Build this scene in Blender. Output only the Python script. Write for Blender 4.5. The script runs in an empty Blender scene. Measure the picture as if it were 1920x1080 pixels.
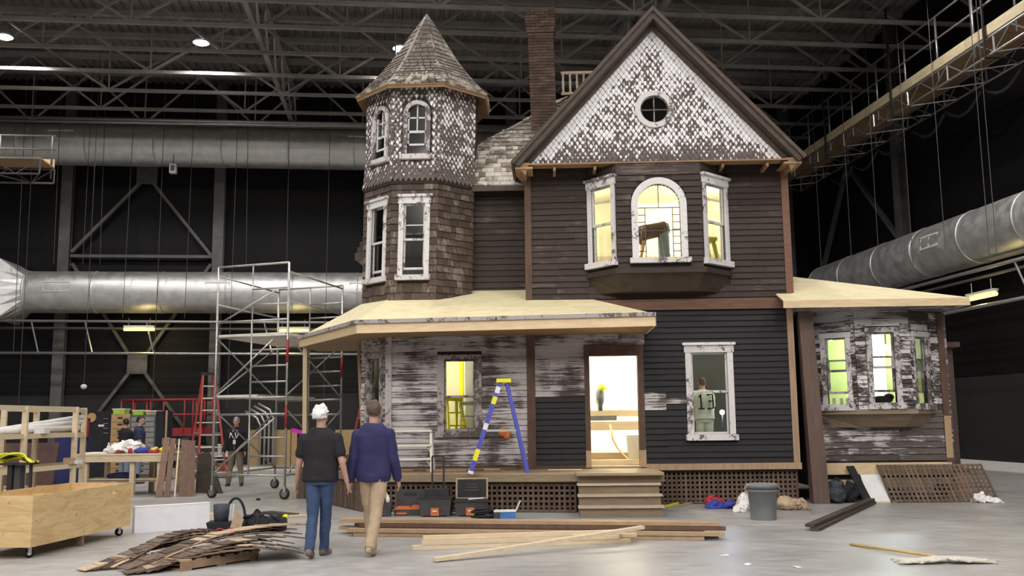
import bpy, bmesh, math, random
import numpy as np
from mathutils import Matrix, Vector, noise as mnoise
random.seed(7)
scene = bpy.context.scene
COL = scene.collection
# ---------------------------------------------------------------- camera
F = 1789.0; YAW = math.radians(-2.0); PIT = math.radians(7.86); ROLL = .0115; HC = 1.62
fw = Vector((math.sin(YAW)*math.cos(PIT), math.cos(YAW)*math.cos(PIT), math.sin(PIT)))
r0 = Vector((math.cos(YAW), -math.sin(YAW), 0)); u0 = r0.cross(fw)
rt = r0*math.cos(ROLL) - u0*math.sin(ROLL); up = u0*math.cos(ROLL) + r0*math.sin(ROLL)
CAM = Vector((0, 0, HC))
cd = bpy.data.cameras.new('camera'); cam = bpy.data.objects.new('camera', cd); COL.objects.link(cam)
cd.sensor_width = 36; cd.lens = 36*F/1920; cd.clip_end = 200; cd.clip_start = .05
Mx = Matrix((rt, up, -fw)).transposed().to_4x4(); Mx.translation = CAM
cam.matrix_world = Mx
scene.camera = cam
# ---------------------------------------------------------------- world, exposure
w = bpy.data.worlds.new('world'); scene.world = w; w.use_nodes = True
w.node_tree.nodes['Background'].inputs[0].default_value = (.62, .6, .66, 1)
w.node_tree.nodes['Background'].inputs[1].default_value = .02
vs = scene.view_settings
vs.view_transform = 'Standard'; vs.look = 'None'; vs.gamma = 1; vs.use_curve_mapping = False
vs.exposure = 0.0
scene.cycles.use_denoising = True
scene.cycles.max_bounces = 6; scene.cycles.diffuse_bounces = 3; scene.cycles.transparent_max_bounces = 16
scene.cycles.sample_clamp_indirect = 4
HALL_LAMP_W = 1250.0; ROW_DIM = {-17.2: .75, -27.: .75, -36.: 1.3, -45.: 1.45, -53.: 1.45}; HALL_LAMP_COL = (1.0, .955, .93)
TUBE_COL = (1.0, .80, .28)
ROOM_COL = (1.0, .93, .70)
# ---------------------------------------------------------------- measuring helpers (photo frame 1920x1080 -> place)
ORD = ('first', 'second', 'third', 'fourth', 'fifth', 'sixth', 'seventh', 'eighth', 'ninth', 'tenth', 'eleventh', 'twelfth')
def ray(x, y): return fw*F + rt*(x-960) + up*(540-y)
def P(x, y, Y): d = ray(x, y); return CAM + d*(Y/d.y)
def G(x, y, z=0): d = ray(x, y); return CAM + d*((z-HC)/d.z)
HA = math.radians(8.2)
EX = Vector((math.cos(HA), math.sin(HA), 0)); EY = Vector((-math.sin(HA), math.cos(HA), 0)); K = Vector((11.4, 41, 0))
def hall(s, t, z): return K + EX*s + EY*t + Vector((0, 0, z))
ZV = Vector((0, 0, 1)); V = Vector; R = math.radians; I4 = Matrix.Identity(4)
# ---------------------------------------------------------------- materials
MATS = {}
def nn(m, t, **kw):
    n = m.node_tree.nodes.new(t)
    for k, v in kw.items():
        if k.startswith('_'): setattr(n, k[1:], v)
        else: n.inputs[k.replace('__', ' ')].default_value = v
    return n
def base(name, col=(.5, .5, .5), rough=.6, metal=0., spec=.4):
    m = bpy.data.materials.new(name); m.use_nodes = True
    b = m.node_tree.nodes['Principled BSDF']
    b.inputs['Base Color'].default_value = (*col, 1); b.inputs['Roughness'].default_value = rough
    b.inputs['Metallic'].default_value = metal; b.inputs['Specular IOR Level'].default_value = spec
    MATS[name] = m
    return m, b, m.node_tree.links.new
def pos_map(m, L, scale, rot=(0, 0, 0), obj=False):
    if obj: src = nn(m, 'ShaderNodeTexCoord').outputs['Object']
    else: src = nn(m, 'ShaderNodeNewGeometry').outputs['Position']
    mp = nn(m, 'ShaderNodeMapping'); mp.inputs['Scale'].default_value = scale; mp.inputs['Rotation'].default_value = rot
    L(src, mp.inputs[0]); return mp.outputs[0]
def noise(m, L, vec, s, det=4, rough=.6, dist=0):
    n = nn(m, 'ShaderNodeTexNoise', Scale=s, Detail=det, Roughness=rough, Distortion=dist); L(vec, n.inputs['Vector']); return n.outputs['Fac']
def ramp(m, L, fac, stops):
    r = nn(m, 'ShaderNodeValToRGB'); e = r.color_ramp.elements
    while len(e) < len(stops): e.new(.5)
    for k, (p, c) in enumerate(stops):
        e[k].position = p; e[k].color = (*c, 1) if len(c) == 3 else c
    L(fac, r.inputs[0]); return r.outputs[0]
def mixc(m, L, fac, a, b, blend='MIX'):
    n = nn(m, 'ShaderNodeMix', _data_type='RGBA', _blend_type=blend)
    for i, v in ((0, fac), (6, a), (7, b)):
        if hasattr(v, 'links') or hasattr(v, 'is_linked'): L(v, n.inputs[i])
        elif isinstance(v, tuple): n.inputs[i].default_value = (*v, 1)
        else: n.inputs[i].default_value = v
    return n.outputs[2]
def math_n(m, L, op, a, b=None, c=None, clamp=False):
    n = nn(m, 'ShaderNodeMath', _operation=op, _use_clamp=clamp)
    for i, v in enumerate((a, b, c)):
        if v is None: continue
        if hasattr(v, 'is_linked'): L(v, n.inputs[i])
        else: n.inputs[i].default_value = v
    return n.outputs[0]
def bump(m, L, b, h, strength=.3, dist=.01):
    n = nn(m, 'ShaderNodeBump', Strength=strength, Distance=dist); L(h, n.inputs['Height']); L(n.outputs[0], b.inputs['Normal'])
def plain(name, col, rough=.6, metal=0., var=.15, scale=6., spec=.4):
    if name in MATS: return MATS[name]
    m, b, L = base(name, col, rough, metal, spec)
    if var:
        v = pos_map(m, L, (1, 1, 1)); f = noise(m, L, v, scale, 3)
        lo = tuple(c*(1-var) for c in col); hi = tuple(min(1, c*(1+var)) for c in col)
        L(ramp(m, L, f, [(.3, lo), (.7, hi)]), b.inputs['Base Color'])
    return m
def wood(name, col, dark, rough=.6, grain=(1, 14, 14), contrast=.5, rand=.25, rot=(0, 0, 0)):
    """sawn wood: grain stretched along one axis, each piece a little different"""
    m, b, L = base(name, col, rough)
    v = pos_map(m, L, grain, rot); f = noise(m, L, v, 2.2, 5, .65, .4)
    c = ramp(m, L, f, [(.5-contrast*.5, dark), (.5+contrast*.35, col)])
    oi = nn(m, 'ShaderNodeObjectInfo')
    g = ramp(m, L, oi.outputs['Random'], [(0, (1-rand,)*3), (1, (1+rand*.4,)*3)])
    L(mixc(m, L, 1., c, g, 'MULTIPLY'), b.inputs['Base Color']); bump(m, L, b, f, .15)
    return m
def flaked(name, woodc, woodd, paint, amount, grain, rough=.75, rand=.25):
    """old timber with flaking paint; amount = share of paint left"""
    m, b, L = base(name, woodc, rough)
    v = pos_map(m, L, (1, 1, 1)); g = pos_map(m, L, grain)
    f = noise(m, L, g, 3.0, 6, .7, .3); f2 = noise(m, L, g, 11, 4, .7); big = noise(m, L, v, 1.3, 3, .6)
    wc = ramp(m, L, f2, [(.3, woodd), (.7, woodc)])
    oi = nn(m, 'ShaderNodeObjectInfo')
    s = math_n(m, L, 'ADD', f, math_n(m, L, 'MULTIPLY', big, .9))
    s = math_n(m, L, 'ADD', s, math_n(m, L, 'MULTIPLY', math_n(m, L, 'SUBTRACT', oi.outputs['Random'], .5), rand*.6))
    s = math_n(m, L, 'ADD', s, math_n(m, L, 'MULTIPLY', math_n(m, L, 'SUBTRACT', f2, .5), .35))
    t = .95 + (.5-amount)*.75
    k = math_n(m, L, 'MULTIPLY', math_n(m, L, 'SUBTRACT', s, t), 11, clamp=True)
    pc = ramp(m, L, f2, [(.2, tuple(c*.82 for c in paint)), (.7, paint)])
    c = mixc(m, L, k, wc, pc)
    gg = ramp(m, L, oi.outputs['Random'], [(0, (1-rand,)*3), (1, (1.08,)*3)])
    L(mixc(m, L, 1., c, gg, 'MULTIPLY'), b.inputs['Base Color']); bump(m, L, b, math_n(m, L, 'ADD', k, f2), .25, .006)
    return m
def emit(name, col, strength):
    m = bpy.data.materials.new(name); m.use_nodes = True; t = m.node_tree; t.nodes.remove(t.nodes['Principled BSDF'])
    e = t.nodes.new('ShaderNodeEmission'); e.inputs[0].default_value = (*col, 1); e.inputs[1].default_value = strength
    t.links.new(e.outputs[0], t.nodes['Material Output'].inputs[0]); MATS[name] = m; return m
def glass(name, tint=(.92, .95, .93), refl=.5):
    m = bpy.data.materials.new(name); m.use_nodes = True; t = m.node_tree; t.nodes.remove(t.nodes['Principled BSDF']); L = t.links.new
    a = t.nodes.new('ShaderNodeBsdfTransparent'); a.inputs[0].default_value = (*tint, 1)
    g = t.nodes.new('ShaderNodeBsdfGlossy'); g.inputs['Roughness'].default_value = .08
    fr = t.nodes.new('ShaderNodeFresnel'); fr.inputs[0].default_value = 1.5
    mu = t.nodes.new('ShaderNodeMath'); mu.operation = 'MULTIPLY'; mu.inputs[1].default_value = refl*2
    mx = t.nodes.new('ShaderNodeMixShader'); L(fr.outputs[0], mu.inputs[0]); L(mu.outputs[0], mx.inputs[0]); L(a.outputs[0], mx.inputs[1]); L(g.outputs[0], mx.inputs[2])
    L(mx.outputs[0], t.nodes['Material Output'].inputs[0]); MATS[name] = m; return m

# hall
m, b, L = base('concrete', (.4, .4, .4), .42, 0, .45)
v = pos_map(m, L, (1, 1, 1)); f = noise(m, L, v, .55, 6, .65, .6); f2 = noise(m, L, pos_map(m, L, (1, 2.2, 1)), 2.6, 5, .7); f3 = noise(m, L, v, 40, 2)
c = ramp(m, L, f, [(.32, (.27, .265, .258)), (.52, (.39, .383, .374)), (.7, (.50, .495, .488))])
c = mixc(m, L, .35, c, ramp(m, L, f2, [(.35, (.27, .262, .252)), (.65, (.50, .497, .49))]))
L(c, b.inputs['Base Color']); L(ramp(m, L, f2, [(.3, (.3,)*3), (.7, (.52,)*3)]), b.inputs['Roughness']); bump(m, L, b, f3, .05, .004)
m, b, L = base('black_wall', (.018, .017, .019), .6, 0, .22)
v = pos_map(m, L, (1, 1, .5)); f = noise(m, L, v, .35, 4, .6)
L(ramp(m, L, f, [(.35, (.0035, .0032, .0038)), (.7, (.008, .0072, .0078))]), b.inputs['Base Color'])
plain('wall_panel_grey', (.017, .0165, .0165), .7, 0, .2, .8)
plain('deck_metal', (.23, .207, .195), .6, .2, .2, .5)
plain('steel_grey', (.11, .105, .103), .55, .3, .18, 3)
plain('truss_steel', (.34, .32, .31), .5, .4, .2, 1.2)
plain('pipe_steel', (.42, .41, .41), .38, .75, .12, 3)
m, b, L = base('duct_metal', (.55, .55, .55), .3, .85)
v = pos_map(m, L, (1, 1, 1)); f = noise(m, L, v, 3.2, 4); L(ramp(m, L, f, [(.3, (.64,)*3), (.7, (.84, .84, .83))]), b.inputs['Base Color'])
L(ramp(m, L, f, [(.3, (.40,)*3), (.7, (.55,)*3)]), b.inputs['Roughness'])
plain('grille_white', (.68, .67, .64), .5, 0, .05)
plain('grille_dark', (.12, .12, .11), .6, 0, .1)
plain('black_rubber', (.012, .012, .013), .6, 0, .2)
plain('black_cable', (.03, .028, .028), .5, 0, .2)
plain('cable_grey', (.09, .085, .083), .5, .2, .1)
wood('catwalk_board', (.72, .62, .42), (.5, .4, .25), .6, (6, 1, 8))
# house
flaked('clap_dark', (.068, .046, .036), (.031, .022, .018), (.135, .107, .092), .32, (.45, 3, 9), .72)
flaked('clap_black', (.015, .0135, .016), (.009, .0083, .0098), (.024, .021, .024), .25, (.5, 3, 9), .62)
flaked('clap_white', (.16, .13, .12), (.04, .032, .03), (.60, .56, .56), .60, (.55, 3, 15), .78, .2)
flaked('clap_wing', (.19, .155, .145), (.07, .056, .05), (.66, .62, .63), .50, (.6, .9, 7), .78, .35)
flaked('clap_wing_bay', (.15, .12, .105), (.045, .036, .032), (.72, .68, .68), .56, (3.2, 3.2, 9), .78, .45)
flaked('trim_white', (.22, .19, .17), (.07, .06, .055), (.76, .74, .73), .70, (2.5, 3, 2.5), .65, .1)
flaked('trim_wing', (.24, .2, .185), (.08, .065, .06), (.70, .67, .66), .60, (2.5, 3, 2.2), .7, .2)
flaked('trim_grey', (.20, .165, .15), (.07, .06, .055), (.46, .42, .41), .62, (3, 3, 2.0), .7, .2)
flaked('shingle_wall', (.15, .108, .082), (.07, .049, .038), (.25, .205, .17), .35, (7, 7, 1.4), .8, .45)
flaked('shingle_roof', (.42, .36, .30), (.22, .18, .15), (.78, .72, .63), .55, (2, 2, 3.), .75, .35)
wood('brown_trim', (.135, .075, .048), (.06, .035, .025), .6, (3, 3, 1), .6)
wood('rake_brown', (.10, .07, .05), (.045, .032, .025), .6, (2, 4, 2), .6)
wood('belt_wood', (.24, .12, .075), (.11, .055, .036), .6, (1.2, 6, 12), .6)
wood('new_wood', (.80, .63, .40), (.60, .43, .25), .55, (1.5, 7, 9), .6)
wood('new_wood_v', (.78, .61, .39), (.58, .42, .25), .55, (8, 8, 1), .6)
wood('tan_wood_v', (.52, .36, .22), (.34, .22, .13), .6, (9, 9, 1), .6)
wood('soffit_wood', (.40, .25, .13), (.27, .16, .08), .6, (2, 4, 2), .6)
wood('deck_wood', (.43, .32, .205), (.26, .185, .115), .55, (1, 9, 9), .6, .4)
wood('step_wood', (.30, .225, .155), (.17, .125, .085), .65, (1, 8, 8), .6, .15)
wood('step_edge', (.66, .55, .40), (.4, .32, .25), .6, (1, 8, 8), .6, .15)
wood('lattice_wood', (.18, .12, .083), (.10, .066, .048), .7, (5, 5, 5), .6, .4)
wood('post_brown', (.14, .09, .07), (.08, .052, .042), .6, (7, 7, 1), .6)
m, b, L = base('plywood_roof', (.9, .8, .55), .6)
v = pos_map(m, L, (1.2, 5, 5)); f = noise(m, L, v, 3, 5, .6, .5); f2 = noise(m, L, pos_map(m, L, (1, 1, 1)), 1.1, 3)
c = ramp(m, L, f, [(.25, (.78, .66, .38)), (.6, (.94, .86, .58))])
oi = nn(m, 'ShaderNodeObjectInfo'); c = mixc(m, L, 1., c, ramp(m, L, oi.outputs['Random'], [(0, (.86, .86, .84)), (1, (1.04, 1.02, 1.0))]), 'MULTIPLY')
L(c, b.inputs['Base Color'])
m, b, L = base('plywood_crate', (.72, .52, .26), .5)
v = pos_map(m, L, (1, 1, 5)); f = noise(m, L, v, 2.2, 5, .6, .8); vo = nn(m, 'ShaderNodeTexVoronoi', Scale=4.5); L(pos_map(m, L, (1, 1, 1.6)), vo.inputs['Vector'])
c = ramp(m, L, f, [(.3, (.56, .37, .16)), (.6, (.74, .54, .28))]); k = ramp(m, L, vo.outputs['Distance'], [(.04, (.55, .5, .45)), (.12, (1, 1, 1))])
L(mixc(m, L, 1., c, k, 'MULTIPLY'), b.inputs['Base Color'])
# brick
m, b, L = base('chimney_brick', (.17, .09, .065), .85)
v = pos_map(m, L, (1, 1, 1)); f = noise(m, L, v, 3, 5, .7); oi = nn(m, 'ShaderNodeObjectInfo')
c = ramp(m, L, f, [(.3, (.075, .05, .04)), (.7, (.17, .115, .09))]); c = mixc(m, L, 1., c, ramp(m, L, oi.outputs['Random'], [(0, (.6,)*3), (1, (1.2, 1.15, 1.1))]), 'MULTIPLY')
L(c, b.inputs['Base Color'])
plain('mortar', (.10, .075, .065), .9, 0, .2)
# scale shingles: chipped white paint, kept best along the sheltered edge under the rakes
def scale_mat(name, sheltered, amt):
    m, b, L = base(name, (.6, .6, .6), .7)
    g = nn(m, 'ShaderNodeNewGeometry'); v = g.outputs['Position']; at = nn(m, 'ShaderNodeAttribute', _attribute_name='paint').outputs['Fac']
    f = noise(m, L, pos_map(m, L, (1, 1, .6)), 26, 4, .7); f2 = noise(m, L, pos_map(m, L, (1, 1, .8)), 2.6, 3, .6); f3 = noise(m, L, pos_map(m, L, (1, 1, 1)), 8.5, 1, .5)
    s = math_n(m, L, 'MULTIPLY', at, .75)
    for q, k in ((f, .8), (f2, 1.0), (f3, 1.5)): s = math_n(m, L, 'ADD', s, math_n(m, L, 'MULTIPLY', math_n(m, L, 'SUBTRACT', q, .5), k))
    s = math_n(m, L, 'ADD', s, amt-.5)
    if sheltered:
        sp = nn(m, 'ShaderNodeSeparateXYZ'); L(v, sp.inputs[0])
        ax = math_n(m, L, 'ABSOLUTE', math_n(m, L, 'SUBTRACT', sp.outputs[0], 2.19))
        d = math_n(m, L, 'SUBTRACT', math_n(m, L, 'SUBTRACT', 9.30, sp.outputs[2]), math_n(m, L, 'MULTIPLY', ax, 1.10))
        k = math_n(m, L, 'SUBTRACT', 1., math_n(m, L, 'MULTIPLY', d, 1.9), clamp=True)
        s = math_n(m, L, 'ADD', s, math_n(m, L, 'MULTIPLY', k, .85))
        low = math_n(m, L, 'MULTIPLY', math_n(m, L, 'SUBTRACT', 7.0, sp.outputs[2]), .9, clamp=True)
        s = math_n(m, L, 'SUBTRACT', s, low)
    else:
        sp = nn(m, 'ShaderNodeSeparateXYZ'); L(v, sp.inputs[0]); s = math_n(m, L, 'SUBTRACT', s, math_n(m, L, 'MULTIPLY', math_n(m, L, 'SUBTRACT', 6.72, sp.outputs[2]), 1.6, clamp=True))
    k = math_n(m, L, 'MULTIPLY', math_n(m, L, 'SUBTRACT', s, .22), 5, clamp=True)
    k = math_n(m, L, 'MULTIPLY', k, math_n(m, L, 'MULTIPLY', math_n(m, L, 'SUBTRACT', at, .03), 8., clamp=True))
    wc = ramp(m, L, f, [(.3, (.07, .052, .043)), (.7, (.19, .155, .14))])
    c = mixc(m, L, k, wc, (.86, .85, .86)); L(c, b.inputs['Base Color']); return m
scale_mat('scale_gable', True, .50); scale_mat('scale_tower', False, .36)
plain('sheath_dark', (.035, .028, .024), .85, 0, .2)
plain('interior_warm', (.84, .80, .60), .7, 0, .06, 2)
plain('interior_white', (.84, .83, .78), .7, 0, .05, 2)
plain('interior_green', (.46, .50, .20), .7, 0, .08, 2)
plain('interior_grey', (.30, .30, .31), .7, 0, .15, 2)
plain('interior_dark', (.10, .10, .105), .7, 0, .15, 2)
wood('interior_floor', (.62, .5, .28), (.45, .34, .18), .5, (1, 8, 8))
glass('window_glass', (.93, .95, .92), .35); glass('tower_glass', (.72, .72, .72), .45)
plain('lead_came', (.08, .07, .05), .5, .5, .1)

# ---------------------------------------------------------------- mesh building
class MB:
    def __init__(s): s.v = []; s.f = []; s.mi = []; s.cur = 0
    def add(s, vs, fs, M=None):
        o = len(s.v)
        s.v += [tuple(M @ V(p)) if M is not None else tuple(p) for p in vs]
        for f in fs: s.f.append(tuple(i+o for i in f)); s.mi.append(s.cur)
        return s
    def box(s, x0, x1, y0, y1, z0, z1, M=None):
        return s.add([(x0, y0, z0), (x1, y0, z0), (x1, y1, z0), (x0, y1, z0), (x0, y0, z1), (x1, y0, z1), (x1, y1, z1), (x0, y1, z1)],
                     [(0, 3, 2, 1), (4, 5, 6, 7), (0, 1, 5, 4), (1, 2, 6, 5), (2, 3, 7, 6), (3, 0, 4, 7)], M)
    def bar(s, a, b, w, h, upv=ZV):
        """box from a to b, w wide sideways, h along the up direction, centred on the line"""
        a = V(a); b = V(b); d = (b-a); n = d.length
        if n < 1e-6: return s
        d.normalize(); q = V(upv)
        if abs(d.dot(q)) > .98: q = V((0, 1, 0)) if abs(d.y) < .9 else V((1, 0, 0))
        sd = d.cross(q).normalized(); q = sd.cross(d).normalized()
        return s.add([a+sd*w*i/2+q*h*j/2+d*n*k for k in (0, 1) for j in (-1, 1) for i in (-1, 1)],
                     [(0, 1, 3, 2), (4, 6, 7, 5), (0, 4, 5, 1), (2, 3, 7, 6), (0, 2, 6, 4), (1, 5, 7, 3)])
    def tube(s, pts, r, n=8, caps=True):
        pts = [V(p) for p in pts]; rs = r if isinstance(r, (list, tuple)) else [r]*len(pts)
        o = len(s.v); q = None
        for i, p in enumerate(pts):
            d = (pts[min(i+1, len(pts)-1)]-pts[max(i-1, 0)]).normalized()
            if q is None:
                q = V((0, 0, 1)) if abs(d.z) < .9 else V((1, 0, 0))
            q = (q - d*q.dot(d)).normalized(); e = d.cross(q)
            for k in range(n):
                a = 2*math.pi*k/n; s.v.append(tuple(p + (q*math.cos(a)+e*math.sin(a))*rs[i]))
        for i in range(len(pts)-1):
            for k in range(n):
                k2 = (k+1) % n
                s.f.append((o+i*n+k, o+(i+1)*n+k, o+(i+1)*n+k2, o+i*n+k2)); s.mi.append(s.cur)
        if caps:
            s.f.append(tuple(o+k for k in range(n))); s.f.append(tuple(o+(len(pts)-1)*n+k for k in reversed(range(n)))); s.mi += [s.cur]*2
        return s
    def lathe(s, prof, n=20, M=None, close=True):
        """prof: (r, z) from bottom to top"""
        o = len(s.v); vs = []; fs = []
        for r, z in prof:
            for k in range(n):
                a = 2*math.pi*k/n; vs.append((r*math.cos(a), r*math.sin(a), z))
        for i in range(len(prof)-1):
            for k in range(n):
                k2 = (k+1) % n; fs.append((i*n+k, i*n+k2, (i+1)*n+k2, (i+1)*n+k))
        if close: fs.append(tuple(reversed(range(n)))); fs.append(tuple((len(prof)-1)*n+k for k in range(n)))
        return s.add(vs, fs, M)
    def prism(s, poly, y0, y1, M=None):
        """poly in (x, z), extruded along y"""
        n = len(poly); vs = [(x, y0, z) for x, z in poly]+[(x, y1, z) for x, z in poly]
        fs = [tuple(range(n)), tuple(reversed(range(n, 2*n)))]+[(i, n+i, n+(i+1) % n, (i+1) % n) for i in range(n)]
        return s.add(vs, fs, M)
    def slab(s, pts, th):
        """planar polygon thickened downwards"""
        n = len(pts); vs = [tuple(p) for p in pts]+[(p[0], p[1], p[2]-th) for p in pts]
        return s.add(vs, [tuple(range(n)), tuple(reversed(range(n, 2*n)))]+[(i, n+i, n+(i+1) % n, (i+1) % n) for i in range(n)])
    def blob(s, c, rx, ry, rz, M=None, n=12, mth=8):
        vs = [(c[0], c[1], c[2]-rz)]; fs = []
        for i in range(1, mth):
            t = math.pi*i/mth-math.pi/2
            for k in range(n):
                a = 2*math.pi*k/n; vs.append((c[0]+rx*math.cos(t)*math.cos(a), c[1]+ry*math.cos(t)*math.sin(a), c[2]+rz*math.sin(t)))
        vs.append((c[0], c[1], c[2]+rz)); T = len(vs)-1
        for k in range(n):
            k2 = (k+1) % n; fs.append((0, 1+k2, 1+k)); fs.append((T, T-n+k, T-n+k2))
            for i in range(mth-2): fs.append((1+i*n+k, 1+i*n+k2, 1+(i+1)*n+k2, 1+(i+1)*n+k))
        return s.add(vs, fs, M)
    def mesh(s, name, mats, smooth=False):
        me = bpy.data.meshes.new(name); me.from_pydata(s.v, [], s.f)
        ml = mats if isinstance(mats, (list, tuple)) else [mats]
        for k in ml: me.materials.append(MATS[k] if isinstance(k, str) else k)
        if len(ml) > 1: me.polygons.foreach_set('material_index', s.mi)
        bm = bmesh.new(); bm.from_mesh(me); bmesh.ops.recalc_face_normals(bm, faces=bm.faces); bm.to_mesh(me); bm.free()
        if smooth: me.shade_smooth() if hasattr(me, 'shade_smooth') else me.polygons.foreach_set('use_smooth', [True]*len(me.polygons))
        me.update(); return me
    def build(s, name, mats, parent=None, smooth=False, M=None, label=None):
        return link(bpy.data.objects.new(name, s.mesh(name, mats, smooth)), parent, M, label)
def crumple(mb, amp, sc, zmin=None):
    out = []
    for p in mb.v:
        q = V(p); d = mnoise.noise_vector(q*sc)*amp + mnoise.noise_vector(q*sc*2.7+V((7, 3, 1)))*amp*.5; q = q+d
        if zmin is not None: q.z = max(zmin, q.z)
        out.append(tuple(q))
    mb.v = out; return mb
WM = {}
def link(o, parent=None, M=None, label=None):
    COL.objects.link(o); M = M or I4
    if parent is not None:
        o.parent = parent; o.matrix_parent_inverse = WM[parent.name].inverted()
    o.matrix_basis = M; WM[o.name] = M.copy()
    if label: o['label'] = label
    return o
def tag(o, label, cat, group=None, kind=None):
    o['label'] = label; o['category'] = cat
    if group: o['group'] = group
    if kind: o['kind'] = kind
    return o
def thing(name, label, cat, loc=(0, 0, 0), group=None, kind=None):
    o = bpy.data.objects.new(name, None); o.empty_display_size = .2
    link(o, None, Matrix.Translation(V(loc))); return tag(o, label, cat, group, kind)
def struct(o, label, cat): return tag(o, label, cat, None, 'structure')
def place(o, rz=0, loc=None):
    """M for a thing built in its own frame: rotated about z, then moved"""
    return Matrix.Translation(V(loc)) @ Matrix.Rotation(rz, 4, 'Z')
def frame(p0, p1):
    p0 = V((p0[0], p0[1], 0)); p1 = V((p1[0], p1[1], 0)); u = p1-p0; L_ = u.length; u.normalize(); q = V((-u.y, u.x, 0))
    M = Matrix((u, q, ZV)).transposed().to_4x4(); M.translation = V((p0[0], p0[1], 0)); return M, L_
def spot(name, loc, power, col, parent, size=.25, cone=160, blend=.3):
    l = bpy.data.lights.new(name, 'SPOT'); l.energy = power; l.color = col; l.shadow_soft_size = size; l.spot_size = R(cone); l.spot_blend = blend
    o = bpy.data.objects.new(name, l); return link(o, parent, Matrix.Translation(V(loc)))
def point(name, loc, power, col, parent, size=.15):
    l = bpy.data.lights.new(name, 'POINT'); l.energy = power; l.color = col; l.shadow_soft_size = size
    return link(bpy.data.objects.new(name, l), parent, Matrix.Translation(V(loc)))
# ================================================================ the hall
HM = Matrix((EX, EY, ZV)).transposed().to_4x4(); HM.translation = K          # hall frame: x along back wall, y into the wall
def back_s(x, y, d=0.):
    q = ray(x, y); k = ((K-EY*d-CAM).dot(EY))/q.dot(EY); p = CAM+q*k; return (p-K).dot(EX), p.z
def right_t(x, y, d=0.):
    q = ray(x, y); k = ((K-EX*d-CAM).dot(EX))/q.dot(EX); p = CAM+q*k; return (p-K).dot(EY), p.z
S0, T0, ZC = -46., -58., 15.45
struct(MB().box(S0, .3, T0, .3, -.3, 0, HM).build('floor', 'concrete'), 'polished grey concrete floor of the sound stage', 'floor')
struct(MB().box(S0, .3, 0, .3, 0, ZC+.3, HM).build('wall_back', 'black_wall'), 'tall black wall behind the ducts and the house', 'wall')
struct(MB().box(0, .3, T0, 0, 0, ZC+.3, HM).build('wall_right', 'black_wall'), 'tall black side wall behind the catwalk', 'wall')
struct(MB().box(S0-.3, S0, T0, .3, 0, ZC+.3, HM).build('wall_left', 'black_wall'), 'black side wall beyond the workshop corner', 'wall')
struct(MB().box(S0, .3, T0-.3, T0, 0, ZC+.3, HM).build('wall_front', 'black_wall'), 'black wall at the near end of the sound stage', 'wall')
mb = MB(); per = .32; xs = []
x = S0
while x < 0:
    xs += [(x, 0), (x+.1, 0), (x+.14, .07), (x+.24, .07), (x+.28, 0)]; x += per
for (xa, za), (xb, zb) in zip(xs, xs[1:]):
    mb.add([(xa, T0, ZC+za), (xb, T0, ZC+zb), (xb, 0, ZC+zb), (xa, 0, ZC+za)], [(0, 1, 2, 3)], HM)
mb.box(S0, .3, T0, .3, ZC+.1, ZC+.3, HM)
struct(mb.build('ceiling', 'deck_metal'), 'corrugated metal roof deck above the trusses', 'ceiling')
mb = MB(); mb.box(S0, -.09, -.09, 0, 0, 2.75, HM)
struct(mb.build('trim_1', 'wall_panel_grey'), 'grey dado boarding along the foot of the back wall', 'dado')
struct(MB().box(-.09, 0, T0, -.1, .26, 2.75, HM).build('trim_2', 'wall_panel_grey'), 'grey dado boarding along the foot of the side wall', 'dado')
struct(MB().box(-.16, 0, T0, -.1, 0, .26, HM).build('baseboard_right', 'grille_white'), 'pale kerb along the foot of the side wall', 'kerb')
# steel columns
def column(s, t, label, along_x=True):
    o = thing('steel_column', label, 'column', hall(s, t, 0), 'steel columns along the black walls')
    w, d = .42, .3
    M = HM @ Matrix.Translation((s, t, 0)) @ Matrix.Rotation(0 if along_x else math.pi/2, 4, 'Z')
    MB().box(-w/2, w/2, -d/2, -d/2+.03, 0, ZC, M).build('flange', 'steel_grey', o)
    MB().box(-w/2, w/2, d/2-.03, d/2, 0, ZC, M).build('flange', 'steel_grey', o)
    MB().box(-.015, .015, -d/2+.03, d/2-.03, 0, ZC, M).build('web', 'steel_grey', o)
    MB().box(-w/2-.08, w/2+.08, -d/2-.05, d/2, 0, .04, M).build('base_plate', 'steel_grey', o)
colS = (-36.5, -30.62, -24.74, -18.8, -12.9, -7.0, -1.0)
ctxt = ('grey steel column at the far end of the back wall by the catwalk end', 'grey steel column behind the timber shelf frame', 'grey steel column behind the red stepladder',
        'grey steel column hidden mostly behind the turret', 'grey steel column behind the porch side of the house', 'grey steel column behind the gabled house', 'grey steel column near the corner of the black walls')
for s, l in zip(colS, ctxt): column(s, -.3, l)
column(-.3, -8.4, 'dark steel column on the side wall above the wing roof', False)
column(-.3, -16.2, 'dark steel column on the side wall at the picture edge', False)
def brace(name, label, a, b, w=.16, d=.12):
    tag(MB().bar(a, b, w, d).build(name, 'steel_grey'), label, 'brace', 'wall braces')
g = hall(-27.6, -.3, 11.45)
tag(MB().box(-28.0, -27.2, -.36, -.24, 11.15, 13.0, HM).build('gusset_plate', 'steel_grey'), 'upper grey gusset plate where two wall braces meet', 'gusset', 'gusset plates')
brace('wall_brace', 'upper grey diagonal brace slanting down to the column behind the shelf frame', hall(-27.75, -.3, 11.3), hall(-30.35, -.3, 8.35))
brace('wall_brace', 'upper grey diagonal brace slanting down to the column behind the red stepladder', hall(-27.45, -.3, 11.3), hall(-25.0, -.3, 8.25))
brace('wall_strut', 'horizontal grey strut between two columns just above the lower duct', hall(-30.4, -.3, 8.2), hall(-24.95, -.3, 8.2), .14)
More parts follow.
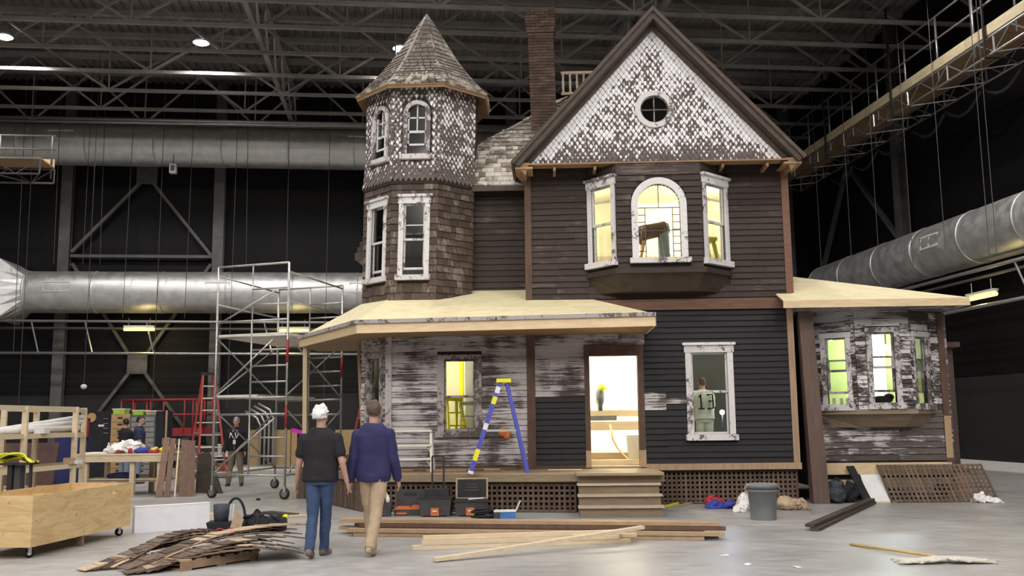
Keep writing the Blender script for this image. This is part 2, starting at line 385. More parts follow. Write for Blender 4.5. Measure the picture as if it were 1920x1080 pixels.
tag(MB().box(-28.05, -27.3, -.36, -.24, 3.55, 4.3, HM).build('gusset_plate', 'steel_grey'), 'lower grey gusset plate at the centre of the cross brace', 'gusset', 'gusset plates')
for a, b, l in (((-27.9, 4.15), (-30.3, 7.9), 'cross brace arm rising to the column behind the shelf frame'), ((-27.45, 4.15), (-25.0, 7.9), 'cross brace arm rising to the column behind the red stepladder'),
                ((-27.9, 3.7), (-30.3, .3), 'cross brace arm falling to the foot of the column behind the shelf frame'), ((-27.45, 3.7), (-25.0, .3), 'cross brace arm falling behind the red lift')):
    brace('wall_brace', l, hall(a[0], -.3, a[1]), hall(b[0], -.3, b[1]))
brace('wall_brace', 'dark diagonal brace on the side wall falling towards the corner column', hall(-.3, -4.6, 11.2), hall(-.3, -1.0, 6.2))
brace('wall_brace', 'dark diagonal brace on the side wall falling to the column above the wing roof', hall(-.3, -4.6, 11.2), hall(-.3, -8.2, 7.6))
brace('wall_strut', 'horizontal dark strut on the side wall under the catwalk', hall(-.3, -1.0, 11.9), hall(-.3, -8.2, 11.9), .12)
# roof trusses
def truss(t, label, zb=13.2, zt=15.2, s0=-40, s1=-.4, ph=0., pan=3.1):
    o = thing('roof_truss', label, 'truss', hall((s0+s1)/2, t, zb), 'roof trusses')
    MB().box(s0, s1, t-.05, t+.05, zb-.055, zb+.055, HM).build('bottom_chord', 'truss_steel', o)
    MB().box(s0, s1, t-.09, t+.09, zt-.09, zt+.09, HM).build('top_chord', 'truss_steel', o)
    s = s0+ph; k = 0; me = {}
    while s+pan/2 < s1:
        for a, b in (((s, zb), (s+pan/2, zt)), ((s+pan/2, zt), (s+pan, zb))):
            MB().bar(hall(a[0], t, a[1]), hall(b[0], t, b[1]), .07, .07).build('diagonal', 'truss_steel', o)
        MB().bar(hall(s, t, zb), hall(s, t, zt), .045, .045).build('vertical', 'truss_steel', o)
        s += pan
tl = ('roof truss nearest the back wall', 'second roof truss from the back wall', 'third roof truss from the back wall', 'fourth roof truss from the back wall just behind the high bay lamps',
      'fifth roof truss from the back wall in front of the high bay lamps', 'sixth roof truss from the back wall above the chimney top', 'seventh roof truss from the back wall above the gable tip')
for k, t in enumerate((-1.7, -3.5, -5.55, -7.45, -9.45, -11.5, -13.3)): truss(t, tl[k], ph=(.0, 1.1, .4, 1.9, .8, 2.4, 1.3)[k], pan=(4.2, 5.2, 6.0, 6.2, 5.4, 6.2, 5.6)[k])
# main girders running towards the wall
for s, l in ((-33.5, 'roof girder above the catwalk end'), (-21.8, 'roof girder above the turret'), (-9.8, 'roof girder above the gable')):
    o = thing('roof_girder', l, 'girder', hall(s, -8, 14.3), 'roof girders')
    MB().box(s-.1, s+.1, -22, 0, 14.9, 15.1, HM).build('top_chord', 'truss_steel', o); MB().box(s-.08, s+.08, -22, 0, 13.42, 13.56, HM).build('bottom_chord', 'truss_steel', o)
    for k in range(11):
        MB().bar(hall(s, -2*k, 13.5), hall(s, -2*k-1, 15.), .07, .07).build('diagonal', 'truss_steel', o)
        MB().bar(hall(s, -2*k-1, 15.), hall(s, -2*k-2, 13.5), .07, .07).build('diagonal', 'truss_steel', o)
# high bay lamps
emit('lamp_lens', (1., .97, .82), 60)
lamp_h = MB().lathe([(.20, -.05), (.27, -.05), (.26, .05), (.12, .28), (.09, .42)], 20).mesh('housing', 'pipe_steel', True)
lamp_l = MB().lathe([(.03, -.10), (.19, -.085), (.25, -.05), (.25, -.04)], 20).mesh('lens', 'lamp_lens', True)
def bay_lamp(s, t, label, z=13.85, cone=165):
    o = thing('high_bay_lamp', label, 'lamp', hall(s, t, z), 'high bay lamps under the roof')
    M = Matrix.Translation(hall(s, t, z))
    link(bpy.data.objects.new('housing', lamp_h), o, M); link(bpy.data.objects.new('lens', lamp_l), o, M)
    MB().tube([hall(s, t, z+.4), hall(s, t, 15.44)], .02, 6).build('rod', 'truss_steel', o)
    spot('lamp_light', hall(s, t, z-.13), HALL_LAMP_W*ROW_DIM.get(t, 1.), HALL_LAMP_COL, o, .22, cone, .25)
for s, l in ((-29.9, 'glowing high bay lamp at the top corner above the catwalk end'), (-23.85, 'glowing high bay lamp above the long upper duct'), (-17.45, 'glowing high bay lamp just beside the turret roof')): bay_lamp(s, -8.6, l, cone=150)
for t in (-17.2, -27., -36., -45., -53.):
    for j, s in enumerate((-35.6, -29.4, -23.2, -17, -10.8, -4.6)): bay_lamp(s, t, 'high bay lamp out of the picture, %s in the %s row overhead' % (ORD[j], ORD[(-17.2, -27., -36., -45., -53.).index(t)]))
# ducts
def duct(name, label, s0, s1, t, z, rad, grilles, along='x', flare=False):
    o = thing(name, label, 'duct', hall(s0, t, z) if along == 'x' else hall(t, s0, z), 'round metal ducts')
    def pt(a, dz=0, dt=0): return hall(a, t+dt, z+dz) if along == 'x' else hall(t+dt, a, z+dz)
    n = int(abs(s1-s0)/1.22); e = [s0+(s1-s0)*k/n for k in range(n+1)]
    for k in range(n):
        MB().tube([pt(e[k]), pt(e[k+1])], rad*(1+.006*(k % 2)), 40, False).build('duct_section', 'duct_metal', o, True)
    for k in range(0, n+1, 2):
        a = e[k]; sg = .03
        MB().tube([pt(a-sg), pt(a+sg)], rad*1.022, 40).build('seam_ring', 'duct_metal', o, True)
    for a, ang in grilles:
        # rectangular register set in the duct side facing the hall
        ca, sa = math.cos(ang), math.sin(ang)
        def q(da, dv, r_=rad*1.03):      # da along, dv around
            an = ang+dv/rad
            return pt(a+da, r_*math.sin(an), -r_*math.cos(an))
        gr = MB()
        W_, H_ = .47, .2
        for (a0, a1, v0, v1) in ((-W_, W_, H_-.05, H_), (-W_, W_, -H_, -H_+.05), (-W_, -W_+.05, -H_, H_), (W_-.05, W_, -H_, H_), (-.025, .025, -H_, H_)):
            ps = [q(a0, v0), q(a1, v0), q(a1, v1), q(a0, v1)]; ps2 = [q(a0, v0, rad*.99), q(a1, v0, rad*.99), q(a1, v1, rad*.99), q(a0, v1, rad*.99)]
            gr.add(ps+ps2, [(0, 1, 2, 3), (0, 4, 5, 1), (1, 5, 6, 2), (2, 6, 7, 3), (3, 7, 4, 0), (4, 7, 6, 5)])
        gf = gr.build('grille_frame', 'grille_white', o)
        bk = MB(); ps = [q(-W_, -H_, rad*1.012), q(W_, -H_, rad*1.012), q(W_, H_, rad*1.012), q(-W_, H_, rad*1.012)]
        bk.add(ps, [(0, 1, 2, 3)]); bk.build('grille_face', 'truss_steel', gf)
    if flare:
        a = s0; rr = rad; vs = []
        n = 24
        ring = []; sq = []
        for k in range(n):
            an = 2*math.pi*k/n; c, s_ = math.cos(an), math.sin(an); ring.append(pt(a, rr*s_, rr*c))
            mxx = max(abs(c), abs(s_)); sq.append(pt(a-.75, 1.15*s_/mxx, 1.12*c/mxx))
        MB().add(ring+sq, [(k, (k+1) % n, n+(k+1) % n, n+k) for k in range(n)]).build('square_flare', 'duct_metal', o)
    return o
gs = [back_s(x, y, 2.3)[0] for x, y in ((112, 255), (675, 272))]
duct('round_duct', 'upper long round metal duct high along the back wall', -37., -13., -1.5, 12.36, .79, [(gs[0], .25), (gs[1], .25)])
gs = [back_s(x, y, 2.3)[0] for x, y in ((104, 539), (407, 545), (678, 548))]
duct('round_duct', 'lower long round metal duct with a square flared mouth at its end', -31.4, -13., -1.5, 6.6, .79, [(g_, .15) for g_ in gs], flare=True)
gt = right_t(1742, 472, 2.0)[0]
duct('round_duct', 'round metal duct along the side wall above the wing roof', -4.3, -28., -1.25, 6.55, .76, [(gt, .15)], 'y')
# pipes and tubes
def rail(name, label, a, b, r=.045, mat='pipe_steel'):
    return tag(MB().tube([a, b], r, 8).build(name, mat, None, True), label, 'pipe', 'lighting pipes')
rail('lighting_pipe', 'upper horizontal pipe under the lower duct', hall(-37, -2.2, 5.47), hall(-12, -2.2, 5.32), .05)
rail('lighting_pipe', 'darker horizontal pipe just behind the upper pipe under the lower duct', hall(-37, -1.7, 5.25), hall(-12, -1.7, 5.1), .05, 'steel_grey')
rail('lighting_pipe', 'lower horizontal pipe passing behind the scaffold towers', hall(-37, -2.2, 4.3), hall(-12, -2.2, 4.1), .05)
rail('lighting_pipe', 'high bright pipe under the roof trusses above the upper duct', hall(-37, -3.6, 12.75), hall(-13, -3.6, 12.8), .06)
rail('lighting_pipe', 'second high pipe hanging under the roof trusses', hall(-37, -4.2, 12.4), hall(-13, -4.2, 12.55), .05)
rail('lighting_pipe', 'upper pipe along the side wall beneath the duct', hall(-2.1, -2.5, 5.42), hall(-2.1, -26, 5.42), .05)
rail('lighting_pipe', 'thin pipe beside the upper pipe along the side wall', hall(-1.7, -2.5, 5.3), hall(-1.7, -26, 5.3), .04, 'steel_grey')
rail('lighting_pipe', 'lower pipe along the side wall below the tube lamp', hall(-2.1, -2.5, 4.45), hall(-2.1, -26, 4.45), .05)
for k, s in enumerate((-33.4, -31.0, -29.1, -26.9, -22.6)):
    tag(MB().tube([hall(s, -2.2, 5.4), hall(s+.3, -2.2, 4.25)], .03, 6).build('pipe_strut', 'pipe_steel'), 'slanting strut between the two pipes under the lower duct, %s from the flared mouth' % ORD[k], 'strut', 'pipe struts')
for k, t in enumerate((-11.4, -16.9)):
    tag(MB().tube([hall(-2.1, t, 5.4), hall(-2.1, t-.5, 4.45)], .03, 6).build('pipe_strut', 'pipe_steel'), ('slanting strut between the side wall pipes beside the tube lamp', 'slanting strut between the side wall pipes at the picture edge')[k], 'strut', 'side wall pipe struts')
emit('tube_glow', (1., .76, .24), 2.6)
def tube_lamp(label, a, b, z, watts=60):
    a = V(a); b = V(b); o = thing('tube_lamp', label, 'lamp', (a+b)/2, 'tube lamps')
    MB().tube([a, b], .06, 10).build('glowing_tube', 'tube_glow', o, True)
    MB().bar(a+V((0, 0, .11)), b+V((0, 0, .11)), .16, .06).build('housing', 'grille_white', o)
    for k in (.15, .85):
        q = a.lerp(b, k); MB().tube([q+V((0, 0, .1)), q+V((0, 0, .42))], .015, 5).build('hanger', 'pipe_steel', o)
    point('tube_light', (a+b)/2-V((0, 0, .12)), watts, TUBE_COL, o, .1)
tube_lamp('yellow glowing tube lamp hanging under the lower duct', hall(-27.7, -2.2, 5.12), hall(-26.6, -2.2, 5.12), 5)
tube_lamp('yellow glowing tube lamp behind the scaffold at the porch eave', hall(-22.1, -2.2, 5.06), hall(-20.9, -2.2, 5.06), 5)
tube_lamp('yellow glowing tube lamp beside the wing roof', hall(-2.0, -14.65, 4.72), hall(-2.0, -15.9, 4.72), 5)
# hanging cables in front of the walls
for x in (33, 52, 100, 160, 185, 243, 300, 357, 441, 458, 538, 617):
    s, z = back_s(x, 430, 2.6); zb = random.choice((7.5, 5.5, 4.3, 2.2)); d_ = random.uniform(-.12, .12)
    tag(MB().tube([hall(s, -2.6, 15.44), hall(s+d_, -2.6, zb)], .011, 5).build('hanging_cable', 'cable_grey'), 'thin grey cable before the back wall, the %s from the flared duct mouth' % ORD[(33, 52, 100, 160, 185, 243, 300, 357, 441, 458, 538, 617).index(x)], 'cable', 'cables hanging by the back wall')
for x in (1548, 1606, 1658, 1722, 1785, 1868, 1882):
    t, z = right_t(x, 420, 2.3)
    tag(MB().tube([hall(-2.55, t, 15.44), hall(-2.55, t, 5.6)], .011, 5).build('hanging_cable', 'cable_grey'), 'thin grey cable before the side wall, the %s from the gabled house' % ORD[(1548, 1606, 1658, 1722, 1785, 1868, 1882).index(x)], 'cable', 'cables hanging by the side wall')
s, z = back_s(157, 725, 4)
o = thing('hanging_plug', 'small pale plug hanging on a thin wire above the workshop', 'plug', hall(s, -4, z)); MB().tube([hall(s, -4, 15.44), hall(s, -4, z+.08)], .01, 5).build('wire', 'cable_grey', o); MB().blob(hall(s, -4, z), .11, .11, .09).build('plug_body', 'grille_white', o, True)
s, z = back_s(325, 313, 2.8)
o = thing('hanging_speaker', 'small grey box hanging below the upper duct', 'speaker', hall(s, -2.8, z-.25))
MB().box(s-.12, s+.12, -2.92, -2.68, z-.25, z+.1, HM).build('case', 'grille_white', o); MB().box(s-.07, s+.07, -2.935, -2.92, z-.18, z+.03, HM).build('front_grille', 'grille_dark', o)
MB().tube([hall(s, -2.8, z+.1), hall(s, -2.8, 11.7)], .015, 5).build('hanger', 'cable_grey', o)
# catwalks
def catwalk(label, fr, L_, zt, wd, post_step=1.75, rails=True, fascia=True, rh=1.5, mt='pipe_steel'):
    """fr: frame at one end; x runs along, y across"""
    o = thing('catwalk', label, 'catwalk', fr.translation+V((0, 0, zt)), 'catwalks')
    pn = int(L_/.7)
    if fascia:
        n = int(L_/3.0)+1
        for k in range(n): MB().box(L_*k/n+.01, L_*(k+1)/n-.01, -.045, 0, zt-.04, zt+.24, fr).build('toe_board', 'catwalk_board', o)
    for k in range(int(L_/1.5)): MB().box(k*1.5+.01, k*1.5+1.49, .0, wd, zt-.06, zt-.02, fr).build('deck_plank', 'soffit_wood', o)
    for y in (0, wd):
        for z in (zt-.09, zt-.55): MB().tube([fr@V((0, y, z)), fr@V((L_, y, z))], .032, 8).build('truss_chord', mt, o, True)
        for k in range(pn):
            a = L_*k/pn; b_ = L_*(k+1)/pn; up_ = k % 2
            MB().tube([fr@V((a, y, zt-.55 if up_ else zt-.09)), fr@V((b_, y, zt-.09 if up_ else zt-.55))], .02, 5).build('truss_web', mt, o)
            if k % 3 == 0: MB().tube([fr@V((a, y, zt-.55)), fr@V((a, y, zt-.09))], .03, 5).build('truss_post', mt, o)
    for k in range(pn):
        a = L_*k/pn; b_ = L_*(k+1)/pn; up_ = k % 2
        MB().tube([fr@V((a, 0 if up_ else wd, zt-.55)), fr@V((b_, wd if up_ else 0, zt-.55))], .02, 5).build('bottom_web', mt, o)
    if rails:
        for y in (0,):
            for z in (zt+rh, zt+rh*.56): MB().tube([fr@V((0, y, z)), fr@V((L_, y, z))], .03, 8).build('guard_rail', mt, o, True)
            k = 0
            while k*post_step < L_:
                MB().tube([fr@V((k*post_step+.1, y, zt-.4)), fr@V((k*post_step+.1, y, zt+rh))], .033, 8).build('rail_post', mt, o, True); k += 1
    return o
fr = HM @ Matrix.Translation((-2.3, -2.2, 0)) @ Matrix.Rotation(-math.pi/2, 4, 'Z')
catwalk('long truss catwalk with guard rails along the side wall', fr, 22., 11.33, 1.15)
for k, t in enumerate((-7.4, -12.1, -16.9)):
    o = tag(MB().tube([hall(-2.42, t, 14.2), hall(-2.42, t, 10.7), hall(-.9, t, 10.7), hall(-.9, t, 14.2)], .04, 6).build('catwalk_hanger', 'black_rubber'), ('black hanger frame under the catwalk beside the gable corner', 'black hanger frame under the middle of the long catwalk', 'black hanger frame under the catwalk at the picture edge')[k], 'hanger', 'catwalk hangers')
for k in range(7):
    t = -6-2.*k; pts = [hall(-1.2-.1*k % .3, t+dt, 10.55-.4*math.sin(math.pi*j/6)) for j, dt in enumerate([-.9+.3*i for i in range(7)])]
    tag(MB().tube(pts, .05, 6).build('cable_loop', 'black_cable', None, True), 'sagging loop of black cable under the long catwalk, %s from its house end' % ORD[k], 'cable', 'cable loops under the catwalk')
q = ray(74, 318); tt = -9.; k = ((K+EY*tt-CAM).dot(EY))/q.dot(EY); pc = CAM+q*k; sc = (pc-K).dot(EX); zc = pc.z
fr = HM @ Matrix.Translation((sc, tt+1.2, 0)) @ Matrix.Rotation(math.pi, 4, 'Z')
catwalk('end of a short truss catwalk jutting in at the picture edge', fr, 7., zc+.42, 1.2, 1.6, rh=1.0, mt='steel_grey')
tag(MB().tube([hall(-2.9, -30, 16-.7), hall(-2.9, -5, 13.2)], .06, 8).build('lighting_pipe', 'pipe_steel', None, True), 'sloping pipe high above the long catwalk', 'pipe', 'lighting pipes')
# ================================================================ the house
HOUSE = thing('victorian_house', 'weathered two storey timber house with turret, gable and porch', 'house', (1.2, 19.5, 0))
YW = 18.5; ZB = .70; ZE = 6.50
CLAP = {}
def clap_mesh(h, mat):
    k = (round(h, 3), mat)
    if k not in CLAP:
        CLAP[k] = MB().add([(0, 0, 0), (0, -.032, 0), (0, -.032, .012), (0, -.006, h*1.06), (0, 0, h*1.06), (1, 0, 0), (1, -.032, 0), (1, -.032, .012), (1, -.006, h*1.06), (1, 0, h*1.06)],
                           [(0, 1, 2, 3, 4), (5, 9, 8, 7, 6), (0, 5, 6, 1), (1, 6, 7, 2), (2, 7, 8, 3), (3, 8, 9, 4), (4, 9, 5, 0)]).mesh('clapboard', mat)
    return CLAP[k]
def spans(x0, x1, z0, z1, cuts):
    out = [(x0, x1)]
    for (a, b_, c0, c1) in cuts:
        if c1 <= z0+.02 or c0 >= z1-.02: continue
        nx = []
        for p, q in out:
            if b_ <= p or a >= q: nx.append((p, q)); continue
            if a > p: nx.append((p, a))
            if b_ < q: nx.append((b_, q))
        out = nx
    return [s_ for s_ in out if s_[1]-s_[0] > .015]
def siding(wall, M, x0, x1, z0, z1, h, mat, cuts=(), matfn=None, split=0):
    n = max(1, round((z1-z0)/h)); hh = (z1-z0)/n
    for k in range(n):
        z = z0+k*hh
        for a, b_ in spans(x0, x1, z, z+hh, cuts):
            pcs = [(a, b_)]
            if split and b_-a > split and random.random() < .75:
                q = a+(b_-a)*random.uniform(.25, .75); pcs = [(a, q-.002), (q+.002, b_)]
            for a2, b2 in pcs:
                mt = matfn((a2+b2)/2, z) if matfn else mat
                o = bpy.data.objects.new('clapboard', clap_mesh(hh, mt))
                link(o, wall, M @ Matrix.Translation((a2, random.uniform(-.004, .001), z+random.uniform(-.004, .004))) @ Matrix.Rotation(random.uniform(-.0022, .0022), 4, 'Y') @ Matrix.Diagonal((b2-a2, random.uniform(.85, 1.15), 1, 1)))
def panel(name, M, x0, x1, z0, z1, holes=(), th=.10, mat='sheath_dark', parent=None, y0=0):
    xs = sorted({x0, x1, *[v_ for h in holes for v_ in h[:2] if x0 < v_ < x1]}); zs = sorted({z0, z1, *[v_ for h in holes for v_ in h[2:] if z0 < v_ < z1]})
    mb = MB()
    for xa, xb in zip(xs, xs[1:]):
        for za, zb in zip(zs, zs[1:]):
            cx, cz = (xa+xb)/2, (za+zb)/2
            if any(h[0] < cx < h[1] and h[2] < cz < h[3] for h in holes): continue
            mb.box(xa, xb, y0, y0+th, za, zb, M)
    return mb.build(name, mat, parent or HOUSE)
def window(M, x0, x1, z0, z1, cw=.1, mat='trim_white', gl='window_glass', sash='trim_white', head=.14, sill=True, meet=.52, up_bars=(), low_open=0., low_bars=(), deep=.09, cill=.09, upv=()):
    """double hung window in a facet frame: x0..z1 is the casing's outer edge"""
    hx0, hx1, hz0, hz1 = x0+cw, x1-cw, z0+cill, z1-head
    w_ = MB().box(x0, hx0, -.05, deep, hz0, hz1, M).box(hx1, x1, -.05, deep, hz0, hz1, M).build('window', mat, HOUSE)
    MB().box(x0-.02, x1+.02, -.06, deep, hz1, z1, M).build('head_casing', mat, w_)
    if head > .1: MB().box(x0-.05, x1+.05, -.10, .02, z1-.03, z1+.02, M).build('drip_cap', mat, w_)
    if sill: MB().box(x0-.04, x1+.04, -.11, deep, z0, hz0, M).build('sill', mat, w_)
    zm = hz0+(hz1-hz0)*meet; st = .035
    def sash_(za, zb, y, nm, bars, vb=()):
        s_ = MB().box(hx0, hx0+st, y, y+.03, za, zb, M).box(hx1-st, hx1, y, y+.03, za, zb, M).box(hx0+st, hx1-st, y, y+.03, zb-st, zb, M).box(hx0+st, hx1-st, y, y+.03, za, za+st*1.3, M)
        for b_ in bars: s_.box(hx0+st, hx1-st, y+.005, y+.025, za+(zb-za)*b_-.011, za+(zb-za)*b_+.011, M)
        for b_ in vb: s_.box(hx0+(hx1-hx0)*b_-.011, hx0+(hx1-hx0)*b_+.011, y+.005, y+.025, za+st, zb-st, M)
        s_.build(nm, sash, w_)
        MB().box(hx0+st, hx1-st, y+.012, y+.018, za+st, zb-st, M).build('pane', gl, w_)
    sash_(zm-.02, hz1, .015, 'upper_sash', up_bars, upv)
    lz = hz0+low_open; sash_(lz, lz+(zm-hz0)+.02, .052, 'lower_sash', low_bars)
    return w_
def arched(M, xc, z0, zs, r, cw, mat, gl, deep=.09, bars=None, y=.03):
    """arched window: straight to zs, half round of radius r above; r is the opening's half width"""
    n = 20; inn = [(xc-r, z0)]+[(xc-r*math.cos(math.pi*k/n), zs+r*math.sin(math.pi*k/n)) for k in range(n+1)]+[(xc+r, z0)]
    R_ = r+cw; out = [(xc-R_, z0)]+[(xc-R_*math.cos(math.pi*k/n), zs+R_*math.sin(math.pi*k/n)) for k in range(n+1)]+[(xc+R_, z0)]
    mb = MB(); q = len(inn)
    mb.add([(x, -.055, z) for x, z in inn]+[(x, -.055, z) for x, z in out]+[(x, deep, z) for x, z in inn]+[(x, deep, z) for x, z in out],
           [(i, i+1, q+i+1, q+i) for i in range(q-1)]+[(i, 2*q+i, 2*q+i+1, i+1) for i in range(q-1)]+[(q+i, q+i+1, 3*q+i+1, 3*q+i) for i in range(q-1)]+[(2*q+i, 3*q+i, 3*q+i+1, 2*q+i+1) for i in range(q-1)], M)
    w_ = mb.build('window', mat, HOUSE)
    MB().box(xc-R_-.05, xc+R_+.05, -.11, deep, z0-.10, z0, M).build('sill', mat, w_)
    MB().prism(inn, y+.01, y+.016, M).build('pane', gl, w_)
    return w_
def hole_fill(M, xc, zs, r, x0, x1, z1, mat='sheath_dark', th=.1):
    """wall above an arch: from the half round up to z1"""
    n = 16; mb = MB()
    for k in range(n):
        a0, a1 = math.pi*k/n, math.pi*(k+1)/n
        p = (xc-r*math.cos(a0), zs+r*math.sin(a0)); q = (xc-r*math.cos(a1), zs+r*math.sin(a1))
        mb.add([(p[0], y, p[1]) for y in (0, th)]+[(q[0], y, q[1]) for y in (0, th)]+[(q[0], y, z1) for y in (0, th)]+[(p[0], y, z1) for y in (0, th)],
               [(0, 2, 4, 6), (1, 7, 5, 3), (0, 1, 3, 2), (2, 3, 5, 4), (4, 5, 7, 6), (6, 7, 1, 0)], M)
    mb.build('arch_backing', mat, HOUSE)
FM = Matrix.Translation((0, YW, 0))                        # frame of the main front wall, x = world X
XL, XR = -.32, 4.74
# --- lower front wall of the main block: worn white left of the door, black right of it
door = (.83, 1.75, ZB, 2.82); dcas = (.73, 1.87, ZB, 3.03)
wr = (2.67, 3.58, 1.19, 3.03); wrh = (2.78, 3.47, 1.30, 2.86)
lo = panel('lower_front_wall', FM, XL, XR, ZB-.1, 3.9, [door, wrh])
siding(lo, FM, XL+.1, .73, 2.05, 3.72, .112, 'clap_white', split=.6)
siding(lo, FM, XL+.1, .73, ZB+.05, 2.05, .112, 'clap_black')
siding(lo, FM, .73, 1.9, 3.03, 3.72, .112, 'clap_white', split=.6)
siding(lo, FM, 1.87, 2.28, ZB+.05, 3.70, .112, 'clap_black', (), matfn=lambda x, z: 'clap_white' if 1.66 < z < 2.02 else 'clap_black')
siding(lo, FM, 2.28, XR-.1, ZB+.05, 3.70, .112, 'clap_black', [wr], matfn=lambda x, z: 'clap_white' if (1.86 < z < 1.98 and x < 2.6) else 'clap_black')
MB().box(XR-.1, XR+.02, -.05, .1, ZB, 3.69, FM).build('corner_board', 'tan_wood_v', HOUSE)
MB().box(1.87, XR+.04, -.06, .1, ZB-.06, ZB+.06, FM).build('base_board', 'tan_wood_v', HOUSE)
MB().box(XL, .73, -.045, .1, ZB-.06, ZB+.05, FM).build('base_board', 'brown_trim', HOUSE)
MB().box(.4, XR+.05, -.075, .06, 3.69, 3.90, FM).build('belt_board', 'belt_wood', HOUSE)
MB().box(XL-.06, XL+.1, -.05, .1, ZB, 3.6, FM).build('corner_board', 'brown_trim', HOUSE)
d_ = MB().box(dcas[0], door[0], -.05, .12, 1.02, 2.82, FM).box(door[1], dcas[1], -.05, .12, 1.02, 2.82, FM).box(dcas[0], dcas[1], -.05, .12, 2.82, 3.03, FM).build('door_frame', 'brown_trim', HOUSE)
for xa, xb in ((dcas[0], door[0]), (door[1], dcas[1])): MB().box(xa, xb, -.055, .12, ZB, 1.02, FM).build('plinth_block', 'tan_wood_v', d_)
MB().box(door[0], door[1], -.12, .16, ZB-.02, ZB+.03, FM).build('threshold', 'deck_wood', d_)
w_ = window(FM, *wr, cw=.11, head=.17, cill=.11)
# --- left lower front wall (under the turret): worn white
wl = (-2.11, -1.25, 1.30, 2.88); wlh = (-1.98, -1.38, 1.41, 2.78)
M_, L_ = FM, 0
lw = panel('lower_side_wall', FM, -3.06, XL, ZB-.1, 3.9, [wlh])
siding(lw, FM, -3.0, XL-.06, ZB+.05, 3.72, .112, 'clap_white', [wl], split=.9)
MB().box(-3.12, -3.0, -.05, .1, ZB, 3.72, FM).build('corner_board', 'trim_grey', HOUSE)
MB().box(-3.0, XL, -.045, .1, ZB-.06, ZB+.05, FM).build('base_board', 'brown_trim', HOUSE)
window(FM, *wl, cw=.13, mat='trim_grey', sash='trim_grey', head=.09, cill=.11, meet=.48)
# --- left facet of the turret foot
TC = (-2.605, 19.60); AP = 1.10; SD = .455
OCT = [(TC[0]-SD, TC[1]-AP), (TC[0]+SD, TC[1]-AP), (TC[0]+AP, TC[1]-SD), (TC[0]+AP, TC[1]+SD), (TC[0]+SD, TC[1]+AP), (TC[0]-SD, TC[1]+AP), (TC[0]-AP, TC[1]+SD), (TC[0]-AP, TC[1]-SD)]
fm, fl = frame(OCT[7], OCT[0])
fwn = (.17, .75, 1.0, 2.95); fwh = (.27, .65, 1.1, 2.85)
sw = panel('turret_foot_wall', fm, 0, fl, ZB-.1, 3.9, [fwh])
siding(sw, fm, 0, fl, ZB+.05, 3.72, .112, 'clap_white', [fwn])
window(fm, *fwn, cw=.10, mat='trim_grey', sash='trim_grey', head=.1, cill=.1, meet=.45)
fm2, fl2 = frame(OCT[6], OCT[7])
sw = panel('turret_foot_wall', fm2, -.8, fl2, ZB-.1, 3.9); siding(sw, fm2, -.8, fl2, ZB+.05, 3.72, .112, 'clap_white')
# --- upper front wall of the main block with the bay
BF = (1.39, 3.00, 17.90); BX0, BX1 = .86, 3.60; BZ0, BZ1 = 4.42, 6.36
up_ = panel('upper_front_wall', FM, XL, XR, 3.9, 6.72, [(BX0+.05, BX1-.05, BZ0, BZ1)])
MB().box(XL-.06, XL+.07, -.05, .12, 3.9, 6.5, FM).build('corner_board', 'brown_trim', HOUSE)
MB().box(XR-.08, XR+.06, -.05, .12, 3.88, 6.5, FM).build('corner_board', 'belt_wood', HOUSE)
siding(up_, FM, XL+.07, BX0, 3.92, 6.35, .124, 'clap_dark', split=1.0); siding(up_, FM, BX1, XR-.08, 3.92, 6.35, .124, 'clap_dark', split=1.0)
siding(up_, FM, XL+.07, BX0, 6.35, 6.66, .31, 'clap_dark'); siding(up_, FM, BX1, XR-.08, 6.35, 6.66, .31, 'clap_dark')
siding(up_, FM, BX0, BX1, 3.92, 4.16, .124, 'clap_dark')
bp = [(BX0, YW), (BF[0], BF[2]), (BF[1], BF[2]), (BX1, YW)]
